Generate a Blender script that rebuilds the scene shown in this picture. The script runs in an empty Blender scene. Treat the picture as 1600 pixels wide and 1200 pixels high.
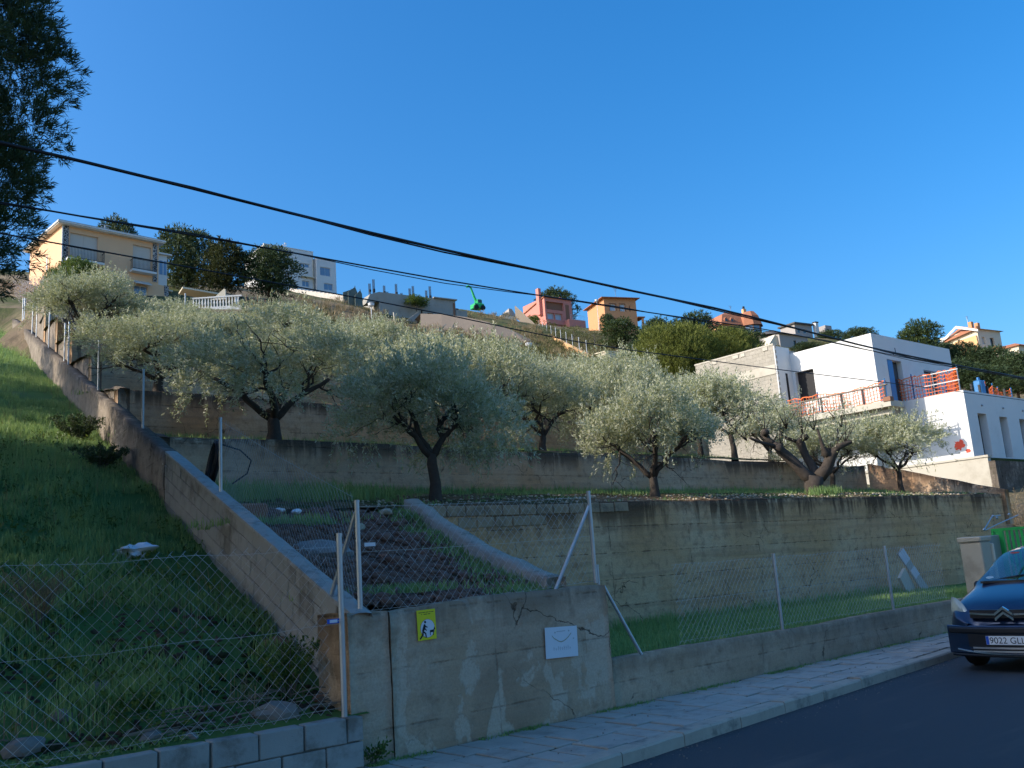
import bpy, math, random
import numpy as np
from mathutils import Vector, Matrix, Quaternion, noise
R = math.radians
SC = bpy.context.scene
COL = SC.collection
rnd = random.Random(7)
# ------------------------------------------------------------------ camera
F = 1450.0
CAMP = Vector((0, 0, 1.6))
AZ, PIT, ROL = R(50.0), R(11.4), R(4.0)
FW = Vector((math.cos(AZ)*math.cos(PIT), math.sin(AZ)*math.cos(PIT), math.sin(PIT)))
_r = Vector((math.sin(AZ), -math.cos(AZ), 0)); _u = _r.cross(FW)
RT = _r*math.cos(ROL) - _u*math.sin(ROL)
UP = _u*math.cos(ROL) + _r*math.sin(ROL)
cd = bpy.data.cameras.new('camera'); cam = bpy.data.objects.new('camera', cd); COL.objects.link(cam)
cd.sensor_width = 36; cd.lens = F/1600*36; cd.clip_start = .05; cd.clip_end = 3000
cam.matrix_world = Matrix(((RT.x, UP.x, -FW.x, CAMP.x), (RT.y, UP.y, -FW.y, CAMP.y), (RT.z, UP.z, -FW.z, CAMP.z), (0, 0, 0, 1)))
SC.camera = cam
# ------------------------------------------------------------------ light
SUN_EL, SUN_AZ = R(30), R(157)          # azimuth counted from +X towards +Y
SD = Vector((math.cos(SUN_EL)*math.cos(SUN_AZ), math.cos(SUN_EL)*math.sin(SUN_AZ), math.sin(SUN_EL)))
W = bpy.data.worlds.new('World'); SC.world = W; W.use_nodes = True
wn = W.node_tree; wn.nodes.clear()
sky = wn.nodes.new('ShaderNodeTexSky'); sky.sky_type = 'NISHITA'; sky.sun_disc = False
sky.sun_elevation = SUN_EL; sky.sun_rotation = R(90) - SUN_AZ
sky.air_density = 1.25; sky.dust_density = 4.0; sky.ozone_density = 7.0; sky.altitude = 300
bg = wn.nodes.new('ShaderNodeBackground'); bg.inputs[1].default_value = 0.094
wo = wn.nodes.new('ShaderNodeOutputWorld')
hs = wn.nodes.new('ShaderNodeHueSaturation'); hs.inputs['Saturation'].default_value = 1.26
wn.links.new(sky.outputs[0], hs.inputs['Color']); wn.links.new(hs.outputs[0], bg.inputs[0]); wn.links.new(bg.outputs[0], wo.inputs[0])
sl = bpy.data.lights.new('sun', 'SUN'); sl.energy = 2.0; sl.angle = R(.5); sl.color = (1, .9, .76)
so = bpy.data.objects.new('sun', sl); COL.objects.link(so)
so.rotation_euler = SD.to_track_quat('Z', 'Y').to_euler(); so.location = (0, 0, 60)
SC.view_settings.view_transform = 'Standard'; SC.view_settings.look = 'None'
SC.view_settings.gamma = 1; SC.view_settings.exposure = 1.45; SC.view_settings.use_curve_mapping = False
SC.render.engine = 'CYCLES'; SC.cycles.use_denoising = True
SC.cycles.max_bounces = 6; SC.cycles.diffuse_bounces = 3; SC.cycles.transparent_max_bounces = 12

# ------------------------------------------------------------------ picking points in the place
def ray(px, py): return FW + RT*((px-800)/F) + UP*((600-py)/F)
def at(px, py, z): return CAMP + ray(px, py)*z
def on_y(px, py, Y): d = ray(px, py); return CAMP + d*(Y/d.y)
def on_z(px, py, Z): d = ray(px, py); return CAMP + d*((Z-CAMP.z)/d.z)

# ------------------------------------------------------------------ object helpers
WM = {}
def asphalt():
    m, nt, p, o = newmat('asphalt'); q = pos(nt)
    a = nz(nt, q, .35, 6, .6); g = nz(nt, q, 190, 2, .5); s = nz(nt, q, 60, 3, .7); w = nz(nt, pos(nt, sc=(.25, 1.6, 1)), .7, 6, .65)
    cc = mix(nt, ramp(nt, a, .35, .65), L(.050, .054, .06), L(.072, .076, .082))
    cc = mix(nt, ramp(nt, w, .50, .70, 0, .7), cc, L(.14, .125, .115)); cc = mix(nt, ramp(nt, g, .35, .75, 0, .5), cc, L(.03, .028, .03))
    cc = mix(nt, ramp(nt, s, .70, .76, 0, .8), cc, L(.22, .2, .185))
    nt.links.new(cc, p.inputs['Base Color']); nt.links.new(ramp(nt, a, .3, .7, .7, .92), p.inputs['Roughness']); p.inputs['Specular IOR Level'].default_value = .3
    bump(nt, p, ma(nt, 'ADD', g, ma(nt, 'MULTIPLY', s, .6)), .5, .012); return m
def thing(name, label, cat, loc=(0, 0, 0), rz=0.0, group=None, scale=1.0):
    o = bpy.data.objects.new(name, None); COL.objects.link(o); o.empty_display_size = .2
    o.location = loc; o.rotation_euler = (0, 0, rz)
    o['label'] = label; o['category'] = cat
    if group: o['group'] = group
    WM[o.name] = Matrix.Translation(Vector(loc)) @ Matrix.Rotation(rz, 4, 'Z')
    return o
def tag(o, label=None, cat=None, group=None, kind=None):
    if label: o['label'] = label
    if cat: o['category'] = cat
    if group: o['group'] = group
    if kind: o['kind'] = kind
    return o
def link(name, me, mat=None, parent=None, kind=None):
    o = bpy.data.objects.new(name, me); COL.objects.link(o)
    if mat and not me.materials: me.materials.append(mat)
    if parent is not None:
        o.parent = parent; WM[o.name] = WM.get(parent.name, Matrix())
    if kind: o['kind'] = kind
    return o
def kids(o): return [c for c in bpy.data.objects if c.parent == o]
def copy_tree(o, parent=None):
    c = o.copy(); COL.objects.link(c)
    if parent is not None: c.parent = parent
    for k in kids(o): copy_tree(k, c)
    return c
def np_mesh(name, V, Fc, var=None, smooth=False):
    V = np.asarray(V, np.float32); Fc = np.asarray(Fc, np.int32); n, k = Fc.shape
    me = bpy.data.meshes.new(name)
    me.vertices.add(len(V)); me.vertices.foreach_set('co', V.ravel())
    me.loops.add(n*k); me.loops.foreach_set('vertex_index', Fc.ravel())
    me.polygons.add(n); me.polygons.foreach_set('loop_start', np.arange(0, n*k, k, dtype=np.int32))
    if smooth: me.polygons.foreach_set('use_smooth', np.ones(n, dtype=bool))
    me.update(calc_edges=True)
    if var is not None:
        a = me.attributes.new('var', 'FLOAT', 'POINT'); a.data.foreach_set('value', np.asarray(var, np.float32))
    return me
class MB:
    def __init__(s): s.v = []; s.f = []; s.h = {}; s.sm = False
    def add(s, vs, fs):
        b = len(s.v); s.v += [Vector(p) for p in vs]; s.f += [tuple(i+b for i in f) for f in fs]; return b
    def quad(s, a, b, c, d): s.add((a, b, c, d), ((0, 1, 2, 3),)); return s
    def box(s, x0, x1, y0, y1, z0, z1, M=None):
        vs = [Vector(p) for p in ((x0, y0, z0), (x1, y0, z0), (x1, y1, z0), (x0, y1, z0), (x0, y0, z1), (x1, y0, z1), (x1, y1, z1), (x0, y1, z1))]
        if M is not None: vs = [M @ p for p in vs]
        s.add(vs, ((0, 3, 2, 1), (4, 5, 6, 7), (0, 1, 5, 4), (1, 2, 6, 5), (2, 3, 7, 6), (3, 0, 4, 7))); return s
    def cbox(s, x0, x1, y0, y1, z0, z1, c=.008, M=None, jit=0.0, rg=rnd):
        X = (x0, x1); Y = (y0, y1); Z = (z0, z1); vs = []; ix = {}
        for i in (0, 1):
            for j in (0, 1):
                for k in (0, 1):
                    si, sj, sk = 1-2*i, 1-2*j, 1-2*k
                    jj = Vector((rg.uniform(-jit, jit), rg.uniform(-jit, jit), rg.uniform(-jit, jit)))
                    for ax in range(3):
                        p = Vector((X[i] + (0 if ax == 0 else c*si), Y[j] + (0 if ax == 1 else c*sj), Z[k] + (0 if ax == 2 else c*sk))) + jj
                        ix[(i, j, k, ax)] = len(vs); vs.append(M @ p if M is not None else p)
        g = lambda i, j, k, ax: ix[(i, j, k, ax)]
        fs = []
        for a in (0, 1):
            fs.append(tuple(g(a, *q, 0) for q in ((0, 0), (1, 0), (1, 1), (0, 1))))
            fs.append(tuple(g(q[0], a, q[1], 1) for q in ((0, 0), (1, 0), (1, 1), (0, 1))))
            fs.append(tuple(g(q[0], q[1], a, 2) for q in ((0, 0), (1, 0), (1, 1), (0, 1))))
        for a in (0, 1):
            for b in (0, 1):
                fs.append((g(a, b, 0, 0), g(a, b, 1, 0), g(a, b, 1, 1), g(a, b, 0, 1)))
                fs.append((g(a, 0, b, 0), g(a, 1, b, 0), g(a, 1, b, 2), g(a, 0, b, 2)))
                fs.append((g(0, a, b, 1), g(1, a, b, 1), g(1, a, b, 2), g(0, a, b, 2)))
                for k in (0, 1): fs.append((g(a, b, k, 0), g(a, b, k, 1), g(a, b, k, 2)))
        s.add(vs, fs); return s
    def tube(s, pts, rad, n=6, cap=True):
        pts = [Vector(p) for p in pts]; m = len(pts)
        if not hasattr(rad, '__len__'): rad = [rad]*m
        vs = []; ref = None
        for i, p in enumerate(pts):
            t = (pts[min(i+1, m-1)] - pts[max(i-1, 0)])
            if t.length < 1e-9: t = Vector((0, 0, 1))
            t.normalize()
            if ref is None: ref = t.orthogonal().normalized()
            ref = ref - t*ref.dot(t)
            if ref.length < 1e-6: ref = t.orthogonal()
            ref.normalize(); b = t.cross(ref)
            for k in range(n):
                a = 2*math.pi*k/n; vs.append(p + (ref*math.cos(a) + b*math.sin(a))*rad[i])
        fs = [(i*n+k, i*n+(k+1) % n, (i+1)*n+(k+1) % n, (i+1)*n+k) for i in range(m-1) for k in range(n)]
        if cap: fs += [tuple(range(n))[::-1], tuple((m-1)*n+k for k in range(n))]
        s.add(vs, fs); return s
    def prism(s, poly, O, U, V, N, t):
        O, U, V, N = map(Vector, (O, U, V, N)); n = len(poly)
        a = [O + U*p[0] + V*p[1] for p in poly]; b = [p + N*t for p in a]
        s.add(a+b, [tuple(range(n))[::-1], tuple(range(n, 2*n))] + [(i, (i+1) % n, n+(i+1) % n, n+i) for i in range(n)]); return s
    def build(s, name, mat=None, parent=None, world=False, kind=None, smooth=False):
        vs = s.v
        if world and parent is not None:
            Mi = WM[parent.name].inverted(); vs = [Mi @ p for p in vs]
        me = bpy.data.meshes.new(name); me.from_pydata([tuple(p) for p in vs], [], s.f)
        if smooth or s.sm:
            me.polygons.foreach_set('use_smooth', [True]*len(me.polygons))
        if s.h:
            a = me.attributes.new('h', 'FLOAT', 'POINT'); a.data.foreach_set('value', [s.h.get(i, 1.0) for i in range(len(s.v))])
        me.update()
        return link(name, me, mat, parent, kind)

# ------------------------------------------------------------------ materials
def c(h):
    h = h.lstrip('#'); v = [int(h[i:i+2], 16)/255 for i in (0, 2, 4)]
    return tuple(((x+.055)/1.055)**2.4 if x > .04045 else x/12.92 for x in v) + (1,)
def L(r, g, b): return (r, g, b, 1)
def nd(nt, t, ins=None, **pr):
    n = nt.nodes.new(t)
    for k, v in pr.items(): setattr(n, k, v)
    for k, v in (ins or {}).items():
        s = n.inputs[k]
        if isinstance(v, bpy.types.NodeSocket): nt.links.new(v, s)
        else: s.default_value = v
    return n
def mix(nt, f, a, b, bt='MIX'):
    return nd(nt, 'ShaderNodeMix', {0: f, 6: a, 7: b}, data_type='RGBA', blend_type=bt).outputs[2]
def ma(nt, op, a, b=0.0, cl=False):
    return nd(nt, 'ShaderNodeMath', {0: a, 1: b}, operation=op, use_clamp=cl).outputs[0]
def ramp(nt, f, lo, hi, a=0.0, b=1.0):
    return nd(nt, 'ShaderNodeMapRange', {0: f, 1: lo, 2: hi, 3: a, 4: b}, interpolation_type='SMOOTHSTEP').outputs[0]
def nz(nt, vec, scale, detail=5, rough=.6, dist=0.0):
    return nd(nt, 'ShaderNodeTexNoise', {'Vector': vec, 'Scale': scale, 'Detail': detail, 'Roughness': rough, 'Distortion': dist}).outputs[0]
def pos(nt, obj=False, sc=None):
    o = nd(nt, 'ShaderNodeTexCoord').outputs['Object'] if obj else nd(nt, 'ShaderNodeNewGeometry').outputs['Position']
    if sc: o = nd(nt, 'ShaderNodeMapping', {'Vector': o, 'Scale': sc}).outputs[0]
    return o
def newmat(name):
    m = bpy.data.materials.new(name); m.use_nodes = True; nt = m.node_tree; nt.nodes.clear()
    p = nt.nodes.new('ShaderNodeBsdfPrincipled'); o = nt.nodes.new('ShaderNodeOutputMaterial')
    nt.links.new(p.outputs[0], o.inputs[0]); p.inputs['Specular IOR Level'].default_value = .3
    return m, nt, p, o
def bump(nt, p, h, st=.3, d=.02):
    b = nd(nt, 'ShaderNodeBump', {'Strength': st, 'Distance': d, 'Height': h}); nt.links.new(b.outputs[0], p.inputs['Normal'])
def simple(name, col, rough=.6, metal=0.0, spec=.3, var=.12, scale=4.0, obj=True, bmp=0.0, bs=60.0, dirt=None):
    m, nt, p, o = newmat(name); q = pos(nt, obj)
    n = nz(nt, q, scale, 6)
    a = tuple(x*(1-var) for x in col[:3])+(1,); b = tuple(min(1, x*(1+var)) for x in col[:3])+(1,)
    cc = mix(nt, n, a, b)
    if dirt: cc = mix(nt, ramp(nt, nz(nt, q, scale*.6, 7, .7), .5, .68, 0, .8), cc, dirt)
    nt.links.new(cc, p.inputs['Base Color']); p.inputs['Roughness'].default_value = rough
    p.inputs['Metallic'].default_value = metal; p.inputs['Specular IOR Level'].default_value = spec
    if bmp: bump(nt, p, nz(nt, q, bs, 4), bmp, .01)
    return m
def wallmat(name, base, dark, light, drip=.8, peel=0.0, drop=1.0, moss=0.0, board=.5, warm=None):
    m, nt, p, o = newmat(name); q = pos(nt)
    h = nd(nt, 'ShaderNodeAttribute', attribute_name='h').outputs['Fac']
    n1 = nz(nt, q, 1.1, 9, .68); n2 = nz(nt, q, 5.5, 8, .7); n3 = nz(nt, q, 42, 4, .6)
    cc = mix(nt, ramp(nt, n1, .36, .64), base, light)
    if warm: cc = mix(nt, ramp(nt, nz(nt, q, .55, 6, .6), .45, .62, 0, .85), cc, warm)
    cc = mix(nt, ramp(nt, n2, .48, .72, 0, .75), cc, dark)
    bd = nz(nt, pos(nt, sc=(.35, .35, 7.0)), 1.0, 3, .5)
    cc = mix(nt, ramp(nt, bd, .5, .62, 0, .28*board), cc, dark)
    hh = bd
    zz = nd(nt, 'ShaderNodeSeparateXYZ', {0: q}); wob = ma(nt, 'MULTIPLY', ma(nt, 'SUBTRACT', n1, .5), .05)
    fz = ma(nt, 'FRACT', ma(nt, 'ADD', ma(nt, 'MULTIPLY', zz.outputs[2], 1.92), wob)); fx = ma(nt, 'FRACT', ma(nt, 'ADD', ma(nt, 'MULTIPLY', zz.outputs[0], .41), wob))
    ln = ma(nt, 'MAXIMUM', ramp(nt, ma(nt, 'ABSOLUTE', ma(nt, 'SUBTRACT', fz, .5)), .0, .035, 1, 0), ramp(nt, ma(nt, 'ABSOLUTE', ma(nt, 'SUBTRACT', fx, .5)), .0, .007, 1, 0))
    ln = ma(nt, 'MULTIPLY', ma(nt, 'MULTIPLY', ln, ramp(nt, n2, .42, .6)), .75*board)
    wv = nd(nt, 'ShaderNodeVectorMath', {0: q, 1: nd(nt, 'ShaderNodeVectorMath', {0: nd(nt, 'ShaderNodeTexNoise', {'Vector': q, 'Scale': 2.2, 'Detail': 6.0}).outputs[1], 3: .55}, operation='SCALE').outputs[0]}, operation='ADD').outputs[0]
    cr = nd(nt, 'ShaderNodeTexVoronoi', {'Vector': wv, 'Scale': .75}, feature='DISTANCE_TO_EDGE').outputs[0]
    crk = ma(nt, 'MULTIPLY', ramp(nt, cr, .0012, .006, 1, 0), ramp(nt, nz(nt, q, .8, 3), .5, .6))
    lines = ma(nt, 'MAXIMUM', ln, crk)
    if peel:
        pn = nz(nt, pos(nt, sc=(1.5, 1.5, .8)), 1.25, 7, .55, .6)
        lower = ramp(nt, h, .2, .8, -.09, .045)
        pf = ramp(nt, ma(nt, 'ADD', ma(nt, 'ADD', pn, lower), ma(nt, 'MULTIPLY', ma(nt, 'SUBTRACT', n2, .5), .22)), .525, .575, 0, peel)
        cc = mix(nt, pf, cc, light); 
        pale = mix(nt, n3, tuple(x*.95 for x in light[:3])+(1,), tuple(min(1, x*1.12) for x in light[:3])+(1,))
        cc = mix(nt, pf, cc, pale); hh = ma(nt, 'SUBTRACT', hh, ma(nt, 'MULTIPLY', pf, .6))
    st = nz(nt, pos(nt, sc=(2.6, 2.6, .22)), 1.6, 8, .65)
    fall = ramp(nt, h, .0, drop, 1, 0)
    pat = ramp(nt, nz(nt, pos(nt, sc=(.5, .5, .3)), 1.0, 5, .6), .36, .66, -.14, .12)
    sf = ma(nt, 'MULTIPLY', ramp(nt, ma(nt, 'ADD', ma(nt, 'ADD', st, pat), ma(nt, 'MULTIPLY', fall, .14)), .5, .68), fall)
    band = ma(nt, 'MULTIPLY', ramp(nt, h, .0, .3, 1, 0), ramp(nt, n2, .3, .55))
    blk = tuple(x*.22 for x in dark[:3])+(1,)
    cc = mix(nt, ma(nt, 'MULTIPLY', ma(nt, 'MAXIMUM', sf, ma(nt, 'MULTIPLY', band, .8)), drip), cc, blk)
    if moss:
        cc = mix(nt, ma(nt, 'MULTIPLY', ramp(nt, nz(nt, q, 3, 7, .7), .52, .66), moss), cc, L(.035, .045, .015))
    cc = mix(nt, ramp(nt, n3, .3, .75, 0, .35), cc, dark)
    cc = mix(nt, ma(nt, 'MULTIPLY', lines, .85), cc, blk); hh = ma(nt, 'SUBTRACT', hh, lines)
    nt.links.new(cc, p.inputs['Base Color']); p.inputs['Roughness'].default_value = .92; p.inputs['Specular IOR Level'].default_value = .15
    bump(nt, p, ma(nt, 'ADD', ma(nt, 'ADD', hh, ma(nt, 'MULTIPLY', n2, .5)), ma(nt, 'MULTIPLY', n3, .35)), .55, .035)
    return m
def leafmat(name, dark, midc, lite, back=None, trans=.25, rough=.55, spec=.3, noise_s=.5):
    m, nt, p, o = newmat(name)
    v = nd(nt, 'ShaderNodeAttribute', attribute_name='var').outputs['Fac']
    w = nz(nt, pos(nt), noise_s, 3)
    f = ma(nt, 'ADD', ma(nt, 'MULTIPLY', v, .7), ma(nt, 'MULTIPLY', w, .6)); f = ma(nt, 'SUBTRACT', f, .15, True)
    cc = mix(nt, ramp(nt, f, 0, .5), dark, midc); cc = mix(nt, ramp(nt, f, .5, 1), cc, lite)
    if back: cc = mix(nt, nd(nt, 'ShaderNodeNewGeometry').outputs['Backfacing'], cc, back)
    nt.links.new(cc, p.inputs['Base Color']); p.inputs['Roughness'].default_value = rough; p.inputs['Specular IOR Level'].default_value = spec
    t = nd(nt, 'ShaderNodeBsdfTranslucent', {'Color': mix(nt, .35, cc, L(.35, .38, .06))})
    mx = nd(nt, 'ShaderNodeMixShader', {0: trans, 1: p.outputs[0], 2: t.outputs[0]})
    nt.links.new(mx.outputs[0], o.inputs[0])
    return m
def groundmat(name, a, b, d, green=None, gf=.5, scale=1.5, bs=14, bst=.7):
    m, nt, p, o = newmat(name); q = pos(nt)
    n1 = nz(nt, q, scale, 8, .65); n2 = nz(nt, q, bs, 6, .7)
    cc = mix(nt, ramp(nt, n1, .38, .62), a, b); cc = mix(nt, ramp(nt, n2, .45, .7), cc, d)
    if green: cc = mix(nt, ma(nt, 'MULTIPLY', ramp(nt, nz(nt, q, scale*.45, 8, .7), .5-gf*.25, .68-gf*.25), .95), cc, green)
    nt.links.new(cc, p.inputs['Base Color']); p.inputs['Roughness'].default_value = .95; p.inputs['Specular IOR Level'].default_value = .1
    bump(nt, p, ma(nt, 'ADD', n2, ma(nt, 'MULTIPLY', nz(nt, q, bs*4, 4), .4)), bst, .08)
    return m
M = {}
def asphalt():
    m, nt, p, o = newmat('asphalt'); q = pos(nt)
    a = nz(nt, q, .35, 6, .6); g = nz(nt, q, 190, 2, .5); s = nz(nt, q, 60, 3, .7); w = nz(nt, pos(nt, sc=(.25, 1.6, 1)), .7, 6, .65)
    cc = mix(nt, ramp(nt, a, .35, .65), L(.050, .054, .06), L(.072, .076, .082))
    cc = mix(nt, ramp(nt, w, .50, .70, 0, .7), cc, L(.14, .125, .115)); cc = mix(nt, ramp(nt, g, .35, .75, 0, .5), cc, L(.03, .028, .03))
    cc = mix(nt, ramp(nt, s, .70, .76, 0, .8), cc, L(.22, .2, .185))
    nt.links.new(cc, p.inputs['Base Color']); nt.links.new(ramp(nt, a, .3, .7, .7, .92), p.inputs['Roughness']); p.inputs['Specular IOR Level'].default_value = .3
    bump(nt, p, ma(nt, 'ADD', g, ma(nt, 'MULTIPLY', s, .6)), .5, .012); return m
M['asphalt'] = asphalt()
M['slab'] = simple('paving_stone', L(.42, .365, .305), .9, var=.28, scale=3, obj=False, bmp=.3, bs=70, dirt=L(.25, .225, .19))
M['kerb'] = simple('kerb_stone', L(.44, .36, .28), .9, var=.25, scale=4, obj=False, bmp=.4, bs=45, dirt=L(.12, .115, .1))
M['joint'] = groundmat('mossy_joint', L(.03, .03, .025), L(.05, .05, .035), L(.02, .02, .015), L(.03, .05, .012), .6)
M['signwall'] = wallmat('stained_render', L(.52, .345, .22), L(.28, .18, .12), L(.60, .455, .335), .5, .62, .5, moss=.12, warm=L(.42, .26, .16))
M['lowwall'] = wallmat('low_wall_render', L(.53, .355, .225), L(.28, .18, .12), L(.61, .44, .31), .45, .3, .35, moss=.1, warm=L(.45, .30, .19))
M['t1'] = wallmat('retaining_concrete', L(.64, .375, .195), L(.30, .17, .10), L(.70, .48, .29), 1.0, 0, .9, moss=.15, board=1.0, warm=L(.62, .34, .155))
M['t2'] = wallmat('terrace_concrete', L(.60, .41, .26), L(.28, .18, .115), L(.66, .49, .335), 1.0, 0, .6, board=.8, warm=L(.58, .33, .17))
M['oldwall'] = wallmat('old_wall_render', L(.25, .205, .16), L(.11, .088, .07), L(.34, .285, .23), .7, .2, .35, moss=.35)
M['block'] = simple('concrete_block', L(.34, .325, .295), .93, var=.22, scale=2.3, obj=False, bmp=.5, bs=90, dirt=L(.15, .13, .105))
M['block_clay'] = simple('weathered_block', L(.36, .25, .155), .93, var=.22, scale=4, obj=False, bmp=.5, bs=70, dirt=L(.14, .11, .08))
M['mortar'] = simple('mortar', L(.14, .125, .105), .95, var=.3, scale=6, obj=False, bmp=.4, bs=60)
M['coping'] = simple('coping_concrete', L(.36, .345, .31), .92, var=.2, scale=9, obj=False, bmp=.6, bs=60, dirt=L(.22, .2, .175))
M['rampedge'] = simple('rough_cement', L(.34, .30, .25), .95, var=.25, scale=5, obj=False, bmp=.7, bs=30, dirt=L(.16, .15, .11))
M['galv'] = simple('galvanised_steel', L(.42, .44, .46), .45, .75, .5, var=.15, scale=8)
M['wire'] = simple('galvanised_wire', L(.46, .47, .46), .5, .6, .5, var=.1)
M['oldwire'] = simple('dull_wire', L(.5, .49, .46), .5, .4, .4, var=.2)
M['soil'] = groundmat('dark_soil', L(.13, .085, .062), L(.18, .12, .085), L(.08, .052, .04), L(.035, .06, .02), .25, 1.2, 12, 1.0)
M['ramp_soil'] = groundmat('red_brown_soil', L(.22, .115, .08), L(.28, .15, .105), L(.13, .07, .055), L(.04, .06, .022), .12, 1.3, 16, 1.0)
M['dryland'] = groundmat('dry_land', L(.34, .27, .18), L(.40, .32, .22), L(.25, .19, .12), L(.16, .17, .06), .3, .2, 2)
M['terrace_soil'] = groundmat('terrace_soil', L(.22, .14, .085), L(.30, .20, .12), L(.12, .075, .045), L(.05, .075, .02), .42, .9, 12, .9)
M['turf_soil'] = groundmat('turf_soil', L(.15, .19, .075), L(.19, .20, .09), L(.13, .105, .07), L(.12, .22, .06), .8, 1.4, 16, .8)
M['hill'] = groundmat('hillside_soil', L(.20, .145, .09), L(.29, .22, .13), L(.12, .09, .055), L(.085, .10, .035), .35, .12, 1.1, 1.0)
M['brownslab'] = simple('grey_brown_shotcrete', L(.22, .175, .13), .95, var=.2, scale=.25, obj=False, bmp=.5, bs=1.5)
M['bark'] = simple('olive_bark', L(.062, .05, .041), .95, var=.45, scale=9, bmp=.9, bs=22)
M['pine_bark'] = simple('pine_bark', L(.085, .058, .042), .95, var=.4, scale=6, bmp=.8, bs=12)
M['olive'] = leafmat('olive_leaf', L(.19, .21, .11), L(.37, .385, .20), L(.57, .56, .29), L(.55, .55, .40), .36, .42, .5)
M['pine'] = leafmat('pine_needles', L(.022, .042, .018), L(.045, .075, .026), L(.10, .125, .035), None, .15, .6, .25)
M['darkpine'] = leafmat('dark_pine_needles', L(.024, .046, .022), L(.045, .075, .032), L(.085, .115, .042), None, .12, .6, .25)
M['bushy'] = leafmat('yellow_green_leaf', L(.07, .085, .018), L(.13, .15, .03), L(.2, .215, .05), None, .25, .6, .2)
M['green'] = leafmat('green_leaf', L(.03, .07, .015), L(.07, .13, .025), L(.15, .2, .045), None, .3, .5, .3)
M['dry'] = leafmat('dry_stalks', L(.16, .12, .07), L(.27, .2, .115), L(.38, .3, .18), None, .15, .8, .1)
M['scrubm'] = leafmat('scrub_leaf', L(.055, .06, .025), L(.12, .115, .05), L(.22, .2, .09), None, .2, .7, .15)
M['grass'] = leafmat('grass_blade', L(.15, .265, .095), L(.25, .39, .14), L(.40, .47, .18), None, .45, .5, .3, .8)
M['blossom'] = leafmat('almond_blossom', L(.42, .34, .36), L(.55, .46, .48), L(.7, .6, .62), None, .3, .7, .2)
M['branch'] = simple('grey_twig', L(.16, .14, .12), .95, var=.3)
M['white'] = simple('white_paint', L(.67, .67, .65), .8, var=.05, scale=.7, obj=False, bmp=.12, bs=25, dirt=L(.60, .595, .565))
M['greyblock'] = None
M['cement'] = simple('cement', L(.36, .34, .30), .92, var=.16, scale=.5, obj=False, bmp=.35, bs=9, dirt=L(.26, .24, .2))
M['creamcement'] = simple('cream_concrete', L(.50, .46, .38), .92, var=.12, scale=.6, obj=False, bmp=.3, bs=12, dirt=L(.36, .32, .25))
M['peach'] = simple('peach_render', L(.78, .48, .28), .9, var=.06, scale=.5, obj=False, bmp=.1, bs=8)
M['pink'] = simple('pink_render', L(.60, .24, .19), .9, var=.07, scale=.5, obj=False, bmp=.1, bs=8)
M['orange'] = simple('orange_render', L(.60, .29, .14), .9, var=.07, scale=.5, obj=False)
M['apricot'] = simple('apricot_render', L(.68, .40, .19), .9, var=.06, scale=.5, obj=False)
M['cream'] = simple('cream_paint', L(.66, .58, .44), .85, var=.06, scale=.8, obj=False)
M['greyhouse'] = simple('grey_render', L(.36, .33, .31), .9, var=.08, scale=.6, obj=False)
M['tile'] = simple('roof_tile', L(.36, .15, .08), .85, var=.25, scale=3, obj=False, bmp=.8, bs=9)
M['darkroof'] = simple('dark_roof', L(.09, .085, .085), .8, var=.2, scale=2, obj=False)
M['pillar'] = simple('dull_cream', L(.46, .385, .28), .9, var=.12, scale=2, obj=False, bmp=.3, bs=20, dirt=L(.33, .27, .19))
M['shutter'] = simple('roller_shutter', L(.58, .52, .45), .7, var=.05)
M['pane'] = simple('dark_pane', L(.03, .04, .055), .06, 0, .8, var=.3, scale=.7, obj=False)
M['bluepane'] = simple('blue_pane', L(.16, .24, .36), .12, 0, .8, var=.2, scale=.7, obj=False)
M['palepane'] = simple('curtained_pane', L(.42, .47, .52), .2, 0, .6, var=.15, scale=.7, obj=False)
M['dark'] = simple('dark_metal', L(.03, .03, .033), .55, .3, .4)
M['greysand'] = simple('grey_sand', L(.24, .22, .2), .95, var=.2, scale=3, obj=False, bmp=.5, bs=40)
M['black'] = simple('black_rubber', L(.014, .014, .016), .6, 0, .3)
M['cable'] = simple('cable_sheath', L(.016, .016, .02), .55, 0, .35)
M['greenpaint'] = simple('green_paint', L(.03, .36, .08), .45, .1, .4, var=.1)
M['machine'] = simple('machine_green', L(.03, .42, .14), .5, 0, .4, var=.1)
M['net'] = simple('orange_net', L(.75, .16, .04), .7, var=.1)
M['bluemetal'] = simple('blue_metal', L(.04, .18, .40), .5, .2, .4)
M['greennet'] = simple('grey_green_net', L(.14, .17, .15), .9, var=.3, scale=.8, obj=False)
M['yellow'] = simple('sign_yellow', L(.78, .66, .02), .5, var=.03)
M['print_black'] = simple('sign_black', L(.012, .013, .02), .6)
M['print_red'] = simple('sign_red', L(.4, .06, .04), .6)
M['print_olive'] = simple('sign_small_print', L(.2, .19, .02), .6)
M['board'] = simple('poster_white', L(.70, .69, .71), .6, var=.05, scale=3)
M['faded'] = simple('faded_print', L(.47, .46, .48), .7, var=.1)
M['tan'] = simple('tan_print', L(.36, .33, .24), .7, var=.25, scale=20)
M['redpaint'] = simple('red_spray', L(.72, .09, .05), .7)
M['stone'] = simple('grey_stone', L(.22, .19, .165), .95, var=.3, scale=7, bmp=.6, bs=25)
M['clod'] = simple('soil_clod', L(.17, .10, .074), .97, var=.4, scale=8, bmp=.6, bs=30)
M['rock'] = simple('pale_rock', L(.42, .35, .25), .95, var=.2, scale=3)
M['wood'] = simple('grey_stick', L(.2, .165, .125), .9, var=.3)
M['paper'] = simple('grey_paper', L(.5, .5, .52), .7, var=.08)
M['rag'] = simple('white_plastic', L(.75, .76, .8), .5, var=.05)
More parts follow.
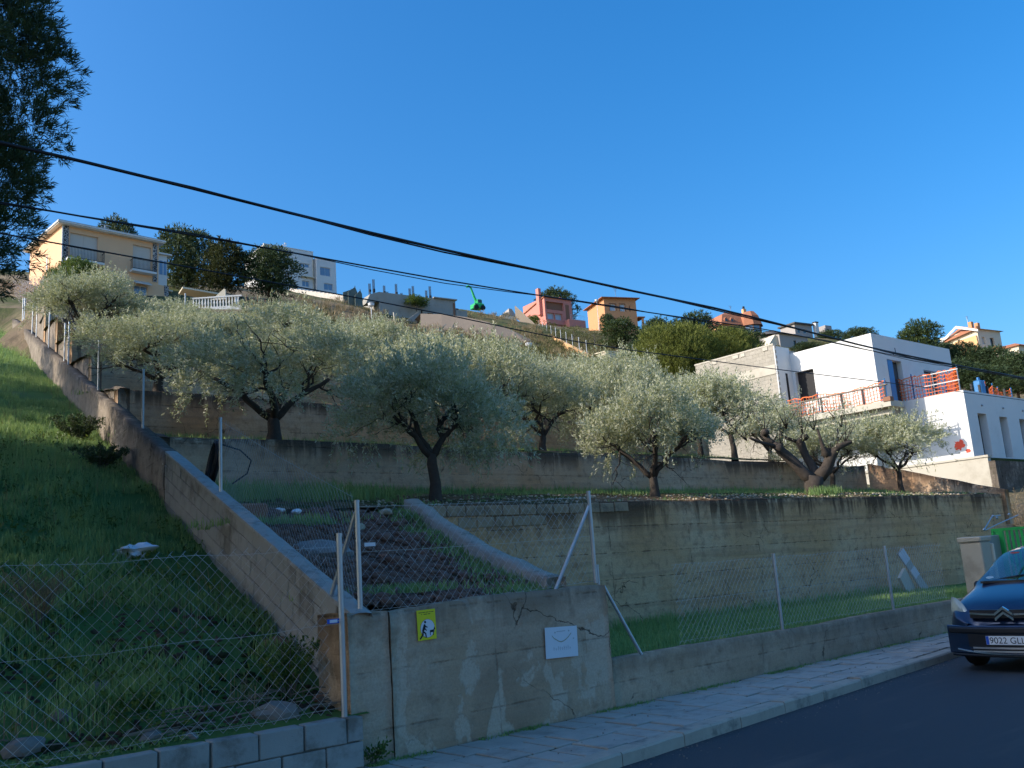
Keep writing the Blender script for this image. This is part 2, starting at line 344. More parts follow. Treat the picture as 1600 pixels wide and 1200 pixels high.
M['clay'] = simple('clay_brick', L(.26, .13, .08), .9, var=.2, scale=8, bmp=.5, bs=30)
def blockmat():
    m, nt, p, o = newmat('grey_blockwork'); tc = pos(nt, True)
    sw = nd(nt, 'ShaderNodeSeparateXYZ', {0: tc}); cb = nd(nt, 'ShaderNodeCombineXYZ', {0: sw.outputs[1], 1: sw.outputs[2]})
    b = nd(nt, 'ShaderNodeTexBrick', {'Vector': cb.outputs[0], 'Color1': L(.36, .325, .265), 'Color2': L(.42, .38, .315), 'Mortar': L(.29, .265, .22), 'Scale': 1.0, 'Mortar Size': .012, 'Mortar Smooth': .2, 'Brick Width': .4, 'Row Height': .2})
    cc = mix(nt, ramp(nt, nz(nt, tc, .9, 7), .4, .65, 0, .5), b.outputs[0], L(.30, .28, .235))
    nt.links.new(cc, p.inputs['Base Color']); p.inputs['Roughness'].default_value = .95
    bump(nt, p, ma(nt, 'SUBTRACT', nz(nt, tc, 25, 4), b.outputs[1]), .5, .03)
    return m
M['greyblock'] = blockmat()
def quoinmat():
    m, nt, p, o = newmat('dark_rubble_stone'); q = pos(nt)
    v = nd(nt, 'ShaderNodeTexVoronoi', {'Vector': q, 'Scale': 4.2}, feature='DISTANCE_TO_EDGE'); w = nd(nt, 'ShaderNodeTexVoronoi', {'Vector': q, 'Scale': 4.2})
    st = mix(nt, nd(nt, 'ShaderNodeSeparateColor', {0: w.outputs['Color']}).outputs[0], L(.03, .035, .045), L(.12, .12, .13))
    cc = mix(nt, ramp(nt, v.outputs[0], .05, .1), L(.5, .48, .45), st)
    nt.links.new(cc, p.inputs['Base Color']); p.inputs['Roughness'].default_value = .85
    return m
M['quoin'] = quoinmat()
def glassmat(name, col, alpha):
    m, nt, p, o = newmat(name); p.inputs['Base Color'].default_value = col; p.inputs['Roughness'].default_value = .03
    p.inputs['Specular IOR Level'].default_value = .6
    g = nd(nt, 'ShaderNodeBsdfTransparent', {'Color': L(.75, .85, .86)}); gl = nd(nt, 'ShaderNodeBsdfGlossy', {'Color': L(1, 1, 1), 'Roughness': .02})
    fr = nd(nt, 'ShaderNodeFresnel', {'IOR': 1.55})
    a = nd(nt, 'ShaderNodeMixShader', {0: alpha, 1: g.outputs[0], 2: p.outputs[0]})
    b = nd(nt, 'ShaderNodeMixShader', {0: ma(nt, 'MULTIPLY', fr.outputs[0], .25), 1: a.outputs[0], 2: gl.outputs[0]})
    nt.links.new(b.outputs[0], o.inputs[0]); return m
M['glass'] = glassmat('car_glass', L(.02, .03, .035), .25)
def carpaint():
    m, nt, p, o = newmat('blue_car_paint'); p.inputs['Base Color'].default_value = L(.011, .028, .07)
    p.inputs['Roughness'].default_value = .28; p.inputs['Metallic'].default_value = .35; p.inputs['Coat Weight'].default_value = .8; p.inputs['Coat Roughness'].default_value = .04
    return m
M['paint'] = carpaint()
M['chrome'] = simple('chrome', L(.75, .76, .78), .12, 1.0, .5, var=.02)
M['lamp'] = simple('headlamp_lens', L(.2, .26, .265), .08, .1, .7, var=.15, scale=6)
M['plate'] = simple('plate_white', L(.72, .73, .74), .4, var=.02)
M['plateblue'] = simple('plate_blue', L(.02, .10, .5), .4)
M['seat'] = simple('beige_seat', L(.55, .55, .50), .85, var=.1)
M['trim'] = simple('black_trim', L(.012, .013, .016), .5, 0, .4)
# ================================================================== GROUND
def Wy(x): return 7.72 + (x-4.42)*.06
def Ky(x): return 6.0 + (x-5.37)*.12 if x < 16 else 6.0 + (16-5.37)*.12 + (x-16)*.06
def fb(x, y, z=0.0, o=4): return noise.fractal(Vector((x, y, z)), 1.0, 2.0, o)
def sheet(name, xs, ys, zf, mat, kind='structure', xf=None, parent=None):
    V = []; nx, ny = len(xs), len(ys)
    for j, y in enumerate(ys):
        for i, x in enumerate(xs):
            X = xf(x, y) if xf else x
            V.append((X, y, zf(X, y)))
    Fc = [(j*nx+i, j*nx+i+1, (j+1)*nx+i+1, (j+1)*nx+i) for j in range(ny-1) for i in range(nx-1)]
    return link(name, np_mesh(name, V, Fc, smooth=True), M[mat], parent, kind)
lin = lambda a, b, n: [a+(b-a)*i/(n-1) for i in range(n)]
# road
b = MB(); xs = lin(-60, 120, 91)
for i in range(90):
    x0, x1 = xs[i], xs[i+1]
    b.quad((x0, Ky(x0)-9.5, -.12), (x1, Ky(x1)-9.5, -.12), (x1, Ky(x1)+.02, -.12), (x0, Ky(x0)+.02, -.12))
b.build('road', M['asphalt'], kind='structure')
# base ground under everything, out to the horizon
b = MB(); b.quad((-900, -900, -.5), (1500, -900, -.5), (1500, 1500, -.5), (-900, 1500, -.5)); b.build('ground', M['dryland'], kind='structure')
b = MB(); b.quad((-60, -40, -.1), (120, -40, -.1), (120, Ky(120)-9.4, -.1), (-60, Ky(-60)-9.4, -.1)); b.build('verge', M['dryland'], kind='structure')  # unseen ground behind the camera, kept pale to bounce warm sunlight onto the walls
# pavement: bed, slabs, kerb stones
b = MB()
for i in range(90):
    x0, x1 = xs[i], xs[i+1]
    b.quad((x0, Ky(x0)+.05, -.014), (x1, Ky(x1)+.05, -.014), (x1, Wy(x1)+.1, -.014), (x0, Wy(x0)+.1, -.014))
pave = b.build('pavement', M['joint'], kind='structure')
kb = MB()
for x0, x1 in ((-60, 3.0), (19.0, 120)):
    n = 12
    for i in range(n):
        a = x0+(x1-x0)*i/n; e = x0+(x1-x0)*(i+1)/n
        kb.add([(a, Ky(a), -.3), (e, Ky(e), -.3), (e, Ky(e), 0), (a, Ky(a), 0), (a, Ky(a)+.2, 0), (e, Ky(e)+.2, 0)], [(0, 1, 2, 3), (3, 2, 5, 4)])
kerb = kb.build('kerb', M['kerb'], kind='structure')
rs = random.Random(11)
x = 3.0
while x < 19.0:
    l = rs.uniform(.92, 1.08); a, e = x+.006, x+l-.006
    jz = rs.uniform(-.012, .006)
    m_ = MB(); n = 7; vs = []
    for i in range(n):
        t = a+(e-a)*i/(n-1); y0 = Ky(t); w = .012*fb(t*3, 1)
        r = .016+.008*fb(t*5, 4)
        vs += [(t, y0+w, -.25), (t, y0+w, jz-r*1.2), (t, y0+w+r, jz+.006*fb(t*4, 9)), (t, y0+.2, jz)]
    fs = [(i*4+k, (i+1)*4+k, (i+1)*4+k+1, i*4+k+1) for i in range(n-1) for k in range(3)] + [(0, 1, 2, 3), ((n-1)*4+3, (n-1)*4+2, (n-1)*4+1, (n-1)*4)]
    m_.add(vs, fs); m_.build('kerb_stone', M['kerb'], kerb, smooth=False)
    x += l
nrow = 3; i = 0; x = 3.4
while x < 18.4:
    for r in range(nrow):
        sh = (.11 if r == 1 else 0.0)
        q = []
        for (tx, tr) in ((x+sh+.013, r), (x+sh+.287, r), (x+sh+.287, r+1), (x+sh+.013, r+1)):
            y0, y1 = Ky(tx)+.205, Wy(tx)-.03; f = tr/nrow
            q.append(Vector((tx, y0+(y1-y0)*f + (.012 if tr == r else -.012), 0)))
        z = rs.uniform(-.008, .006); tl = [rs.uniform(-.004, .004) for _ in range(4)]
        ce = (q[0]+q[1]+q[2]+q[3])/4
        vs = [p+Vector((0, 0, -.05)) for p in q]+[p+Vector((0, 0, z-.004+tl[k])) for k, p in enumerate(q)]+[p+(ce-p)*.03+Vector((0, 0, z+tl[k])) for k, p in enumerate(q)]
        mm = MB(); mm.add(vs, [(8, 9, 10, 11)]+[(k, (k+1) % 4, 4+(k+1) % 4, 4+k) for k in range(4)]+[(4+k, 4+(k+1) % 4, 8+(k+1) % 4, 8+k) for k in range(4)])
        mm.build('paving_slab', M['slab'], pave)
    x += .30
# ------------------------------------------------------------------ walls
LA = Vector((4.38, 7.72, 1.32)); LD = Vector((math.cos(R(82.54)), math.sin(R(82.54)), 0)); LS = .3335
def Lp(s, z=0.0, o=0.0): p = LA + LD*s; return Vector((p.x + LD.y*o, p.y - LD.x*o, 1.32+LS*s+z))
def Lx(y): return 4.38 + (y-7.72)/LD.y*LD.x
def Ls(y): return (y-7.72)/LD.y
def wall_strip(b, pts, zb, zt, th, seg=.35, nz_=8, amp=.012, topamp=.012, seed=0.0, front=None, hscale=None):
    # pts: plan polyline of the front face; th is laid off away from 'front'
    P = []; 
    for k in range(len(pts)-1):
        a, e = Vector((*pts[k], 0)), Vector((*pts[k+1], 0)); n = max(1, int((e-a).length/seg))
        P += [a+(e-a)*i/n for i in range(n+(k == len(pts)-2))]
    m = len(P); acc = [0.0]
    for k in range(1, m): acc.append(acc[-1]+(P[k]-P[k-1]).length)
    base = len(b.v); tot = acc[-1]; rows = nz_+4
    for k in range(m):
        d = (P[min(k+1, m-1)]-P[max(k-1, 0)]).normalized(); n = Vector((d.y, -d.x, 0))
        if front is not None and n.dot(Vector(front)) < 0: n = -n
        t = acc[k]/tot if tot else 0
        z0 = zb(P[k].x, P[k].y, t) if callable(zb) else zb
        z1 = zt(P[k].x, P[k].y, t) if callable(zt) else zt
        z1 += topamp*fb(acc[k]*1.7, seed, 3.3) + topamp*.6*fb(acc[k]*6, seed, 1)
        for j in range(nz_+1):
            z = z0+(z1-z0)*j/nz_
            p = P[k] + n*(amp*fb(acc[k]*1.3+seed, z*1.3, seed)+amp*.5*fb(acc[k]*5, z*5, seed+2))
            p = Vector((p.x, p.y, z))
            if j == nz_: p -= n*.012
            b.h[len(b.v)] = z1-z; b.v.append(p)
        q = P[k]-n*th*.5; b.h[len(b.v)] = 0; b.v.append(Vector((q.x, q.y, z1+.004)))
        q = P[k]-n*th; b.h[len(b.v)] = 0; b.v.append(Vector((q.x, q.y, z1-.01)))
        b.h[len(b.v)] = z1-z0; b.v.append(Vector((q.x, q.y, z0)))
    nr = nz_+4
    for k in range(m-1):
        for j in range(nr-1):
            a = base+k*nr+j; b.f.append((a, a+nr, a+nr+1, a+1))
    b.f.append(tuple(base+j for j in range(nr))[::-1]); b.f.append(tuple(base+(m-1)*nr+j for j in range(nr)))
    b.sm = True
    return b
FY = (0, -1, 0)
# sign wall
t = thing('street_wall', 'tall stained rendered wall carrying the yellow sign and the white poster', 'wall', (6.1, 7.85, 0))
b = wall_strip(MB(), [(4.793, Wy(4.793)+.0), (7.86, Wy(7.86))], -.1, lambda x, y, t_: 1.30+.10*t_+.03*math.sin(x*1.3), .27, .1, 22, .014, .02, 5)
b.build('rendered_face', M['signwall'], t, True)
b = wall_strip(MB(), [(4.33, Wy(4.33)+.0), (4.785, Wy(4.785)+.015)], -.1, 1.33, .5, .08, 22, .01, .015, 9)
b.build('end_pilaster', M['signwall'], t, True, smooth=True)
# low wall
t = thing('low_street_wall', 'long low rendered wall along the pavement below the grass strip', 'wall', (12.5, 8.2, 0))
b = wall_strip(MB(), [(7.875, Wy(7.875)+.02), (18.85, Wy(18.85))], -.1, lambda x, y, t_: .52+.008*math.sin(x*.9), .24, .16, 10, .012, .012, 21)
b.build('rendered_face', M['lowwall'], t, True)
# big retaining wall
YS = [13.3, 17.5, 21.7, 25.9, 30.1, 34.3, 38.5]; ZT = [2.86, 4.5, 6.3, 8.15, 9.87, 11.5, 13.15]; ZB = [.36, 3.47, 5.2, 7.0, 8.8, 10.5, 12.1]
XR = [31.5, 27.0, 27.5, 28.5, 30, 31, 32]
t1 = thing('retaining_wall', 'tallest stained concrete retaining wall above the grass strip', 'wall', (20, 13.3, .36))
b = wall_strip(MB(), [(8.85, 13.3), (31.5, 13.3)], .0, lambda x, y, t_: 2.80+.19*t_, .3, .22, 26, .022, .014, 31)
b.build('concrete_face', M['t1'], t1, True)
x = 9.05; k = 0
while x < 13.7:      # a course of blocks shows along the top of the wall, at its left end
    l = .41
    zt = 2.80+.19*(x-8.85)/22.65
    mb = MB(); mb.cbox(-l/2+.008, l/2-.008, -.02, .12, -.2, -.012, .012, None, .004, rs)
    o = mb.build('block', M['block_clay'], t1); o.location = (x+l/2-20, 0, zt-.36+rs.uniform(-.004, .004)); o.rotation_euler = (rs.uniform(-.03, .03), 0, rs.uniform(-.02, .02))
    if k < 6 and rs.random() < .85:
        mb = MB(); mb.cbox(-l/2+.008, l/2-.008, -.014, .12, -.2, -.012, .014, None, .005, rs)
        o = mb.build('block', M['block_clay'], t1); o.location = (x+l-20+.03, 0, zt-.36-.205); o.rotation_euler = (rs.uniform(-.03, .03), 0, 0)
    x += l+.006; k += 1
TW = []
names = ['second', 'third', 'fourth', 'fifth', 'sixth', 'topmost']
for k in range(1, 7):
    xl = Lx(YS[k])+.22
    t = thing('terrace_wall', {1: 'long ochre concrete terrace wall with dark drips just behind the front olive trees', 2: 'stained terrace wall showing between the grey olive crowns, third up from the street'}.get(k, names[k-1]+' terrace wall counted up from the street, beside the sloping block wall'), 'wall', ((xl+XR[k])/2, YS[k], ZB[k]), 0, 'olive terrace walls')
    b = wall_strip(MB(), [(xl, YS[k]), (XR[k], YS[k])], ZB[k]-.5, lambda x, y, t_, k=k: ZT[k]+(.06-.1*t_ if k == 1 else .0)+.03*math.sin(x*.7+k), .28, .3 if k < 3 else .6, 12 if k < 3 else 6, .02, .014, 40+k*7)
    b.build('concrete_face', M['t2'], t, True)
    TW.append(t)
# ledge on the third wall
# sloping block wall on the left
lw = thing('sloping_block_wall', 'sloping concrete block wall climbing between the grassy plot and the olive terraces', 'wall', tuple(Lp(0, -1.32)), R(82.54))
th = math.atan(LS); cs = math.cos(th)
ML = Matrix.Rotation(-th, 4, 'Y')
S1 = 8.0
core = MB(); bb = [(0, .0), (S1/cs, .0)]
core.add([(0.3, -.18, .65), (0.3, -.015, .65), (0.3, -.015, 1.38), (0.3, -.18, 1.38), (S1, -.18, .55+LS*S1), (S1, -.015, .55+LS*S1), (S1, -.015, 1.29+LS*S1), (S1, -.18, 1.29+LS*S1)], [(0, 1, 2, 3), (4, 7, 6, 5), (0, 4, 5, 1), (1, 5, 6, 2), (2, 6, 7, 3), (3, 7, 4, 0)])
core.build('mortar_bed', M['mortar'], lw)
blk = []
for v in range(4):
    mb = MB(); mb.cbox(.006, .394, -.095, .095, -.196, -.004, .009, None, .003, rs); o_ = mb.build('block', M['block'], None); blk.append(o_.data); bpy.data.objects.remove(o_)
for row in range(5):
    off = -.2 if row % 2 else 0
    u = off
    while u < S1/cs - .05:
        if u*cs+math.sin(th)*.2*row < .2: u += .4; continue
        o = link('block', blk[rs.randrange(4)], None, lw)
        cx, cz = u*cs + 0, u*math.sin(th)
        # course row counted down from the top, perpendicular to the slope
        nx, nz2 = math.sin(th), -math.cos(th)
        o.location = (cx + nx*.2*row, -.097+rs.uniform(-.004, .004), 1.30 + cz + nz2*.2*row)
        o.rotation_euler = (rs.uniform(-.01, .01), -th, rs.uniform(-.006, .006))
        u += .4
cop = MB()
n = 60
for i in range(n):
    s0, s1 = S1*i/n, S1*(i+1)/n
for i in range(n+1):
    s = S1*i/n
    for (yy, zz) in ((.005, -.03), (.0, .012), (-.06, .02), (-.13, .022), (-.195, .012), (-.20, -.03)):
        cop.v.append(Vector((s, yy+.004*fb(s*6, yy*20), 1.30+LS*s+zz+.01*fb(s*5, yy*9, 2))))
cop.f = [(i*6+k, (i+1)*6+k, (i+1)*6+k+1, i*6+k+1) for i in range(n) for k in range(5)]
cop.build('coping', M['coping'], lw)
# older rendered stretch of the same wall
b = MB()
pts = [tuple((LA+LD*s)[:2]) for s in (S1+.02, 46)]
wall_strip(b, pts, lambda x, y, t_: 1.32+LS*(S1+(46-S1)*t_)-1.6, lambda x, y, t_: 1.27+LS*(S1+(46-S1)*t_), .26, .3, 9, .03, .03, 61, front=(-1, 0, 0))
b.build('rendered_stretch', M['oldwall'], lw, True)
# bottom-left block wall
t = thing('front_block_wall', 'low two course concrete block wall under the chain link fence', 'wall', (1.5, 7.6, 0))
mb = MB(); mb.box(-5.5, 2.78, -.03, .14, -.25, .40); mb.build('mortar_bed', M['mortar'], t)
for row in range(3):
    u = -5.4+(.2 if row % 2 else 0)
    while u < 2.75:
        mb = MB(); w = min(.40, 2.86-u); mb.cbox(.005, w-.005, -.1, .1, -.21, -.004, .008, None, .004, rs)
        if w > .1:
            o = mb.build('block', M['block'], t); o.location = (u, .05, .45-.2165*row); o.rotation_euler = (0, 0, rs.uniform(-.01, .01))
        u += .405
t['label'] = 'low two course concrete block wall under the chain link fence'
# edge wall of the earth ramp
def rampz(u): return 1.38 + 1.42*(u**1.25)
def diag(u): return (7.55+1.35*u, 8.25+5.05*u)
t = thing('ramp_edge_wall', 'rough sloping cement edge running down beside the bare earth ramp', 'wall', (8.2, 10.8, 1.2))
b = wall_strip(MB(), [diag(i/14) for i in range(15)], lambda x, y, t_: .3, lambda x, y, t_: rampz(t_)+.13, .26, .2, 8, .03, .04, 71, front=(1, -.2, 0))
b.build('cement_edge', M['rampedge'], t, True)
# ------------------------------------------------------------------ soil sheets
def slopez(x, y):
    s = max(0, Ls(y)); return .44 + LS*max(0, y-7.85)*1.0 + .10*fb(x*.7, y*.7, 5)*min(1, (y-7.7)*.6) + .04*fb(x*2.5, y*2.5, 8)*min(1, (y-7.7)) - .06*max(0, -x)*0
sheet('grass_slope', lin(0, 1, 60), lin(7.66, 62, 150), slopez, 'turf_soil', xf=lambda u, y: -26+(Lx(y)+.12+26)*(1-(1-u)**1.6))
def stripz(x, y): return .44-.0*(y-8)+ .03*fb(x, y, 3) - .015*(y-8.3)
def strip_sheet():
    V = []; xs_, vs_ = lin(7.6, 31.5, 120), lin(0, 1, 30)
    for v in vs_:
        for x in xs_: y = Wy(x)+.1+v*(13.4-Wy(x)-.1); V.append((x, y, stripz(x, y)))
    link('grass_strip', np_mesh('grass_strip', V, [(j*120+i, j*120+i+1, (j+1)*120+i+1, (j+1)*120+i) for j in range(29) for i in range(119)], smooth=True), M['turf_soil'], None, 'structure')
strip_sheet()
def rampsurf(x, y):
    u = min(1, max(0, (y-8.25)/5.05)); return rampz(u)-.08 + .10*fb(x*1.6, y*1.6, 1) + .05*fb(x*5, y*5, 4) + (.1*max(0, 1-abs(x-Lx(y)-.3)))
sheet('earth_ramp', lin(0, 1, 60), lin(8.0, 13.65, 84), rampsurf, 'ramp_soil', xf=lambda u, y: Lx(y)+.15+u*(max(7.55, 7.55+1.35*(y-8.25)/5.05)-.12-Lx(y)-.15))
def terz(k):
    def f(x, y):
        u = min(1, max(0, (y-YS[k])/4.2)); z0 = ZT[k]-.03+(.19*(x-8.85)/22.65-.06 if k == 0 else 0)
        z1 = ZB[k+1] if k < 6 else ZT[k]+1.3
        return z0+(z1-z0)*u**.8+.04*fb(x*1.1, y*1.1, k)*min(1, (y-YS[k])*3) + .02*fb(x*4, y*4, k+9)
    return f
for k in range(7):
    x0 = 0
    sheet('terrace_ground', lin(0, 1, 140 if k == 0 else 60), lin(YS[k]+.1, YS[k]+4.25, 22), terz(k), 'terrace_soil', xf=lambda u, y, k=k: Lx(y)+.15+u*(XR[k]-.1-Lx(y)-.15))
for k in range(1, 7):   # the terraces' ends against the sloping wall
    f = terz(k); pts = [(Lx(y)+.235, y) for y in lin(YS[k]+.02, min(YS[k]+4.15, 42.6), 8)]
    b = wall_strip(MB(), pts, lambda x, y, t_: 1.0+LS*Ls(y), lambda x, y, t_, f=f: f(x+.2, y)+.05, .25, .5, 4, .02, .03, 80+k, front=(-1, 0, 0)); b.build('end_return', M['oldwall'], TW[k-1], True)
# ------------------------------------------------------------------ hillside
CP = []
def cp(px, py, z): p = at(px, py, z); CP.append((p.x, p.y, p.z))
for y in (14, 19, 24, 29, 34, 39):
    z = [2.2, 3.6, 5.4, 7.2, 9.2, 11][(y-14)//5]
    for X in (6, 16, 26): CP.append((X, y, z-1.2))
for X in (8, 16, 24, 32): CP.append((X, 43.5, 14.2+.02*X))
CP += [(-30, 20, 4.5), (-30, 60, 17), (0, 45, 12.4), (0, 60, 17.5), (9, 58, 18.0), (-40, 120, 34), (30, -5, -1.2), (60, 0, -1.2), (33, 15, 2.6), (36, 22, 4.3), (38, 14, 2.5), (44, 17, 3.4), (55, 17, 4.4), (46, 26, 4.8), (60, 26, 5.2), (43, 35, 7), (38, 30, 6.5), (70, 15, 4), (110, 15, 6), (160, 10, 8)]
for q in ((180, 462, 88), (120, 470, 84), (300, 472, 92), (420, 480, 100), (475, 458, 148), (560, 470, 128), (600, 514, 112), (600, 502, 129), (650, 503, 129), (708, 506, 129), (630, 516, 110), (500, 520, 92), (660, 514, 112), (560, 535, 78), (650, 540, 75), (720, 535, 105), (760, 545, 88), (800, 552, 100), (740, 487, 150), (800, 505, 165), (850, 517, 190), (870, 512, 205), (895, 545, 118), (935, 565, 90), (980, 590, 80), (960, 520, 188), (1000, 545, 130), (1050, 540, 150), (1050, 610, 75), (1120, 605, 72), (1160, 525, 218), (1240, 548, 195), (1330, 535, 260), (1300, 560, 150), (1430, 580, 130), (1530, 556, 198), (1590, 610, 110), (1600, 660, 90), (1480, 600, 120)): cp(*q)
for q in ((200, 455, 190), (480, 470, 210), (650, 490, 220), (860, 535, 300), (960, 540, 290), (1160, 545, 330), (1400, 575, 330), (1590, 590, 310), (1050, 545, 300)): cp(*q)
CPa = np.array(CP); nC = len(CP)
def tk(r2): return np.where(r2 > 1e-9, .5*r2*np.log(np.maximum(r2, 1e-9)), 0)
D2 = ((CPa[:, None, :2]-CPa[None, :, :2])**2).sum(-1)
A_ = np.zeros((nC+3, nC+3)); A_[:nC, :nC] = tk(D2)+np.eye(nC)*60; A_[:nC, nC] = 1; A_[:nC, nC+1:] = CPa[:, :2]; A_[nC:, :nC] = A_[:nC, nC:].T
sol = np.linalg.solve(A_, np.concatenate([CPa[:, 2], np.zeros(3)]))
def hill_np(P):
    P = np.asarray(P, float); r2 = ((P[:, None, :]-CPa[None, :, :2])**2).sum(-1)
    z = tk(r2) @ sol[:nC] + sol[nC] + P @ sol[nC+1:]
    x, y = P[:, 0], P[:, 1]
    lx = 4.38+(y-7.72)*.131
    ins = (y < 42.0) & (x > lx-1) & (x < 32.2) 
    lim = np.where(y < 13.3, -1.5, ZT[0]-.9 + (y-13.3)*.405-.5)
    z = np.where(ins, np.minimum(z, lim), z)
    ing = (y < 60) & (x <= lx+.3)
    z = np.where(ing, np.minimum(z, .44+LS*np.maximum(0, y-7.85)-.5), z)
    z = np.where((y < 13.6), np.minimum(z, .25+np.maximum(0, x-33)*.03), z); z = np.where(y < 9.5, -.35, z)
    return z
def hillz(x, y): return float(hill_np([(x, y)])[0])
def hgrid(name, x0, x1, y0, y1, st, amp):
    xs_ = np.arange(x0, x1+1e-6, st); ys_ = np.arange(y0, y1+1e-6, st); X, Y = np.meshgrid(xs_, ys_)
    P = np.stack([X.ravel(), Y.ravel()], -1); Z = np.concatenate([hill_np(P[i:i+8000]) for i in range(0, len(P), 8000)])
    Z = Z + np.array([amp*fb(p[0]*.16, p[1]*.16, 2)+amp*.35*fb(p[0]*.6, p[1]*.6, 6) if p[1] > 43 or p[0] > 33 else 0 for p in P])
    nx, ny = len(xs_), len(ys_); I = np.arange(nx*ny).reshape(ny, nx)
    Q = np.stack([I[:-1, :-1], I[:-1, 1:], I[1:, 1:], I[1:, :-1]], -1).reshape(-1, 4)
    return link(name, np_mesh(name, np.column_stack([P, Z]), Q, smooth=True), M['hill'], None, 'structure')
hgrid('hillside', -60, 330, 9, 340, 2.0, .5)
# ================================================================== VEGETATION
def unit(a): return a/np.maximum(np.linalg.norm(a, axis=-1, keepdims=True), 1e-9)
def leaf_arrays(rg, anc, dirs, nper, tl, ll, lw, along=.5, spread=.8, up=.1, jit=.03, droop=0.0):
    n = len(anc); A = np.repeat(anc, nper, 0); D = np.repeat(dirs, nper, 0); N = len(A)
    t = rg.random((N, 1)); P = A + D*tl*t + rg.normal(0, jit, (N, 3)); P[:, 2] -= droop*(t[:, 0]**2)*tl
    ld = unit(D*along + rg.normal(0, spread, (N, 3)) + np.array([0, 0, up])); s = unit(np.cross(ld, rg.normal(0, 1, (N, 3))))
    k = rg.uniform(.7, 1.25, (N, 1)); l_ = ll*k; w_ = lw*k
    V = np.stack([P, P+ld*l_*.5+s*w_*.5, P+ld*l_, P+ld*l_*.5-s*w_*.5], 1).reshape(-1, 3)
    var = np.repeat(np.clip(np.repeat(rg.normal(.5, .22, n), nper)+rg.normal(0, .18, N), 0, 1), 4)
    return V, np.arange(N*4).reshape(-1, 4), var
def lobes_anchor(rg, lobes, n, inner=.45):
    C_ = np.array([l[:3] for l in lobes]); Rr = np.array([l[3:6] for l in lobes]); w = (Rr.prod(1))**(2/3); w /= w.sum()
    i = rg.choice(len(lobes), n, p=w); d = unit(rg.normal(0, 1, (n, 3))); d[:, 2] = np.where(d[:, 2] < -.35, -d[:, 2]*.6, d[:, 2]); d = unit(d)
    r = inner+(1-inner)*rg.random((n, 1))**.6
    return C_[i]+d*Rr[i]*r, d
def limb(b, p0, p1, r0, r1, rg, sag=.0, wob=.06, n=6, seg=7):
    p0, p1 = Vector(p0), Vector(p1); L_ = (p1-p0).length; pts = []; rr = []
    for i in range(seg+1):
        t = i/seg; p = p0.lerp(p1, t)+Vector((rg.normal(0, wob*L_*.3), rg.normal(0, wob*L_*.3), rg.normal(0, wob*L_*.2)+sag*L_*math.sin(math.pi*t)))*(1 if 0 < i < seg else 0)
        pts.append(p); rr.append(r0+(r1-r0)*t)
    b.tube(pts, rr, n); return pts
def make_olive(seed, R_, zc, rz, th, tr, ntw, lean=(0, 0), bare=False, forks=None, nl=26):
    rg = np.random.default_rng(seed); b = MB(); lobes = []
    top = Vector((lean[0], lean[1], th))
    pts = [(0, 0, -.25), (0, 0, 0), (lean[0]*.3+.03, lean[1]*.3, th*.4), (lean[0]*.8-.02, lean[1]*.8, th*.8), tuple(top)]
    b.tube(pts, [tr*1.5, tr*1.25, tr*.95, tr*.9, tr*.75], 9)
    nlim = len(forks) if forks else 4
    for i in range(nlim):
        if forks: e = Vector(forks[i])
        else:
            a = 2*math.pi*(i+.3*rg.random())/nlim; e = Vector((math.cos(a)*R_*.5, math.sin(a)*R_*.5, zc+rg.normal(0, .1)-.1))
        lp = limb(b, top-Vector((0, 0, .06)), e, tr*.62, tr*.3, rg, .05, .1, 7)
        for k in range(4 if not bare else 3):
            s = lp[3+rg.integers(0, 4)]; d = Vector(unit(rg.normal(0, 1, 3)+np.array([e.x, e.y, 1.0])*(.8)))
            q = s+d*R_*(.45 if not bare else .32)*rg.uniform(.7, 1.2)
            l2 = limb(b, s, q, tr*.24, tr*.07, rg, .04, .14, 5)
            for m in range(4 if not bare else 3):
                s2 = l2[2+rg.integers(0, 5)]; d2 = Vector(unit(rg.normal(0, 1, 3)+np.array([d.x, d.y, d.z+.3])*.7)); limb(b, s2, s2+d2*R_*.28*rg.uniform(.6, 1.3), tr*.08, .006, rg, 0, .15, 4, 4)
    nlb = 15
    for i in range(nlb):
        a = 2*math.pi*i/nlb*1.618*2; rr = R_*(.66 if i < 10 else .28)*rg.uniform(.8, 1.1)
        s = R_*rg.uniform(.24, .44); lobes.append((math.cos(a)*rr+lean[0], math.sin(a)*rr+lean[1], zc+rg.normal(0, rz*.24)+(.3*rz if i >= 10 else -.08*rz), s, s, rz*rg.uniform(.34, .62)))
    anc, d = lobes_anchor(rg, lobes, ntw, .35)
    sp = unit(d*.75+np.array([0, 0, .45])+rg.normal(0, .35, (ntw, 3)))
    low = anc[:, 2] < zc-rz*.35; sp[low, 2] -= .9; sp = unit(sp)
    V, Q, var = leaf_arrays(rg, anc, sp, nl, .38, .085, .022, .6, .55, .1, .025, .25)
    hi = (anc[:, 2] > zc+.1*rz) & (rg.random(ntw) < .3); dn = (anc[:, 2] < zc-.2*rz) & (rg.random(ntw) < .4)
    for msk, dd, ll_ in ((hi, np.array([0, 0, 1.6]), .62), (dn, np.array([0, 0, -1.5]), .6)):
        n_ = int(msk.sum()); V2, Q2, v2 = leaf_arrays(rg, anc[msk], unit(d[msk]*.6+dd+rg.normal(0, .2, (n_, 3))), 22, ll_, .085, .02, .8, .4, .1, .015)
        Q = np.concatenate([Q, Q2+len(V)]); V = np.concatenate([V, V2]); var = np.concatenate([var, v2])
    tm = b.build('trunk', M['bark'], None, smooth=True).data; o = [x for x in bpy.data.objects if x.data == tm][0]; bpy.data.objects.remove(o)
    cm = np_mesh('crown', V, Q, var); cm.materials.append(M['olive'])
    return tm, cm
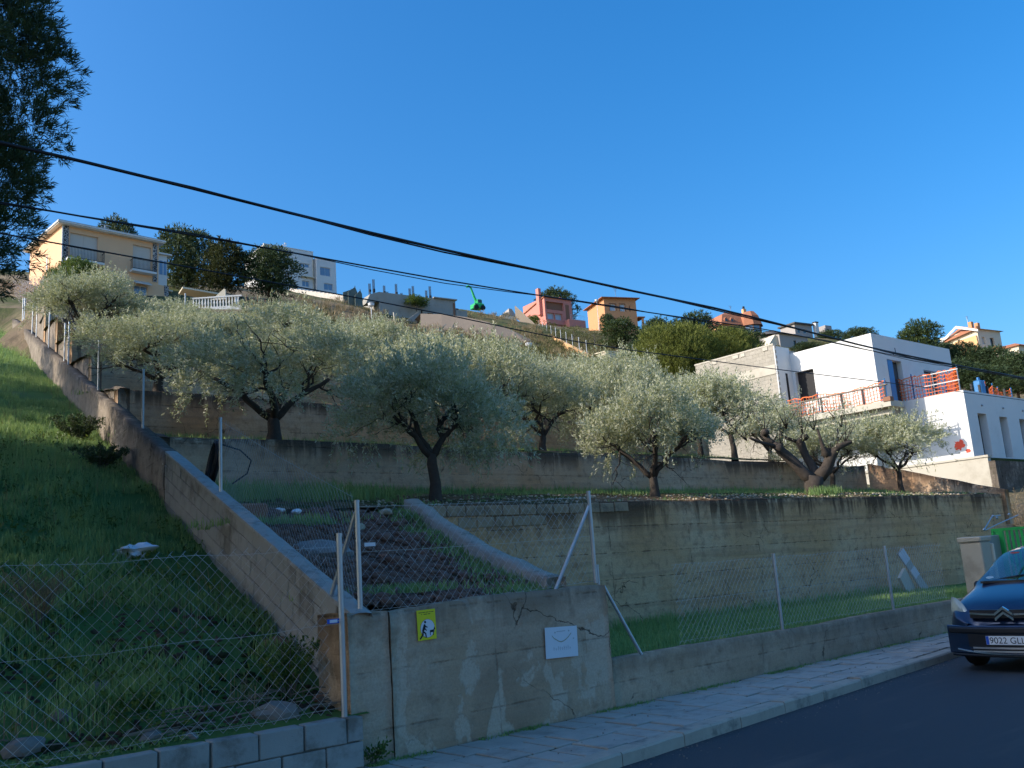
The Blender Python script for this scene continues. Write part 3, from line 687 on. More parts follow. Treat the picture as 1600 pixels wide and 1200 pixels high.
OV = {
 'fork': make_olive(1, 2.0, 1.62, 1.05, .9, .115, 1250, (-.02, 0), False, [(-.75, .2, 1.65), (.62, -.1, 1.55), (.95, .5, 2.0), (-.2, .6, 2.0)]),
 'round': make_olive(2, 1.9, 1.5, 1.12, .5, .115, 1250, (.05, 0)),
 'wide': make_olive(3, 2.4, 1.8, 1.3, .6, .15, 1650, (.0, 0)),
 'loose': make_olive(4, 1.45, 1.4, .85, .7, .075, 620, (.03, 0)),
 'full': make_olive(12, 1.85, 1.45, 1.05, .55, .12, 1300, (-.06, .03), nl=24),
 'broad': make_olive(13, 2.3, 1.7, 1.15, .65, .14, 1500, (.05, -.04), nl=26),
 'sparse': make_olive(5, 1.25, 1.35, .65, .7, .07, 330, (0, .03), True),
}
def place_olive(kind, px, base, label, rz=0, sx=1.0, sz=None, group='olive trees on the terraces'):
    X, Y, Z = base
    t = thing('olive_tree', label, 'olive tree', (X, Y, Z), 0, group)
    t.rotation_euler = (0, 0, rz); t.scale = (sx, sx, sz or sx)
    link('trunk', OV[kind][0], None, t); link('crown', OV[kind][1], None, t)
    return t
def tbase(px, Y, dz=0.0):
    k = max(i for i in range(7) if YS[i] <= Y)
    z = terz(k)
    p = on_y(px, 700, Y)
    for _ in range(4):
        q = Vector((p.x, Y, z(p.x, Y))); d = q-CAMP; 
        yy = 600-F*d.dot(UP)/d.dot(FW); p = on_y(px, yy, Y)
    return (p.x, Y, z(p.x, Y)-.02)
place_olive('fork', 0, tbase(680, 14.3), 'front olive tree with a forked dark trunk, behind the bare earth ramp', 0, .95, .98)
place_olive('round', 0, tbase(1023, 14.5), 'dense rounded sunlit olive tree on a short trunk at the middle of the first terrace', .4, .95, .98)
place_olive('loose', 0, tbase(1410, 15.0), 'slim trunked small olive tree standing before the white house', 1.2, 1.12, 1.1)
place_olive('loose', 0, tbase(1305, 16.4), 'small leafy olive tree behind the heavily pruned one', 2.5, 1.2, .95)
place_olive('wide', 0, tbase(428, 18.5), 'largest shaded olive tree, above the cracked part of the terrace wall', .9, 1.0, .84)
place_olive('round', 0, tbase(730, 18.8), 'sunlit olive tree behind the forked front one', 2.1, 1.12, 1.05)
place_olive('full', 0, tbase(848, 19.3), 'sunlit olive tree left of the stained wall gap between the crowns', 3.6, .85, .9)
place_olive('full', 0, tbase(955, 19.6), 'pale olive tree directly behind the rounded one on the first terrace', 4.4, .95, 1.05)
place_olive('sparse', 0, tbase(1148, 18.8), 'sparse pruned olive tree in front of the bare block wall', .3, 1.35, 1.2)
place_olive('round', 0, tbase(1205, 21.0), 'olive tree hiding the foot of the bare block wall, right one', .9, .85, .8)
place_olive('round', 0, tbase(1110, 23.5), 'olive tree hiding the foot of the bare block wall, left one', 2.9, .9, .85)
place_olive('loose', 0, tbase(1095, 20.2), 'thin crowned olive tree left of the bare block wall', 4.0, 1.35, 1.2)
place_olive('broad', 0, tbase(248, 23.0), 'large shaded olive tree next to the fence posts of the sloping wall', 2.2, .9, .62)
place_olive('round', 0, tbase(640, 23.2), 'yellowish sunlit olive tree behind the gap left of the forked one', 1.3, .85, .85)
place_olive('full', 0, tbase(775, 24.0), 'sunlit olive tree high behind the crowns below the brown slope', 5.0, .95, .82)
place_olive('round', 0, tbase(895, 24.0), 'sunlit olive tree below the foot of the cream boundary wall', .7, .95, .85)
place_olive('loose', 0, tbase(985, 25.0), 'low olive tree below the small white shed', 2.7, 1.4, 1.2)
place_olive('wide', 0, tbase(335, 27.3), 'half sunlit olive tree below the white balustrade', 3.4, .85, .56)
place_olive('broad', 0, tbase(490, 27.3), 'grey olive tree below the fenced cream steps', 5.1, .9, .56)
place_olive('full', 0, tbase(575, 28.0), 'sunlit olive tree below the street lamp on the slope', 2.4, 1.0, .8)
place_olive('loose', 0, tbase(690, 29.0), 'small yellow green olive tree at the foot of the dry slope', 1.0, 1.3, 1.0)
place_olive('round', 0, tbase(135, 32.0), 'sunlit pale olive tree below the arches of the peach house', 1.9, 1.05, .85)
place_olive('full', 0, tbase(250, 33.0), 'sunlit olive tree in front of the arches of the peach house', 3.1, 1.0, .62)
place_olive('broad', 0, tbase(420, 34.5+.6), 'olive tree standing closest to the fenced cream steps', 4.7, 1.0, .5)
# the heavily pruned old olive
def pruned_olive():
    B = tbase(1275, 14.6); t = thing('olive_tree', 'heavily pruned old olive tree with thick bare dark limbs', 'olive tree', B, 0, 'olive trees on the terraces')
    rg = np.random.default_rng(77); b = MB(); k = 1/60.0   # about 60 px to the metre here
    X = Vector((.78, -.62, 0)); X.normalize()
    def P(px, py, o=0): v = X*((px-1275)*k)+Vector((0, 0, (770-py)*k)); return v+Vector((.62, .78, 0))*o
    b.tube([P(1276, 790), P(1275, 772), P(1273, 755), P(1276, 740)], [.36, .29, .25, .27], 10)
    def br(pp, rr):
        b.tube([Vector(q)+Vector((rg.normal(0, .012), rg.normal(0, .012), 0)) for q in pp], rr, 7)
    br([P(1274, 748), P(1258, 735), P(1243, 712), P(1225, 692), P(1219, 685, -.1)], [.2, .17, .15, .14, .12])
    br([P(1222, 688), P(1208, 672, .1), P(1203, 660, .2)], [.1, .1, .11])
    br([P(1220, 686), P(1195, 680, -.2), P(1168, 672, -.5)], [.06, .05, .035])
    br([P(1278, 745), P(1283, 725, .3), P(1275, 700, .45), P(1270, 675, .5), P(1266, 672, .5)], [.15, .13, .11, .13, .1])
    br([P(1270, 678, .5), P(1250, 668, .6), P(1240, 658, .7)], [.06, .05, .05])
    br([P(1282, 742), P(1298, 728), P(1306, 708, -.1), P(1318, 694, -.2), P(1337, 688, -.4)], [.19, .17, .15, .1, .05])
    br([P(1306, 710, -.1), P(1296, 702, -.2), P(1292, 686, -.2), P(1285, 662, -.3)], [.1, .1, .05, .03])
    br([P(1318, 694), P(1330, 672, .2), P(1333, 660, .3)], [.05, .04, .025])
    br([P(1230, 695), P(1234, 672, .2), P(1238, 655, .2)], [.05, .04, .02])
    br([P(1210, 675), P(1230, 690, .3)], [.06, .03])
    for (x_, y_) in ((1219, 684), (1203, 661), (1268, 673), (1300, 704), (1306, 700)):
        q = P(x_, y_); b.tube([q-Vector((.05, .02, .05)), q, q+Vector((.04, .03, .06))], [.08, .13, .09], 7)
    tips = []
    for (x_, y_) in ((1203, 660), (1170, 672), (1240, 657), (1266, 670), (1286, 662), (1336, 688), (1333, 660), (1238, 655), (1310, 700), (1225, 690)):
        for j in range(4):
            q = P(x_, y_); e = q+Vector((rg.normal(0, .3), rg.normal(0, .3), rg.uniform(.25, .85))); b.tube([q, q.lerp(e, .5)+Vector((rg.normal(0, .04), 0, 0)), e], [.016, .012, .006], 4); tips += [q.lerp(e, .4), q.lerp(e, .75), e]
    b.build('trunk', M['bark'], t, smooth=True)
    A = np.array([tuple(q) for q in tips for _ in range(2)])+rg.normal(0, .1, (len(tips)*2, 3)); d = unit(rg.normal(0, .6, A.shape)+np.array([0, 0, .5]))
    V, Q, var = leaf_arrays(rg, A, d, 20, .4, .08, .02, .6, .55, .1, .03, .2); link('crown', np_mesh('crown', V, Q, var), M['olive'], t)
pruned_olive()
# ------------------------------------------------------------------ pines and garden trees
def needle_tree(seed, H, lobes, ntuft, nper, nl, nw, tl=.25, spread=.55, tr=.16, mat='pine', trunk=True, along=.9, up=.1, inner=.4, bmat='pine_bark', tz=None):
    rg = np.random.default_rng(seed); b = MB()
    zt = max(l[2] for l in lobes) if tz is None else tz
    b.tube([(0, 0, -1.0), (.05*tr, 0, zt*.35), (-.2*tr, .3*tr, zt*.7), (0, 0, zt)], [tr*1.2, tr, tr*.8, tr*.25], 8)
    for l in lobes:
        z0 = max(.15*zt, min(zt, l[2]*.8)); limb(b, (0, 0, z0), l[:3], tr*.35, tr*.08, rg, .03, .08, 5, 5)
    anc, d = lobes_anchor(rg, lobes, ntuft, inner)
    V, Q, var = leaf_arrays(rg, anc, unit(d+np.array([0, 0, up])), nper, tl, nl, nw, along, spread, up, .02)
    o = b.build('trunk', M[bmat], None, smooth=True); tm = o.data; bpy.data.objects.remove(o)
    cm = np_mesh('crown', V, Q, var); cm.materials.append(M[mat])
    return tm, cm
def place(var, name, label, cat, loc, rz=0, sc=1.0, sz=None, group=None):
    t = thing(name, label, cat, loc, 0, group); t.rotation_euler = (0, 0, rz); t.scale = (sc, sc, sz or sc)
    link('trunk', var[0], None, t); link('crown', var[1], None, t); return t
rg0 = np.random.default_rng(5)
def cloud(seed, n, R_, z0, z1, s0, s1, conical=.0, flat=.8):
    rg = np.random.default_rng(seed); out = []
    for i in range(n):
        a = 2.4*i+rg.random(); u = (i+.5)/n; z = z0+(z1-z0)*u; rr = R_*math.sqrt(max(.05, 1-(2*u-1)**2*(1-conical)))*(1-conical*u)*rg.uniform(.55, .9)
        s = rg.uniform(s0, s1); out.append((math.cos(a)*rr, math.sin(a)*rr, z, s, s, s*flat))
    return out
# the tall near pine whose edge comes into the picture on the left
NP = needle_tree(21, 13, cloud(3, 52, 3.1, 4.2, 12.6, 1.0, 1.6, .42, .8), 15000, 22, .17, .02, .2, .5, .2, 'darkpine')
p = at(-185, 480, 14.5)
place(NP, 'pine_tree', 'tall dark pine tree at the left edge, beyond the grassy plot', 'pine tree', (p.x, p.y, slopez(p.x, p.y)-.2), .6, .78, .92)
OP = needle_tree(22, 16, cloud(4, 30, 3.4, 4.0, 15.0, 1.3, 2.0, .15, .8), 2600, 14, .34, .05, .3, .5, .24, 'darkpine')  # unseen pines added on the left, placed and sized to shade the foreground
k = 0
for (X, Y, s, ztop) in ((-.5, 20.1, .8, 12.4), (-.9, 17.2, .8, 11.9), (-2.0, 13.3, .9, 12.6), (-3.6, 9.6, .9, 11.8), (-4.2, 5.6, .95, 11.4), (-5, 1.2, .95, 10.5), (-1.2, 28.9, .75, 13.9), (-2.0, 33, .75, 15.2), (-4.8, 17.5, .9, 14.0), (-5.2, 21.8, .9, 14.6), (-6.5, 12.5, .9, 13), (-2.6, 40, .7, 17.2), (-1.5, 15.3, .6, 9.8), (-2.8, 11.3, .7, 9.8), (-.3, 19.2, .6, 10.2)):
    z = slopez(X, Y); t = place(OP, 'pine_tree', 'unseen pine tree added left of the grassy plot to shade the foreground', 'pine tree', (X, Y, z), k*1.3, s, (ztop-z)/16.2, 'unseen shading pines left of the grassy plot'); k += 1
# shapes reused further up the hill
RP = [needle_tree(31+i, 6, cloud(40+i, 16, 1.9, 1.6, 5.2, .9, 1.35, .1, .8), 1500, 7, .30, .075, .3, .7, .16, 'pine') for i in range(2)]
DP = [needle_tree(35+i, 6, cloud(50+i, 20, 2.2, 1.0, 4.8, 1.0, 1.5, .0, .85), 1700, 7, .32, .085, .3, .8, .16, 'darkpine') for i in range(2)]
BU = [needle_tree(38+i, 3, cloud(60+i, 13, 1.5, .5, 2.0, .7, 1.0, .0, .8), 1100, 9, .17, .06, .25, .8, .07, 'green', bmat='branch') for i in range(2)]
YB = [needle_tree(41+i, 6, cloud(70+i, 26, 3.4, 1.0, 4.6, 1.1, 1.7, .1, .75), 3800, 9, .26, .05, .45, .55, .14, 'bushy', up=.5, bmat='branch') for i in range(2)]
GT = needle_tree(45, 4, cloud(80, 12, 1.6, 1.4, 3.2, .7, 1.0, .0, .6), 420, 6, .15, .04, .4, .6, .09, 'scrubm', up=.6, bmat='branch')
AL = needle_tree(46, 4, cloud(81, 11, 1.7, 1.5, 3.2, .6, .9, .0, .7), 700, 5, .07, .06, .4, .8, .12, 'blossom', up=.3, bmat='bark')
def put(var, name, label, cat, pxc, ytop, ybot, z, w0, h0, rz=0, wpx=None, group=None):
    g = at(pxc, ybot, z); zz = g.z; h = (ybot-ytop)*z/F; s = (wpx*z/F/w0) if wpx else h/h0
    return place(var, name, label, cat, (g.x, g.y, zz), rz, s, h/h0, group)
put(DP[0], 'pine_tree', 'tallest dark round pine right behind the peach house', 'pine tree', 292, 346, 470, 104, 4.6, 5.8, .3, 88)
put(DP[1], 'oak_tree', 'grey green rounded tree between the two dark pines beside the peach house', 'tree', 352, 374, 472, 101, 4.6, 5.8, 1.3, 74).children[1].data = (lambda d: (d.materials.clear(), d.materials.append(M['scrubm']), d)[2])(DP[1][1].copy())
put(DP[0], 'pine_tree', 'dark round pine left of the white house on the hill', 'pine tree', 422, 383, 475, 102, 4.6, 5.8, 2.3, 84)
put(DP[1], 'pine_tree', 'pine top showing above the roof of the peach house', 'pine tree', 178, 338, 440, 118, 4.6, 5.8, 2.0, 62)
put(BU[0], 'citrus_tree', 'bright green round tree in front of the peach house', 'tree', 122, 396, 470, 80, 4.2, 2.9, .4, 98)
put(BU[1], 'citrus_tree', 'darker green tree at the left corner of the peach house', 'tree', 86, 408, 470, 83, 4.2, 2.9, 1.4, 46)
put(AL, 'almond_tree', 'almond tree in pale blossom at the top of the sloping wall', 'almond tree', 52, 428, 505, 52, 4.4, 3.9, .4, 82)
put(DP[0], 'pine_tree', 'pine with a broad crown behind the pink house', 'pine tree', 874, 447, 515, 232, 4.6, 5.8, .8, 56)
put(RP[0], 'pine_tree', 'sunlit pine in front of the orange hip roofed house', 'pine tree', 972, 495, 560, 118, 4.2, 6.2, .2, 60)
put(DP[1], 'oak_tree', 'dark tree right of the small shed', 'tree', 1003, 530, 580, 108, 4.6, 5.8, 3.2, 44)
put(DP[0], 'pine_tree', 'small dark pine against the wall of the orange house', 'pine tree', 949, 489, 518, 168, 4.6, 5.8, 3.2, 20)
put(BU[0], 'shrub', 'round shrub below the left wall of the pink house', 'shrub', 834, 490, 512, 190, 4.2, 2.9, 1.0, 26)
put(GT, 'almond_tree', 'pale bare spreading tree below the pink house', 'tree', 898, 508, 540, 128, 4.4, 4.0, .5, 48)
put(GT, 'almond_tree', 'pale bare tree left of the sunlit pine, below the orange house', 'tree', 930, 512, 545, 124, 4.4, 4.0, 2.5, 34)
put(DP[0], 'pine_tree', 'dark pine left of the big yellow green acacia', 'pine tree', 1034, 494, 560, 160, 4.6, 5.8, 1.2, 52)
put(DP[1], 'pine_tree', 'dark pine rising above the big yellow green acacia', 'pine tree', 1092, 487, 560, 165, 4.6, 5.8, 2.9, 66)
put(DP[1], 'pine_tree', 'dark pine below the brown roofed house', 'pine tree', 1150, 512, 570, 150, 4.6, 5.8, .2, 80)
put(YB[0], 'acacia_tree', 'large yellow green acacia left of the bare block wall', 'acacia tree', 1062, 502, 620, 84, 8.0, 5.8, .3, 150)
put(YB[1], 'acacia_tree', 'broad yellow green acacia rising behind the bare block wall', 'acacia tree', 1132, 512, 622, 88, 8.0, 5.8, 1.3, 155)
for (px, w, y0, y1, z, lab) in ((1300, 40, 514, 545, 240, 'left one of two low pines on the ridge behind the white house'), (1342, 52, 511, 548, 235, 'right one of two low pines on the ridge behind the white house'), (1263, 40, 533, 560, 170, 'pine at the right corner of the grey house')):
    put(DP[0], 'pine_tree', lab, 'pine tree', px, y0, y1, z, 4.6, 5.8, px, w)
put(RP[1], 'pine_tree', 'tall pine beside the roof corner of the white house', 'pine tree', 1441, 497, 590, 118, 4.2, 6.2, 1.0, 66)
i = 0
for (px, y0, y1, w, z, lab) in ((1478, 530, 600, 58, 122, 'leftmost of the dark trees below the apricot house'), (1512, 536, 604, 62, 118, 'dark tree straight below the orange gable of the apricot house'), (1552, 540, 606, 64, 116, 'tree below the balcony of the apricot house'), (1592, 550, 610, 60, 112, 'tree at the right edge above the orange netting'), (1497, 560, 616, 60, 100, 'low tree behind the orange netting of the terrace'), (1545, 572, 620, 64, 98, 'low tree between the two stretches of orange netting'), (1592, 584, 622, 56, 95, 'low tree at the right edge behind the netting')):
    put(DP[i % 2], 'oak_tree', lab, 'tree', px, y0, y1, z, 4.6, 5.8, i*1.1, w, 'trees on the bank below the apricot house'); i += 1
# ------------------------------------------------------------------ scrub and dry stalks over the slope
rg = np.random.default_rng(99)
def on_hill(px, py):
    d = ray(px, py); t = 44.0/d.y if d.y > 0 else 40
    lo = max(38, 44.0/d.y*d.dot(FW)); zs = np.arange(lo, 320, 1.5); P = np.array([tuple(CAMP+d*q) for q in zs]); h = hill_np(P[:, :2]); k = np.argmax(P[:, 2] < h)
    return P[k] if P[k, 2] < h[k] else None
def scatter(name, label, cat, mat, boxes, nper, ll, lw, tl, n, up, hgt, along=.5, spread=.7):
    A = []; 
    for (x0, x1, y0, y1, m) in boxes:
        for _ in range(m):
            q = on_hill(rg.uniform(x0, x1), rg.uniform(y0, y1))
            if q is not None: A.append(q)
    A = np.array(A); B = np.repeat(A, n, 0); r = hgt*rg.uniform(.5, 1.2, len(A)); r = np.repeat(r, n)[:, None]
    d = unit(rg.normal(0, 1, B.shape)); d[:, 2] = np.abs(d[:, 2])
    B = B+d*r*np.array([1.3, 1.3, .9])*rg.random((len(B), 1))**.5 + np.array([0, 0, .1])
    V, Q, var = leaf_arrays(rg, B, unit(d*.6+np.array([0, 0, up])), nper, tl, ll, lw, along, spread, up*.3, .05)
    o = link(name, np_mesh(name, V, Q, var), M[mat], None, 'stuff'); o['label'] = label; o['category'] = cat
scatter('scrub', 'low olive green scrub and bushes over the dry slope', 'scrub', 'scrubm', [(560, 930, 535, 590, 190), (800, 960, 540, 585, 90), (640, 860, 520, 560, 70), (440, 640, 500, 545, 60), (1000, 1180, 585, 620, 30), (1200, 1330, 535, 560, 30), (850, 960, 508, 545, 50)], 5, .26, .08, .3, 26, .3, .7)
scatter('dry_stalks', 'dry pale stalks and grass on the brown slope', 'dry grass', 'dry', [(470, 600, 470, 520, 70), (600, 860, 515, 555, 130), (690, 820, 500, 545, 60), (730, 850, 485, 500, 25), (560, 700, 540, 575, 40), (860, 1000, 540, 580, 40)], 6, .55, .03, .3, 16, 1.2, .55, .9, .35)
# ------------------------------------------------------------------ grass
def grass(name, label, P, h, w, per, seed, mat='grass', sp=.06, lean=.35, cat='grass'):
    rg = np.random.default_rng(seed); P = np.asarray(P); n = len(P); B = np.repeat(P, per, 0); N = len(B)
    B = B + np.column_stack([rg.normal(0, sp, N), rg.normal(0, sp, N), np.zeros(N)-.01])
    hh = (np.repeat(np.asarray(h)*np.ones(n), per)*rg.uniform(.45, 1.25, N))[:, None]; a = rg.uniform(0, 2*np.pi, N)
    s = np.column_stack([np.cos(a), np.sin(a), np.zeros(N)]); l = np.column_stack([-np.sin(a), np.cos(a), np.zeros(N)])*rg.normal(0, lean, (N, 1)); up = np.array([0, 0, 1.0])
    w_ = w*rg.uniform(.7, 1.3, (N, 1))
    m = B+hh*.55*up+l*hh*.3; t = B+hh*up*.97+l*hh
    V = np.stack([B-s*w_/2, B+s*w_/2, m+s*w_*.4, m-s*w_*.4, t], 1).reshape(-1, 3); k = np.arange(N)[:, None]*5
    Fq = np.concatenate([k+np.array([[0, 1, 2]]), k+np.array([[0, 2, 3]]), k+np.array([[3, 2, 4]])])
    var = np.repeat(np.clip(np.repeat(rg.normal(.45, .2, n), per)+rg.normal(0, .15, N), 0, 1), 5)
    o = link(name, np_mesh(name, V, Fq, var), M[mat], None, 'stuff'); o['label'] = label; o['category'] = cat
rg = np.random.default_rng(123)
P = []; H = []
while len(P) < 13500:
    y = 7.95+26*rg.random()**2.1; x = Lx(y)-.05-7.5*rg.random()**1.15
    if x < -3.2 or (y-7.7)/max(.01, x+.6) > 60: continue
    d = fb(x*.55, y*.55, 12)
    bare = max(0, 1-(y-7.8)/2.6)*.62 + (.25 if (x > Lx(y)-1.2 and 11 < y < 13) else 0)
    if d+.35 < bare*1.5 + rg.random()*.35: continue
    P.append((x, y, slopez(x, y))); H.append(.10+.10*max(0, fb(x*.4, y*.4, 20)+.3)+.05*rg.random())
for _ in range(2600):
    y = 30+28*rg.random(); x = Lx(y)-.2-6.5*rg.random()**1.3; P.append((x, y, slopez(x, y))); H.append(.16+.14*rg.random())
grass('grass', 'rough green grass covering the sloping plot behind the fence', P, H, .011, 9, 1)
P2, H2 = [], []
for _ in range(1500):
    y = 8.2+24*rg.random()**1.8; x = Lx(y)-.1-7*rg.random(); 
    if fb(x*.8, y*.8, 41) > .08: P2.append((x, y, slopez(x, y))); H2.append(.16+.22*rg.random())
grass('dry_stalks', 'thin dry stalks standing among the green grass of the plot', P2, H2, .006, 4, 11, 'dry', .05, .5, 'dry grass')
P2 = []
for _ in range(1700):
    y = 7.95+16*rg.random()**1.6; x = Lx(y)-.1-6*rg.random()
    if fb(x*.9, y*.9, 51) > -.02: P2.append((x, y, slopez(x, y)+.03))
P2 = np.array(P2); V, Q, var = leaf_arrays(rg, P2, unit(rg.normal(0, .5, P2.shape)+np.array([0, 0, .7])), 12, .10, .075, .03, .4, .8, .2, .05)
o = link('weeds', np_mesh('weeds', V, Q, var), M['green'], None, 'stuff'); o['label'] = 'broad leaved weeds scattered through the grass of the plot'; o['category'] = 'weeds'
P = []; H = []
while len(P) < 5200:
    x = 7.9+16*rg.random(); y = Wy(x)+.2+(13.2-Wy(x)-.2)*rg.random(); P.append((x, y, stripz(x, y))); H.append(.09+.16*(y > 12.5)*rg.random()+.05*rg.random())
grass('grass', 'short green grass on the strip below the tall retaining wall', P, H, .014, 7, 2)
P = []; H = []
for k in range(3):
    for _ in range(2600 if k == 0 else 900):
        x = Lx(YS[k])+.4+(XR[k]-Lx(YS[k])-.6)*rg.random(); u = rg.random(); v = fb(x*.5, u*3, 30+k)
        far = 1 if rg.random() < .72 else 0
        y = YS[k]+.15+4.0*(1-.35*u*u if far else u)
        if not far and v < .05: continue
        P.append((x, y, terz(k)(x, y))); H.append(.07+.14*max(0, (y-YS[k]-3)*.9)*rg.random()+.04*rg.random())
for _ in range(500): # thick grass at the left end, behind the ramp
    x = rg.uniform(Lx(16)+.3, 9.5); y = rg.uniform(14.2, 17.4); P.append((x, y, terz(0)(x, y))); H.append(.2+.14*rg.random())
B_ = tbase(1275, 14.6)
for _ in range(90): a = rg.uniform(0, 6.28); r = .55*rg.random()**.5; P.append((B_[0]+r*math.cos(a), B_[1]-.25+r*math.sin(a)*.7, B_[2])); H.append(.22)
grass('grass', 'patchy grass and weeds growing along the terraces', P, H, .014, 8, 3)
P = []
for _ in range(520):
    u = rg.random(); x, y = diag(u); o = .32+.6*rg.random()*rg.random() ; P.append((x-o, y+.1*rg.normal(), rampsurf(x-o, y)))
for _ in range(240):
    x = rg.uniform(5.0, 7.4); P.append((x, 8.2+.25*rg.random(), rampsurf(x, 8.3))) if x > 6.4 else None
for _ in range(150): P.append((5.6+.35*rg.normal(), 9.1+.35*rg.normal(), rampsurf(5.6, 9.1)))
for _ in range(200): P.append((Lx(12.2)+.8+.5*rg.normal(), 12.2+.5*rg.normal(), rampsurf(Lx(12.2)+.8, 12.2)+.02))
grass('weeds', 'green weeds along the edge of the bare earth ramp', P, .11, .012, 8, 4, cat='weeds')
P = []; 
for _ in range(700):
    x = rg.uniform(4.6, 17.2); 
    if fb(x*1.2, 3, 3)+.25 < rg.random()*.7: continue
    P.append((x, Wy(x)-.05-.05*rg.random(), 0))
for _ in range(120): P.append((4.45+.12*rg.random(), 7.62-.06*rg.random(), 0))
grass('weeds', 'small weeds in the joint between pavement and wall', P, .035, .012, 7, 5, sp=.025, cat='weeds')
P = []
for _ in range(350): x = rg.uniform(1.5, 3.6); P.append((x, 7.82+.12*rg.random()+(.15 if x > 3 else 0), slopez(x, 7.85)))
grass('weeds', 'clover like weeds behind the low block wall at the bottom left', P, .07, .022, 9, 6, sp=.05, lean=.8, cat='weeds')
# leafy weed, dry tuft and dark shrubs on the plot
def plant(name, label, cat, loc, n, nper, r, h, ll, lw, mat, seed, up=.6, stems=14):
    rg = np.random.default_rng(seed); t = thing(name, label, cat, loc); b = MB(); A = []; D = []
    for i in range(stems):
        a = rg.uniform(0, 6.28); e = Vector((math.cos(a)*r*rg.random()**.5, math.sin(a)*r*rg.random()**.5, h*rg.uniform(.6, 1)))
        m_ = e*.5+Vector((0, 0, h*.12)); b.tube([(0, 0, -.03), m_, e], [.006, .005, .003], 4)
        for q in range(max(1, n//stems)): f = rg.uniform(.25, 1); A.append(tuple(Vector((0, 0, 0)).lerp(e, f)+Vector((0, 0, h*.2*f*(1-f))))); D.append(tuple(e.normalized()))
    b.build('stems', M['branch'], t)
    V, Q, var = leaf_arrays(rg, np.array(A), unit(np.array(D)+rg.normal(0, .5, (len(A), 3))), nper, .06, ll, lw, .5, .8, up, .02)
    link('leaves', np_mesh('leaves', V, Q, var), M[mat], t)
p = on_y(452, 1088, 8.35); plant('weed', 'leafy bright weed growing by the end of the sloping block wall', 'weed', (p.x, p.y, slopez(p.x, p.y)-.02), 130, 12, .38, .50, .05, .02, 'green', 3)
p = on_y(560, 1190, 7.60); plant('weed', 'small weed at the foot of the wall corner', 'weed', (4.47, 7.60, 0), 26, 9, .1, .16, .04, .02, 'green', 4, stems=6)
p = on_y(62, 905, 10.6); plant('dry_tuft', 'dry straw coloured tuft behind the fence', 'dry plant', (p.x, p.y, slopez(p.x, p.y)), 120, 5, .32, .55, .16, .007, 'dry', 5, 1.2)
for i, (px, y, h, lab) in enumerate(((165, 18.6, .5, 'dark shrub against the sloping wall, nearer one'), (120, 22.0, .55, 'dark shrub against the sloping wall, farther one'))):
    X = Lx(y)-.6; plant('shrub', lab, 'shrub', (X, y, slopez(X, y)), 220, 12, .6, h, .07, .022, 'scrubm' if 0 else 'darkpine', 8+i, .4, 22)
p = at(1597, 818, 33); plant('dry_shrub', 'tangled dry bush right of the retaining wall', 'shrub', (p.x, p.y, p.z-.8), 420, 6, 1.3, 2.2, .12, .012, 'dry', 12, .5, 40)
# ================================================================== FENCES
def mesh_wires(P0, P1, zb0, zb1, h, step=.055, r=.0021, sag=0.0):
    # woven chain link: every wire is an upright zigzag hooked into its neighbours
    b = MB(); P0 = Vector((P0[0], P0[1], 0)); P1 = Vector((P1[0], P1[1], 0)); Ln = (P1-P0).length; d = (P1-P0)/Ln; nrm = Vector((d.y, -d.x, 0))
    n = int(Ln/step)-1; m = int(h/step)
    for i in range(n):
        pts = []
        for j in range(m+1):
            u = (i+((i+j) % 2))*step + .004*math.sin(j*.9+i*.05); t = min(1, max(0, u/Ln)); zb = zb0+(zb1-zb0)*t
            hh = h*(j/m) - sag*math.sin(math.pi*t)*(j/m) + .004*math.sin(u*5+j)
            bow = .018*math.sin(u*1.3+j*.11)+.012*math.sin(u*3.1)
            p = P0+d*u+nrm*(bow+(.002 if (i+j) % 2 else -.002)); pts.append(Vector((p.x, p.y, zb+hh)))
        if (i+m) % 2: pts.append(pts[-1]+(pts[-1]-pts[-2])*.45)
        b.tube(pts, r, 3, cap=False)
    return b
def strand(pts, r=.0018): return MB().tube(pts, r, 4)
def post(b, p, z0, z1, r=.025, tx=0.0, ty=0.0, cap=True):
    b.tube([(p[0], p[1], z0), (p[0]+tx, p[1]+ty, z1)], r, 10)
    if cap: b.tube([(p[0]+tx, p[1]+ty, z1-.012), (p[0]+tx, p[1]+ty, z1+.012)], r*1.12, 10)
    return b
def fence(label, loc, group=None): return thing('chain_link_fence', label, 'fence', loc)
# a) in front of the grassy plot
f = fence('sagging chain link fence in front of the grassy plot at the left', (1.5, 7.66, .46))
post(MB(), (4.235, 7.66), .36, 2.04, .026).build('post', M['galv'], f, True)
post(MB(), (-2.6, 7.3), .36, 1.98, .026).build('post', M['galv'], f, True)
mesh_wires((-2.6, 7.32), (4.2, 7.67), .49, .49, 1.46, sag=.05).build('wire_mesh', M['wire'], f, True, 'stuff')
for z, s in ((1.925, .05), (1.24, .03), (.52, 0)):
    strand([(-2.6+6.83*i/20, 7.32+.35*i/20, z-s*math.sin(math.pi*i/20)+.012*math.sin(i*1.7)) for i in range(21)]).build('tension_wire', M['wire'], f, True)
b = MB(); b.box(4.085, 4.205, 7.648, 7.652, 1.255, 1.295); b.build('maker_tag', M['plateblue'], f, True); b = MB(); b.box(4.11, 4.185, 7.645, 7.6475, 1.262, 1.288); b.build('tag_print', M['board'], f, True)
b = MB(); b.tube([(4.235, 7.63, 1.275), (4.19, 7.645, 1.275)], .004, 5); b.build('tie_wire', M['wire'], f, True)
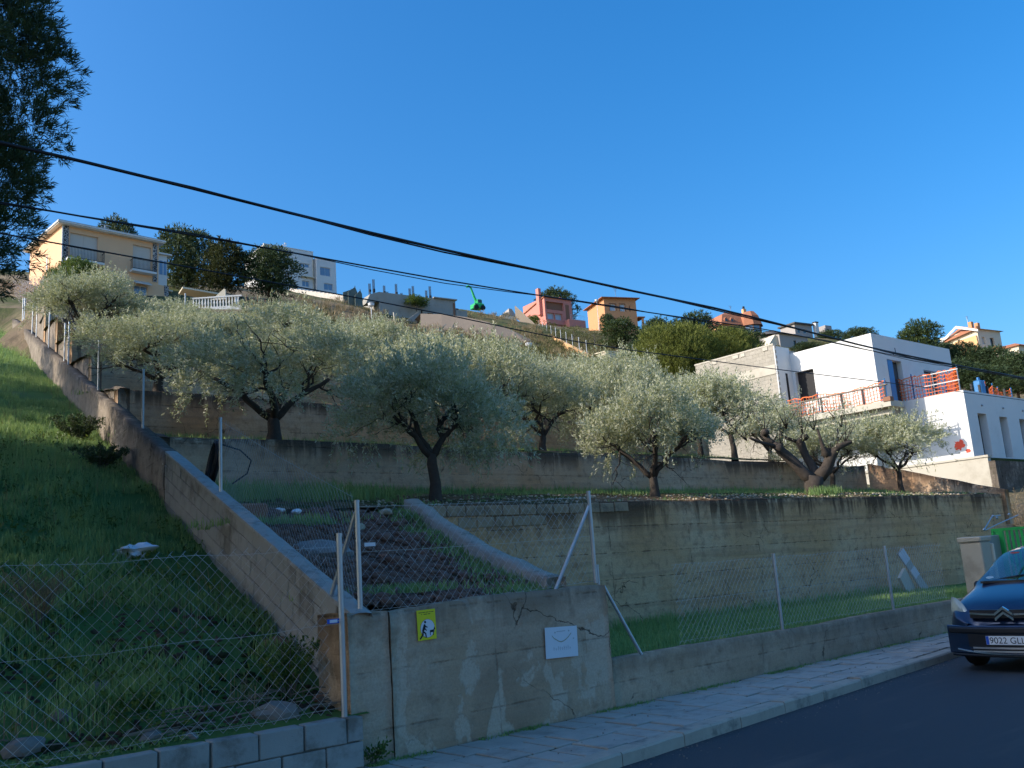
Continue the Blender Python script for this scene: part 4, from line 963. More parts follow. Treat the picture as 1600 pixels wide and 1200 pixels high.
# b) on the street wall round the bare earth ramp
f = fence('chain link fence with braced posts standing on the tall rendered wall', (6.1, 7.9, 1.35))
post(MB(), (4.53, 7.83), 1.28, 2.36, .025).build('post', M['galv'], f, True)
post(MB(), (7.80, 8.02), 1.40, 2.47, .025).build('post', M['galv'], f, True)
post(MB(), (7.86, 8.04), 1.38, 1.60, .02).build('post_stub', M['galv'], f, True)
MB().tube([(4.53, 7.86, 2.25), (4.46, 8.25, 1.50)], .021, 8).build('brace', M['galv'], f, True)
MB().tube([(7.79, 8.02, 2.30), (7.2, 8.07, 1.36)], .021, 8).build('brace', M['galv'], f, True)
mesh_wires((4.55, 7.85), (7.78, 8.03), 1.31, 1.42, .98, .052, .0017).build('wire_mesh', M['oldwire'], f, True, 'stuff')
for z0, z1 in ((2.31, 2.41), (1.88, 1.95), (1.33, 1.43)): strand([(4.53+3.27*i/12, 7.84+.18*i/12, z0+(z1-z0)*i/12-.015*math.sin(math.pi*i/12)) for i in range(13)]).build('tension_wire', M['wire'], f, True)
b = MB(); b.box(4.60, 4.72, 7.83, 7.834, 1.93, 1.965); b.build('maker_tag', M['board'], f, True)
p = thing('leaning_pipe', 'steel pipe leaning from the wall end down onto the low wall', 'pipe', (8.1, 8.0, .5))
MB().tube([(7.93, 8.03, 1.36), (8.33, 7.90, .535)], .02, 8).build('pipe', M['galv'], p, True)
# c) along the pavement
f = fence('chain link fence with slim posts along the low wall before the grass strip', (13, 8.3, .53))
for X in (11.7, 15.2): post(MB(), (X, Wy(X)+.12), .5, 1.585, .024).build('post', M['galv'], f, True)
mesh_wires((9.3, Wy(9.3)+.13), (17.5, Wy(17.5)+.13), .55, .57, .98, .05, .002).build('wire_mesh', M['oldwire'], f, True, 'stuff')
for z in (1.54, 1.08, .58): strand([(9.3+8.2*i/20, Wy(9.3+8.2*i/20)+.13, z+.01*math.sin(i*2.1)) for i in range(21)]).build('tension_wire', M['wire'], f, True)
# d) up the sloping wall
f = fence('row of slim steel posts with sagging mesh climbing the sloping block wall', tuple(Lp(8, 0)))
for s, h in ((4.95, 1.04), (10.6, 1.12), (16.4, 1.22), (22.6, 1.3), (23.6, 1.2), (28.5, 1.35), (33.5, 1.3), (35.5, 1.3), (40, 1.35), (41, 1.3)):
    q = Lp(s, 0, .12); post(MB(), q, q.z-.05, q.z+h, .024).build('post', M['galv'], f, True)
q0 = Lp(.25, 0, .13); q1 = Lp(4.95, 0, .13)
mesh_wires(q0, q1, q0.z+.02, q1.z+.02, 1.0, .052, .0013).build('wire_mesh', M['oldwire'], f, True, 'stuff')
strand([Lp(.2, 1.02, .13), Lp(2.4, .98, .13), Lp(4.95, 1.0, .13)]).build('tension_wire', M['wire'], f, True)
strand([Lp(10.6, 1.08, .13), Lp(13, 1.0, .13), Lp(16.4, 1.18, .13), Lp(19, 1.1, .13), Lp(22.6, 1.25, .13)]).build('tension_wire', M['wire'], f, True)
# hoses
def coil(label, c0, ax1, ax2, R0, n, r, spread):
    t = thing('hose_coil', label, 'hose', tuple(c0)); b = MB(); rg = random.Random(3)
    for k in range(n):
        o = Vector((rg.uniform(-1, 1)*spread, rg.uniform(-1, 1)*spread, rg.uniform(-.4, .4)*spread)); q = R0*rg.uniform(.86, 1.1)
        b.tube([Vector(ax1)*q*math.cos(a)+Vector(ax2)*q*math.sin(a)*(1 if math.sin(a) > 0 else .75)+o for a in [2*math.pi*i/22 for i in range(23)]], r, 6)
    return t, b
q = Lp(6.1, .12, .30)
t, b = coil('coil of black irrigation hose hung behind the sloping block wall', q, LD*.9+Vector((0, 0, -.4)), Vector((0.1, -.1, 1)), .33, 9, .016, .06)
b.tube([(.35, .1, -.25), (.55, 0, -.1), (.6, -.05, .1), (.4, -.1, .25), (.1, -.1, .33)], .012, 6)
b.build('coils', M['cable'], t)
q = Lp(26, .3, .45); t = thing('irrigation_hose', 'thick black hose arching over the upper fence posts', 'hose', tuple(q)); b = MB()
b.tube([Lp(33, .6, .2)-q, Lp(30.5, 1.5, .3)-q, Lp(28, 1.9, .3)-q, Lp(25.5, 1.75, .35)-q, Lp(23.6, 1.15, .4)-q, Lp(22.6, 1.1, .3)-q, Lp(19, 1.05, .25)-q, Lp(16.4, 1.15, .2)-q], .04, 7)
b.tube([Lp(29.5, .5, .4)-q, Lp(28, 1.2, .3)-q, Lp(26, 1.2, .3)-q, Lp(24.5, .4, .4)-q, Lp(24.6, -.1, .4)-q], .05, 7)
b.build('hose', M['cable'], t)
# ================================================================== OVERHEAD CABLES
def cable(label, pts, r, twin=0.0, extra=None):
    t = thing('overhead_cable', label, 'cable', (6, 7.5, 4.6), group='overhead cables above the pavement')
    b = MB(); n = 70; P = []
    xs_ = [q[0] for q in pts]
    for i in range(n+1):
        x = -14+62*i/n
        P.append(Vector((x, 7.5, float(np.interp(x, xs_, [q[1] for q in pts])))))
    sm = [P[0]]+[(P[i-1]+P[i]*2+P[i+1])/4 for i in range(1, n)]+[P[-1]]
    b.tube(sm, r, 7); 
    b.build('sheath', M['cable'], t, True, smooth=True)
    if twin:
        b = MB(); b.tube([p+Vector((0, twin*math.cos(i*1.1), twin*math.sin(i*1.1)-.01)) for i, p in enumerate(sm)], r*.6, 6); b.build('lashed_wire', M['cable'], t, True, smooth=True)
    return t
def zp(px, py): p = on_y(px, py, 7.5); return (p.x, p.z)
cable('thickest overhead cable, topmost across the sky', [(-14, 5.3)]+[zp(*q) for q in ((2, 222), (200, 268), (500, 345), (640, 379), (752, 402), (775, 411), (830, 417), (1000, 459), (1100, 476), (1240, 512), (1365, 545), (1500, 572), (1598, 590))]+[(48, 5.0)], .0145, .018)
cable('pair of thin lashed cables below the thickest one', [(-14, 4.85)]+[zp(*q) for q in ((2, 318), (200, 350), (400, 384), (720, 443), (900, 470), (1000, 487), (1200, 514), (1365, 549), (1500, 575), (1598, 592))]+[(48, 4.85)], .0075, .024)
cable('lowest and thinnest overhead cable', [(-14, 4.6)]+[zp(*q) for q in ((2, 364), (200, 400), (400, 437), (560, 465), (760, 503), (880, 533), (1060, 557), (1260, 583), (1390, 598), (1598, 625))]+[(48, 4.3)], .0062)
for X in (-14, 48):
    t = thing('utility_pole', 'wooden utility pole carrying the overhead cables, outside the picture', 'pole', (X, 7.5, -.1), group='poles outside the picture')
    MB().tube([(0, 0, 0), (0, 0, 6.2)], [.14, .10], 10).build('shaft', M['wood'], t)
# ================================================================== SIGNS
def onwall(x): return Wy(x)
def sign_frame(pc, w, h, rot):
    # centre on the wall face; U along the wall, V up, N towards the street
    U = Vector((1, .06, 0)).normalized(); V = Vector((0, 0, 1)); N = Vector((U.y, -U.x, 0))
    U2 = U*math.cos(rot)+V*math.sin(rot); V2 = V*math.cos(rot)-U*math.sin(rot); return Vector(pc), U2, V2, N
p = on_y(664, 976, 7.72+.06*(5.3-4.42)); p.y = Wy(p.x)-.02
pc, U, V, N = sign_frame(p, .2, .29, R(1.0))
t = thing('dog_fouling_sign', 'small yellow sign with a stooping figure and a dog, on the stained wall', 'sign', tuple(pc))
o = Vector((0, 0, 0))
def flat(poly, mat, name, d, th=.0012): MB().prism(poly, o+N*d, U, V, N, th).build(name, M[mat], t)
sw, sh = .225, .285
flat([(-sw/2, -sh/2), (sw/2, -sh/2), (sw/2, sh/2), (-sw/2, sh/2)], 'yellow', 'panel', 0, .004)
circ = lambda cx, cy, r, n=28, ry=None: [(cx+r*math.cos(2*math.pi*i/n), cy+(ry or r)*math.sin(2*math.pi*i/n)) for i in range(n)]
flat(circ(.008, -.035, .088), 'print_red', 'ring', .0045, .0006); flat(circ(.008, -.035, .085), 'board', 'disc', .0055, .0006)
flat(circ(-.020, .026, .0125, 14), 'print_black', 'figure_head', .0068, .0006)
for poly in ([(-.036, .006), (-.022, .008), (-.014, -.010), (-.026, -.042), (-.044, -.062), (-.062, -.052), (-.050, -.022)], [(-.026, -.002), (.008, -.022), (.004, -.030), (-.026, -.020)], [(-.030, -.022), (-.004, -.052), (-.010, -.060), (-.036, -.034)],
             [(-.060, -.054), (-.044, -.060), (-.046, -.095), (-.086, -.132), (-.096, -.122), (-.064, -.090)], [(-.056, -.052), (-.030, -.064), (-.014, -.078), (-.008, -.122), (-.022, -.122), (-.028, -.086), (-.050, -.068)],
             ):
    flat(poly, 'print_black', 'figure', .0068, .0006)
for poly in ([(.032, -.056), (.078, -.052), (.084, -.032), (.096, -.040), (.098, -.052), (.086, -.056), (.080, -.076), (.032, -.078)], [(.032, -.076), (.040, -.076), (.040, -.104), (.032, -.104)], [(.070, -.076), (.078, -.076), (.076, -.104), (.068, -.104)], [(.082, -.036), (.088, -.026), (.092, -.036)]):
    flat(poly, 'print_black', 'dog', .0068, .0006)
for (y, segs) in ((.118, ((-.09, -.05), (-.045, -.01), (-.004, .03), (.035, .058), (.062, .092))), (.100, ((-.06, -.05), (-.03, .012), (.02, .05)))):
    for (a, e) in segs: flat([(a, y-.004), (e, y-.004), (e, y+.004), (a, y+.004)], 'print_olive', 'small_print', .0045, .0006)
p = on_y(873, 1003, 7.9); p.y = Wy(p.x)-.022
pc, U, V, N = sign_frame(p, .4, .29, R(-2.2))
t = thing('poster_board', 'faded white poster board with a brown arc, screwed to the stained wall', 'sign', tuple(pc))
pw, ph = .50, .325
flat([(-pw/2, -ph/2), (pw/2, -ph/2), (pw/2, ph/2), (-pw/2, ph/2)], 'board', 'panel', 0, .005)
arc = [(-.15, .075), (-.12, .045), (-.09, .032), (-.05, .012), (-.01, .004), (.03, .012), (.07, .03), (.11, .055), (.15, .09)]
for a, e in zip(arc, arc[1:]): flat([(a[0], a[1]-.006), (e[0]+.004, e[1]-.007), (e[0]+.004, e[1]+.005), (a[0], a[1]+.005)], 'tan', 'printed_arc', .0056, .0006)
flat([(-.075, .108), (.06, .112), (.06, .122), (-.075, .118)], 'faded', 'faded_heading', .0056, .0006)
for i, (x, hh) in enumerate(((-.13, .04), (-.095, .025), (-.06, .045), (-.03, .04), (.0, .03), (.03, .045), (.06, .04), (.09, .05), (.12, .03))):
    flat([(x, -.085), (x+.007, -.085), (x+.007, -.085+hh), (x, -.085+hh)], 'faded', 'faded_lettering', .0056, .0006)
    flat([(x, -.085+hh*.5), (x+.018, -.085+hh*.5), (x+.018, -.08+hh*.5), (x, -.08+hh*.5)], 'faded', 'faded_lettering', .0056, .0006)
for (x, y) in ((-.10, .105), (.115, .115), (.185, .03)): MB().prism(circ(x, y, .0085, 10), o+N*.0055, U, V, N, .004).build('screw', M['galv'], t)
# ================================================================== LOOSE THINGS
def blob(name, label, cat, loc, r, sc, mat, seed, group=None, sub=2, amp=.35):
    import bmesh
    bm = bmesh.new(); bmesh.ops.create_icosphere(bm, subdivisions=sub, radius=r)
    for v in bm.verts:
        k = 1+amp*noise.fractal(v.co*(1.3/r)+Vector((seed*7.1, 0, 0)), 1, 2, 3); v.co = Vector((v.co.x*sc[0]*k, v.co.y*sc[1]*k, v.co.z*sc[2]*k))
    me = bpy.data.meshes.new(name); bm.to_mesh(me); bm.free()
    o_ = link(name, me, M[mat]); o_.location = loc; tag(o_, label, cat, group); o_.rotation_euler = (0, 0, seed); return o_
p = on_y(213, 815, 13.0); blob('plastic_bag', 'crumpled white plastic bag lying in the grass', 'bag', (p.x, p.y, slopez(p.x, p.y)+.12), .15, (1.4, 1, .6), 'rag', 3, None, 3, .8)
p = on_y(347, 772, 12.5); t = thing('broken_block', 'broken brown block lying behind the sloping wall near the hose', 'block', (Lx(12.6)+.55, 12.6, rampsurf(Lx(12.6)+.5, 12.6))); MB().cbox(-.22, .24, -.1, .1, -.02, .24, .03, None, .02, rs).build('block', M['clay'], t)
blob('sand_heap', 'low grey heap of sand by the sloping wall', 'sand heap', (Lx(11.4)+1.0, 11.4, rampsurf(Lx(11.4)+1, 11.4)-.05), .55, (1.35, .8, .36), 'greysand', 8, None, 3, .12)
for i, (px, Y, r, lab) in enumerate(((237, 7.95, .085, 'pale round stone on the soil behind the low block wall'), (296, 7.85, .075, 'stone resting on the edge of the low block wall'), (430, 8.0, .15, 'large grey brown stone among the twigs at the foot of the fence'), (40, 8.1, .12, 'flat stone at the bottom left corner, nearer the wall'), (155, 9.1, .11, 'flat grey stone in the middle of the bare soil patch'), (433, 9.4, .13, 'reddish upright stone behind the leafy weed'), (506, 8.2, .09, 'pointed pinkish stone at the foot of the sloping wall end'), (95, 8.6, .1, 'pale flat stone left of the bare soil patch'))):
    q = on_y(px, 1130, Y); blob('stone', lab, 'stone', (q.x, Y, slopez(q.x, Y)+r*.25), r, (1.3, .9, .65), 'stone' if i not in (5, 6) else 'clay', i+.5, 'stones on the soil behind the low block wall')
for i, (x, y) in enumerate(((8.45, 13.1), (8.6, 12.7), (8.0, 12.9), (7.2, 12.4), (6.3, 13.2), (6.6, 13.25))):
    blob('stone', ['white lump at the top corner of the earth ramp, nearest the wall', 'pale lump on the rim of the ramp below the top corner', 'pale stone near the top of the earth ramp', 'pale stone in the middle of the earth ramp', 'left one of two white scraps under the front terrace wall', 'right one of two white scraps under the front terrace wall'][i], 'stone', (x, y, rampsurf(x, y)+.05), .09 if i < 4 else .06, (1.3, 1, .7), 'rock' if i < 4 else 'rag', i+20.2, 'pale lumps on the earth ramp')
def pebbles(name, label, P, r0, r1, mat, seed):
    rg = np.random.default_rng(seed); P = np.asarray(P); n = len(P)
    ico = np.array([(0, 0, 1), (.89, 0, .45), (.28, .85, .45), (-.72, .53, .45), (-.72, -.53, .45), (.28, -.85, .45), (.72, .53, -.45), (-.28, .85, -.45), (-.89, 0, -.45), (-.28, -.85, -.45), (.72, -.53, -.45), (0, 0, -1)])
    fc = np.array([(0, 1, 2), (0, 2, 3), (0, 3, 4), (0, 4, 5), (0, 5, 1), (1, 6, 2), (2, 7, 3), (3, 8, 4), (4, 9, 5), (5, 10, 1), (2, 6, 7), (3, 7, 8), (4, 8, 9), (5, 9, 10), (1, 10, 6), (6, 11, 7), (7, 11, 8), (8, 11, 9), (9, 11, 10), (10, 11, 6)])
    r = (r0+(r1-r0)*rg.random(n)**2.2)[:, None, None]; sc = rg.uniform(.6, 1.3, (n, 1, 3))*np.array([1, 1, .75])
    V = (P[:, None, :]+ico[None]*r*sc*rg.uniform(.75, 1.25, (n, 12, 1))).reshape(-1, 3); Fq = (fc[None]+(np.arange(n)*12)[:, None, None]).reshape(-1, 3)
    o_ = link(name, np_mesh(name, V, Fq), M[mat], None, 'stuff'); o_['label'] = label; o_['category'] = 'clods' if 'clod' in label else 'rubble'
rg = np.random.default_rng(55)
P = []
for _ in range(5200):
    y = 8.1+5.2*rg.random(); x0, x1 = Lx(y)+.25, 7.55+1.35*(y-8.25)/5.05-.15; x = x0+(x1-x0)*rg.random(); P.append((x, y, rampsurf(x, y)+.005))
pebbles('soil_clods', 'red brown clods and stones covering the earth ramp', P, .015, .085, 'clod', 1)
P = []
for _ in range(2600):
    y = 7.8+2.9*rg.random()**1.5; x = rg.uniform(-1.5, Lx(y)-.1); 
    if fb(x*.55, y*.55, 12)+.2 > (y-7.8)*.25+rg.random()*.5-.15 and y > 8.3: continue
    P.append((x, y, slopez(x, y)))
pebbles('rubble', 'dark soil lumps and rubble behind the low block wall', P, .01, .055, 'soil', 2)
P = []
for _ in range(1500):
    x = rg.uniform(8, 31); y = 13.5+rg.random()**1.3*1.9; P.append((x, y, terz(0)(x, y)))
pebbles('soil_clods', 'ochre clods along the edge of the first terrace', P, .008, .045, 'rock', 3)
P = []
for _ in range(500): x = rg.uniform(4.5, 19); P.append((x, Ky(x)-.02-.35*rg.random()**2.5, -.118))
for _ in range(260): x = rg.uniform(4.5, 19); y = Ky(x)+.1+1.4*rg.random(); P.append((x, y, .002))
pebbles('grit', 'loose grit along the kerb and on the pavement', P, .003, .012, 'stone', 7)
t = tag(None or bpy.data.objects.new('twigs', None), 'dry twigs and sticks lying behind the low block wall', 'twigs') if False else None
b = MB()
for i in range(56):
    x = rg.uniform(2.4, 4.2) if i < 44 else rg.uniform(-.5, 2); y = 7.8+.5*rg.random(); z = slopez(x, y)+.03+.04*rg.random(); a = rg.uniform(-.5, .5); l = rg.uniform(.08, .45)
    b.tube([(x, y, z), (x+l*.5*math.cos(a), y+l*.5*math.sin(a), z+rg.uniform(0, .05)), (x+l*math.cos(a), y+l*math.sin(a), z+rg.uniform(-.01, .04))], rg.uniform(.003, .011), 4)
o_ = b.build('twigs', M['wood'], kind='stuff'); o_['label'] = 'dry twigs and sticks lying behind the low block wall'; o_['category'] = 'twigs'
# leaning boards by the tall wall
p = on_y(1445, 912, 12.2)
t = thing('leaning_board', 'grey board with two white papers leaning on the retaining wall', 'board', (p.x, 12.2, .4))
Mx = Matrix.Rotation(R(-28), 4, 'Y') @ Matrix.Rotation(R(-12), 4, 'X')
MB().box(-.14, .14, -.02, .02, 0, 1.2, Mx).build('plank', M['cement'], t); 
MB().box(-.16, .16, -.032, -.022, .86, 1.18, Mx).build('paper', M['paper'], t); MB().box(-.12, .14, -.032, -.022, .42, .66, Mx).build('paper', M['paper'], t)
p = on_y(1428, 912, 12.4)
t = thing('leaning_slab', 'pale slab leaning in the grass left of the papered board', 'slab', (p.x-.2, 12.4, .38)); MB().box(-.2, .2, -.04, .04, 0, .62, Matrix.Rotation(R(-35), 4, 'Y')).build('slab', M['creamcement'], t)
# gate pillar and green gate
X = 18.9
t = thing('gate_pillar', 'cream rendered gate pillar at the end of the low wall', 'pillar', (X, Wy(X), 0))
MB().cbox(0, .42, -.06, .36, -.1, 1.54, .02, None, .004, rs).build('shaft', M['pillar'], t); MB().cbox(-.03, .45, -.09, .39, 1.542, 1.65, .02, None, .006, rs).build('capping', M['pillar'], t)
b = MB(); b.cbox(.425, .49, -.10, .2, -.1, 1.50, .015, None, .003, rs); b.build('jamb', M['cream'], t)
t = thing('wall_return', 'grey rendered wall stub behind the gate pillar', 'wall', (21.2, Wy(21.2)+.7, 0)); MB().cbox(-.9, .5, -.1, .15, -.1, 1.66, .015, None, .003, rs).build('stub', M['greyhouse'], t)
g0 = Vector((21.7, 9.5, 0)); g1 = Vector((21.05, 7.6, 0)); gl = (g1-g0).length
t = thing('metal_gate', 'bright green metal gate with upright bars behind the car', 'gate', tuple(g0), math.atan2(g1.y-g0.y, g1.x-g0.x))
b = MB(); b.box(0, gl, -.025, .025, 1.74, 1.80); b.build('top_rail', M['greenpaint'], t); b = MB(); b.box(0, gl, -.02, .02, .1, .16); b.build('bottom_rail', M['greenpaint'], t)
MB().box(.0, .06, -.03, .03, .0, 1.739).build('stile', M['greenpaint'], t); MB().box(.1, .3, -.02, .02, .161, 1.739).build('side_panel', M['greenpaint'], t)
for i in range(12): x_ = .40+i*.125; MB().box(x_-.03, x_+.03, -.012, .012, .161, 1.739).build('bar', M['greenpaint'], t)
t = thing('gate_rail', 'thin steel rail with ball ends above the gate pillar', 'rail', (20.3, Wy(20.3)+.3, 1.72)); b = MB()
b.tube([(-.15, 0, .06), (.55, .1, .33), (1.2, .2, .36)], .012, 6); b.tube([(-.15, 0, .04), (.9, .15, .17), (2.6, .4, .36)], .012, 6); b.build('rods', M['galv'], t)
for q in ((-.15, 0, .06), (.6, .1, .34), (.78, .1, .3), (2.0, .35, .38)): MB().tube([Vector(q)-Vector((0, 0, .03)), Vector(q), Vector(q)+Vector((0, 0, .03))], [.01, .035, .01], 7).build('ball', M['galv'], t)
# ================================================================== CAR
def build_car():
    pf = at(1574, 987, 12.0)
    car = thing('parked_car', 'dark blue compact people carrier parked facing us beside the kerb', 'car', (pf.x+.02, pf.y, -.12), R(2.0))
    # stations: x from the front, half width at sill/waist, waist height, roof height, roof half width, underside
    ST = [(.00, .52, .60, .66, .30, .60, .30), (.05, .68, .64, .74, .22, .70, .26), (.16, .80, .66, .80, .18, .83, .45), (.34, .85, .70, .86, .18, .92, .62), (.62, .87, .75, .93, .18, 1.00, .74), (.92, .875, .80, 1.00, .18, 1.075, .78), (1.06, .875, .82, 1.02, .18, 1.12, .79),
          (1.30, .875, .83, 1.03, .18, 1.27, .73), (1.62, .875, .835, 1.035, .18, 1.44, .67), (1.95, .875, .835, 1.04, .18, 1.555, .62), (2.35, .875, .84, 1.05, .18, 1.62, .60), (2.9, .875, .84, 1.06, .18, 1.64, .59), (3.4, .87, .84, 1.07, .18, 1.61, .58), (3.8, .86, .83, 1.08, .2, 1.53, .56), (4.08, .82, .81, 1.05, .24, 1.30, .56), (4.22, .72, .76, .95, .3, 1.02, .58), (4.27, .6, .7, .85, .34, .88, .56)]
    def ring(s):
        x, hw, wz, bz, un, rz_, rw = s
        glass = rz_ > 1.2 and 1.2 < x < 4.1
        if not glass: # bonnet or tail: crown from the waist to the middle
            return [(x, 0, un), (x, hw*.75, un), (x, hw*.97, un+.07), (x, hw, .48), (x, hw, wz-.12), (x, hw*.985, wz), (x, hw*.94, (wz+rz_)/2+.03), (x, (hw*.94+rw*.8)/2+.04, rz_-.045), (x, min(rw*.95, hw*.7), rz_-.02), (x, rw*.55, rz_-.004), (x, 0, rz_)]
        return [(x, 0, un), (x, hw*.75, un), (x, hw*.97, un+.07), (x, hw, .48), (x, hw, wz-.12), (x, hw*.985, wz), (x, hw*.95, bz-.03), (x, (hw*.95*.45+rw*1.02*.55), bz+(rz_-bz)*.55), (x, rw*1.03, rz_-.07), (x, rw*.7, rz_-.012), (x, 0, rz_)]
    rings = [ring(s) for s in ST]; n = len(rings[0])
    V = []; 
    for r_ in rings:
        V += [Vector(p) for p in r_] + [Vector((p[0], -p[1], p[2])) for p in r_[-2:0:-1]]
    m = 2*n-2
    body, glassF, scr = [], [], []
    for i in range(len(rings)-1):
        for j in range(m):
            q = (i*m+j, (i+1)*m+j, (i+1)*m+(j+1) % m, i*m+(j+1) % m); jj = j if j < n-1 else m-1-j
            xm = (ST[i][0]+ST[i+1][0])/2
            if jj in (8, 9) and 1.06 <= ST[i][0] < 1.95: scr.append(q)
            elif jj == 7 and 1.06 <= ST[i][0] < 1.62: scr.append(q)
            elif jj in (6, 7) and 1.6 < xm < 3.7: glassF.append(q)
            elif jj in (8, 9) and 3.75 < xm < 4.1: glassF.append(q)
            else: body.append(q)
    # no painted skin in the wheel openings
    def arch(q):
        ctr = sum((V[k] for k in q), Vector())/4; 
        return any((ctr.x-wx)**2+(ctr.z-.31)**2 < .30**2 for wx in (.80, 3.55)) and abs(ctr.y) > .6
    body = [q for q in body if not arch(q)]
    body.append(tuple(range(m))[::-1]); body.append(tuple((len(rings)-1)*m+j for j in range(m)))
    def sub(name, faces, mat, parent, lv=2, off=0.0, push=0.0):
        used = sorted({k for f in faces for k in f}); mp = {k: i for i, k in enumerate(used)}
        me = bpy.data.meshes.new(name); me.from_pydata([tuple(V[k]) for k in used], [], [tuple(mp[k] for k in f) for f in faces]); me.polygons.foreach_set('use_smooth', [True]*len(me.polygons)); me.update()
        o = link(name, me, M[mat], parent)
        if lv: s_ = o.modifiers.new('s', 'SUBSURF'); s_.levels = lv; s_.render_levels = lv; s_.boundary_smooth = 'PRESERVE_CORNERS'
        return o
    sub('body', body, 'paint', car); sub('windscreen', scr, 'glass', car, 2); sub('window', glassF, 'glass', car, 2)
    # bumper wrap: black lower half with the air intakes
    def bow(y): return .17*(abs(y)/.84)**2.6+.02*(abs(y)/.84)
    def band(name, z0, z1, out, mat, ymax, n_=24, th=.05, dz=0.0, tz=None):
        b = MB(); ys_ = [-ymax+2*ymax*i/n_ for i in range(n_+1)]
        for y in ys_:
            x = bow(y)-out; k = (abs(y)/ymax)**2*dz
            b.v += [Vector((x+.0, y, z0+k)), Vector((x-.012, y, z0+.015+k)), Vector((x-.012, y, z1-.015+k)), Vector((x, y, z1+k)), Vector((x+th, y, z1+k)), Vector((x+th, y, z0+k))]
        for i in range(n_): b.f += [(i*6+j, (i+1)*6+j, (i+1)*6+(j+1) % 6, i*6+(j+1) % 6) for j in range(6)]
        b.f += [tuple(range(6))[::-1], tuple(n_*6+j for j in range(6))]
        return b.build(name, M[mat], car, smooth=False)
    band('bumper', .235, .60, .05, 'paint', .84, 30, .12); 
    band('bumper_strip', .50, .575, .075, 'trim', .80, 30, .05); band('lower_lip', .20, .235, .06, 'trim', .80, 26, .2); band('lip_trim', .236, .250, .064, 'chrome', .70, 24, .01, .05)
    band('number_panel', .315, .500, .056, 'trim', .52, 16, .03)
    for z in (.285, .33): band('air_intake', z, z+.022, .064, 'trim', .50, 16, .02)
    for z in (.272, .315): band('intake_trim', z, z+.006, .068, 'galv', .46, 16, .01)
    # grille with the double chevron
    def front(y): return .045+.16*(abs(y)/.8)**2.2
    def strip(name, pts, h, x0, mat, th=.02, par=car):
        b = MB()
        for (y, z) in pts:
            x = front(y)+x0; b.v += [Vector((x, y, z-h/2)), Vector((x, y, z+h/2)), Vector((x+th, y, z+h/2)), Vector((x+th, y, z-h/2))]
        k = len(pts)
        for i in range(k-1): b.f += [(i*4+j, (i+1)*4+j, (i+1)*4+(j+1) % 4, i*4+(j+1) % 4) for j in range(4)]
        b.f += [(3, 2, 1, 0), tuple((k-1)*4+j for j in range(4))]
        return b.build(name, M[mat], par)
    gz = .745
    grille = strip('grille', [(-.46+.92*i/12, gz-.028*(abs(-.46+.92*i/12)/.46)**2*0) for i in range(13)], .105, -.075, 'trim', .1)
    strip('grille_bar', [(-.45, gz+.012), (-.28, gz), (-.12, gz-.004)], .022, -.095, 'chrome', .03, grille); strip('grille_bar', [(.12, gz-.004), (.28, gz), (.45, gz+.012)], .022, -.095, 'chrome', .03, grille)
    for k in (0, 1):
        zc = gz+.035-.062*k
        strip('chevron', [(-.115, zc-.038), (0, zc+.045), (.115, zc-.038)], .034, -.105, 'chrome', .035, grille)
    # headlamps
    for s in (-1, 1):
        b = MB(); P = []; K = 9; J = 7
        for i in range(K):
            for j in range(J):
                u = i/(K-1); v = j/(J-1); y = .49+.315*u
                zlo = .648+.05*u*u; zhi = zlo+.02+.25*math.sin(math.pi*min(1, u*.92)**.8*.62)
                z = zlo+(zhi-zlo)*v
                P.append(Vector((front(min(y, .80))+(y-.80)*.9*(y > .80)+.03+.46*max(0, z-.65)**1.5-.03*math.sin(math.pi*u)*math.sin(math.pi*v), s*y, z)))
        b.add(P, [(i*J+j, (i+1)*J+j, (i+1)*J+j+1, i*J+j+1) for i in range(K-1) for j in range(J-1)]); b.build('headlight', M['lamp'], car, smooth=True)
    # plate
    pl = MB(); pl.box(-.083, -.075, -.26, .26, .362, .472); plo = pl.build('number_plate', M['plate'], car)
    b = MB(); b.box(-.0845, -.0835, .222, .258, .364, .470); b.build('plate_band', M['plateblue'], plo)
    def text(s, h, name, mat, par, org, right, up):
        cu = bpy.data.curves.new('t', 'FONT'); cu.body = s; cu.size = 1; cu.extrude = 0.0; o = bpy.data.objects.new('t', cu); COL.objects.link(o)
        dg = bpy.context.evaluated_depsgraph_get(); me = bpy.data.meshes.new_from_object(o.evaluated_get(dg)); bpy.data.objects.remove(o)
        xs_ = [v.co.x for v in me.vertices]; ys_ = [v.co.y for v in me.vertices]; w = max(xs_)-min(xs_); hh = max(ys_)-min(ys_); k = h/hh
        return me, w*k, k, min(xs_), min(ys_)
    me, w, k, x0, y0 = text('9022 GLL', .078, 'lettering', 'print_black', plo, None, None, None)
    kx = .44/(w/k)
    for v in me.vertices: v.co = Vector((-.0848, .212-(v.co.x-x0)*kx, .378+(v.co.y-y0)*k))
    link('plate_lettering', me, M['print_black'], plo)
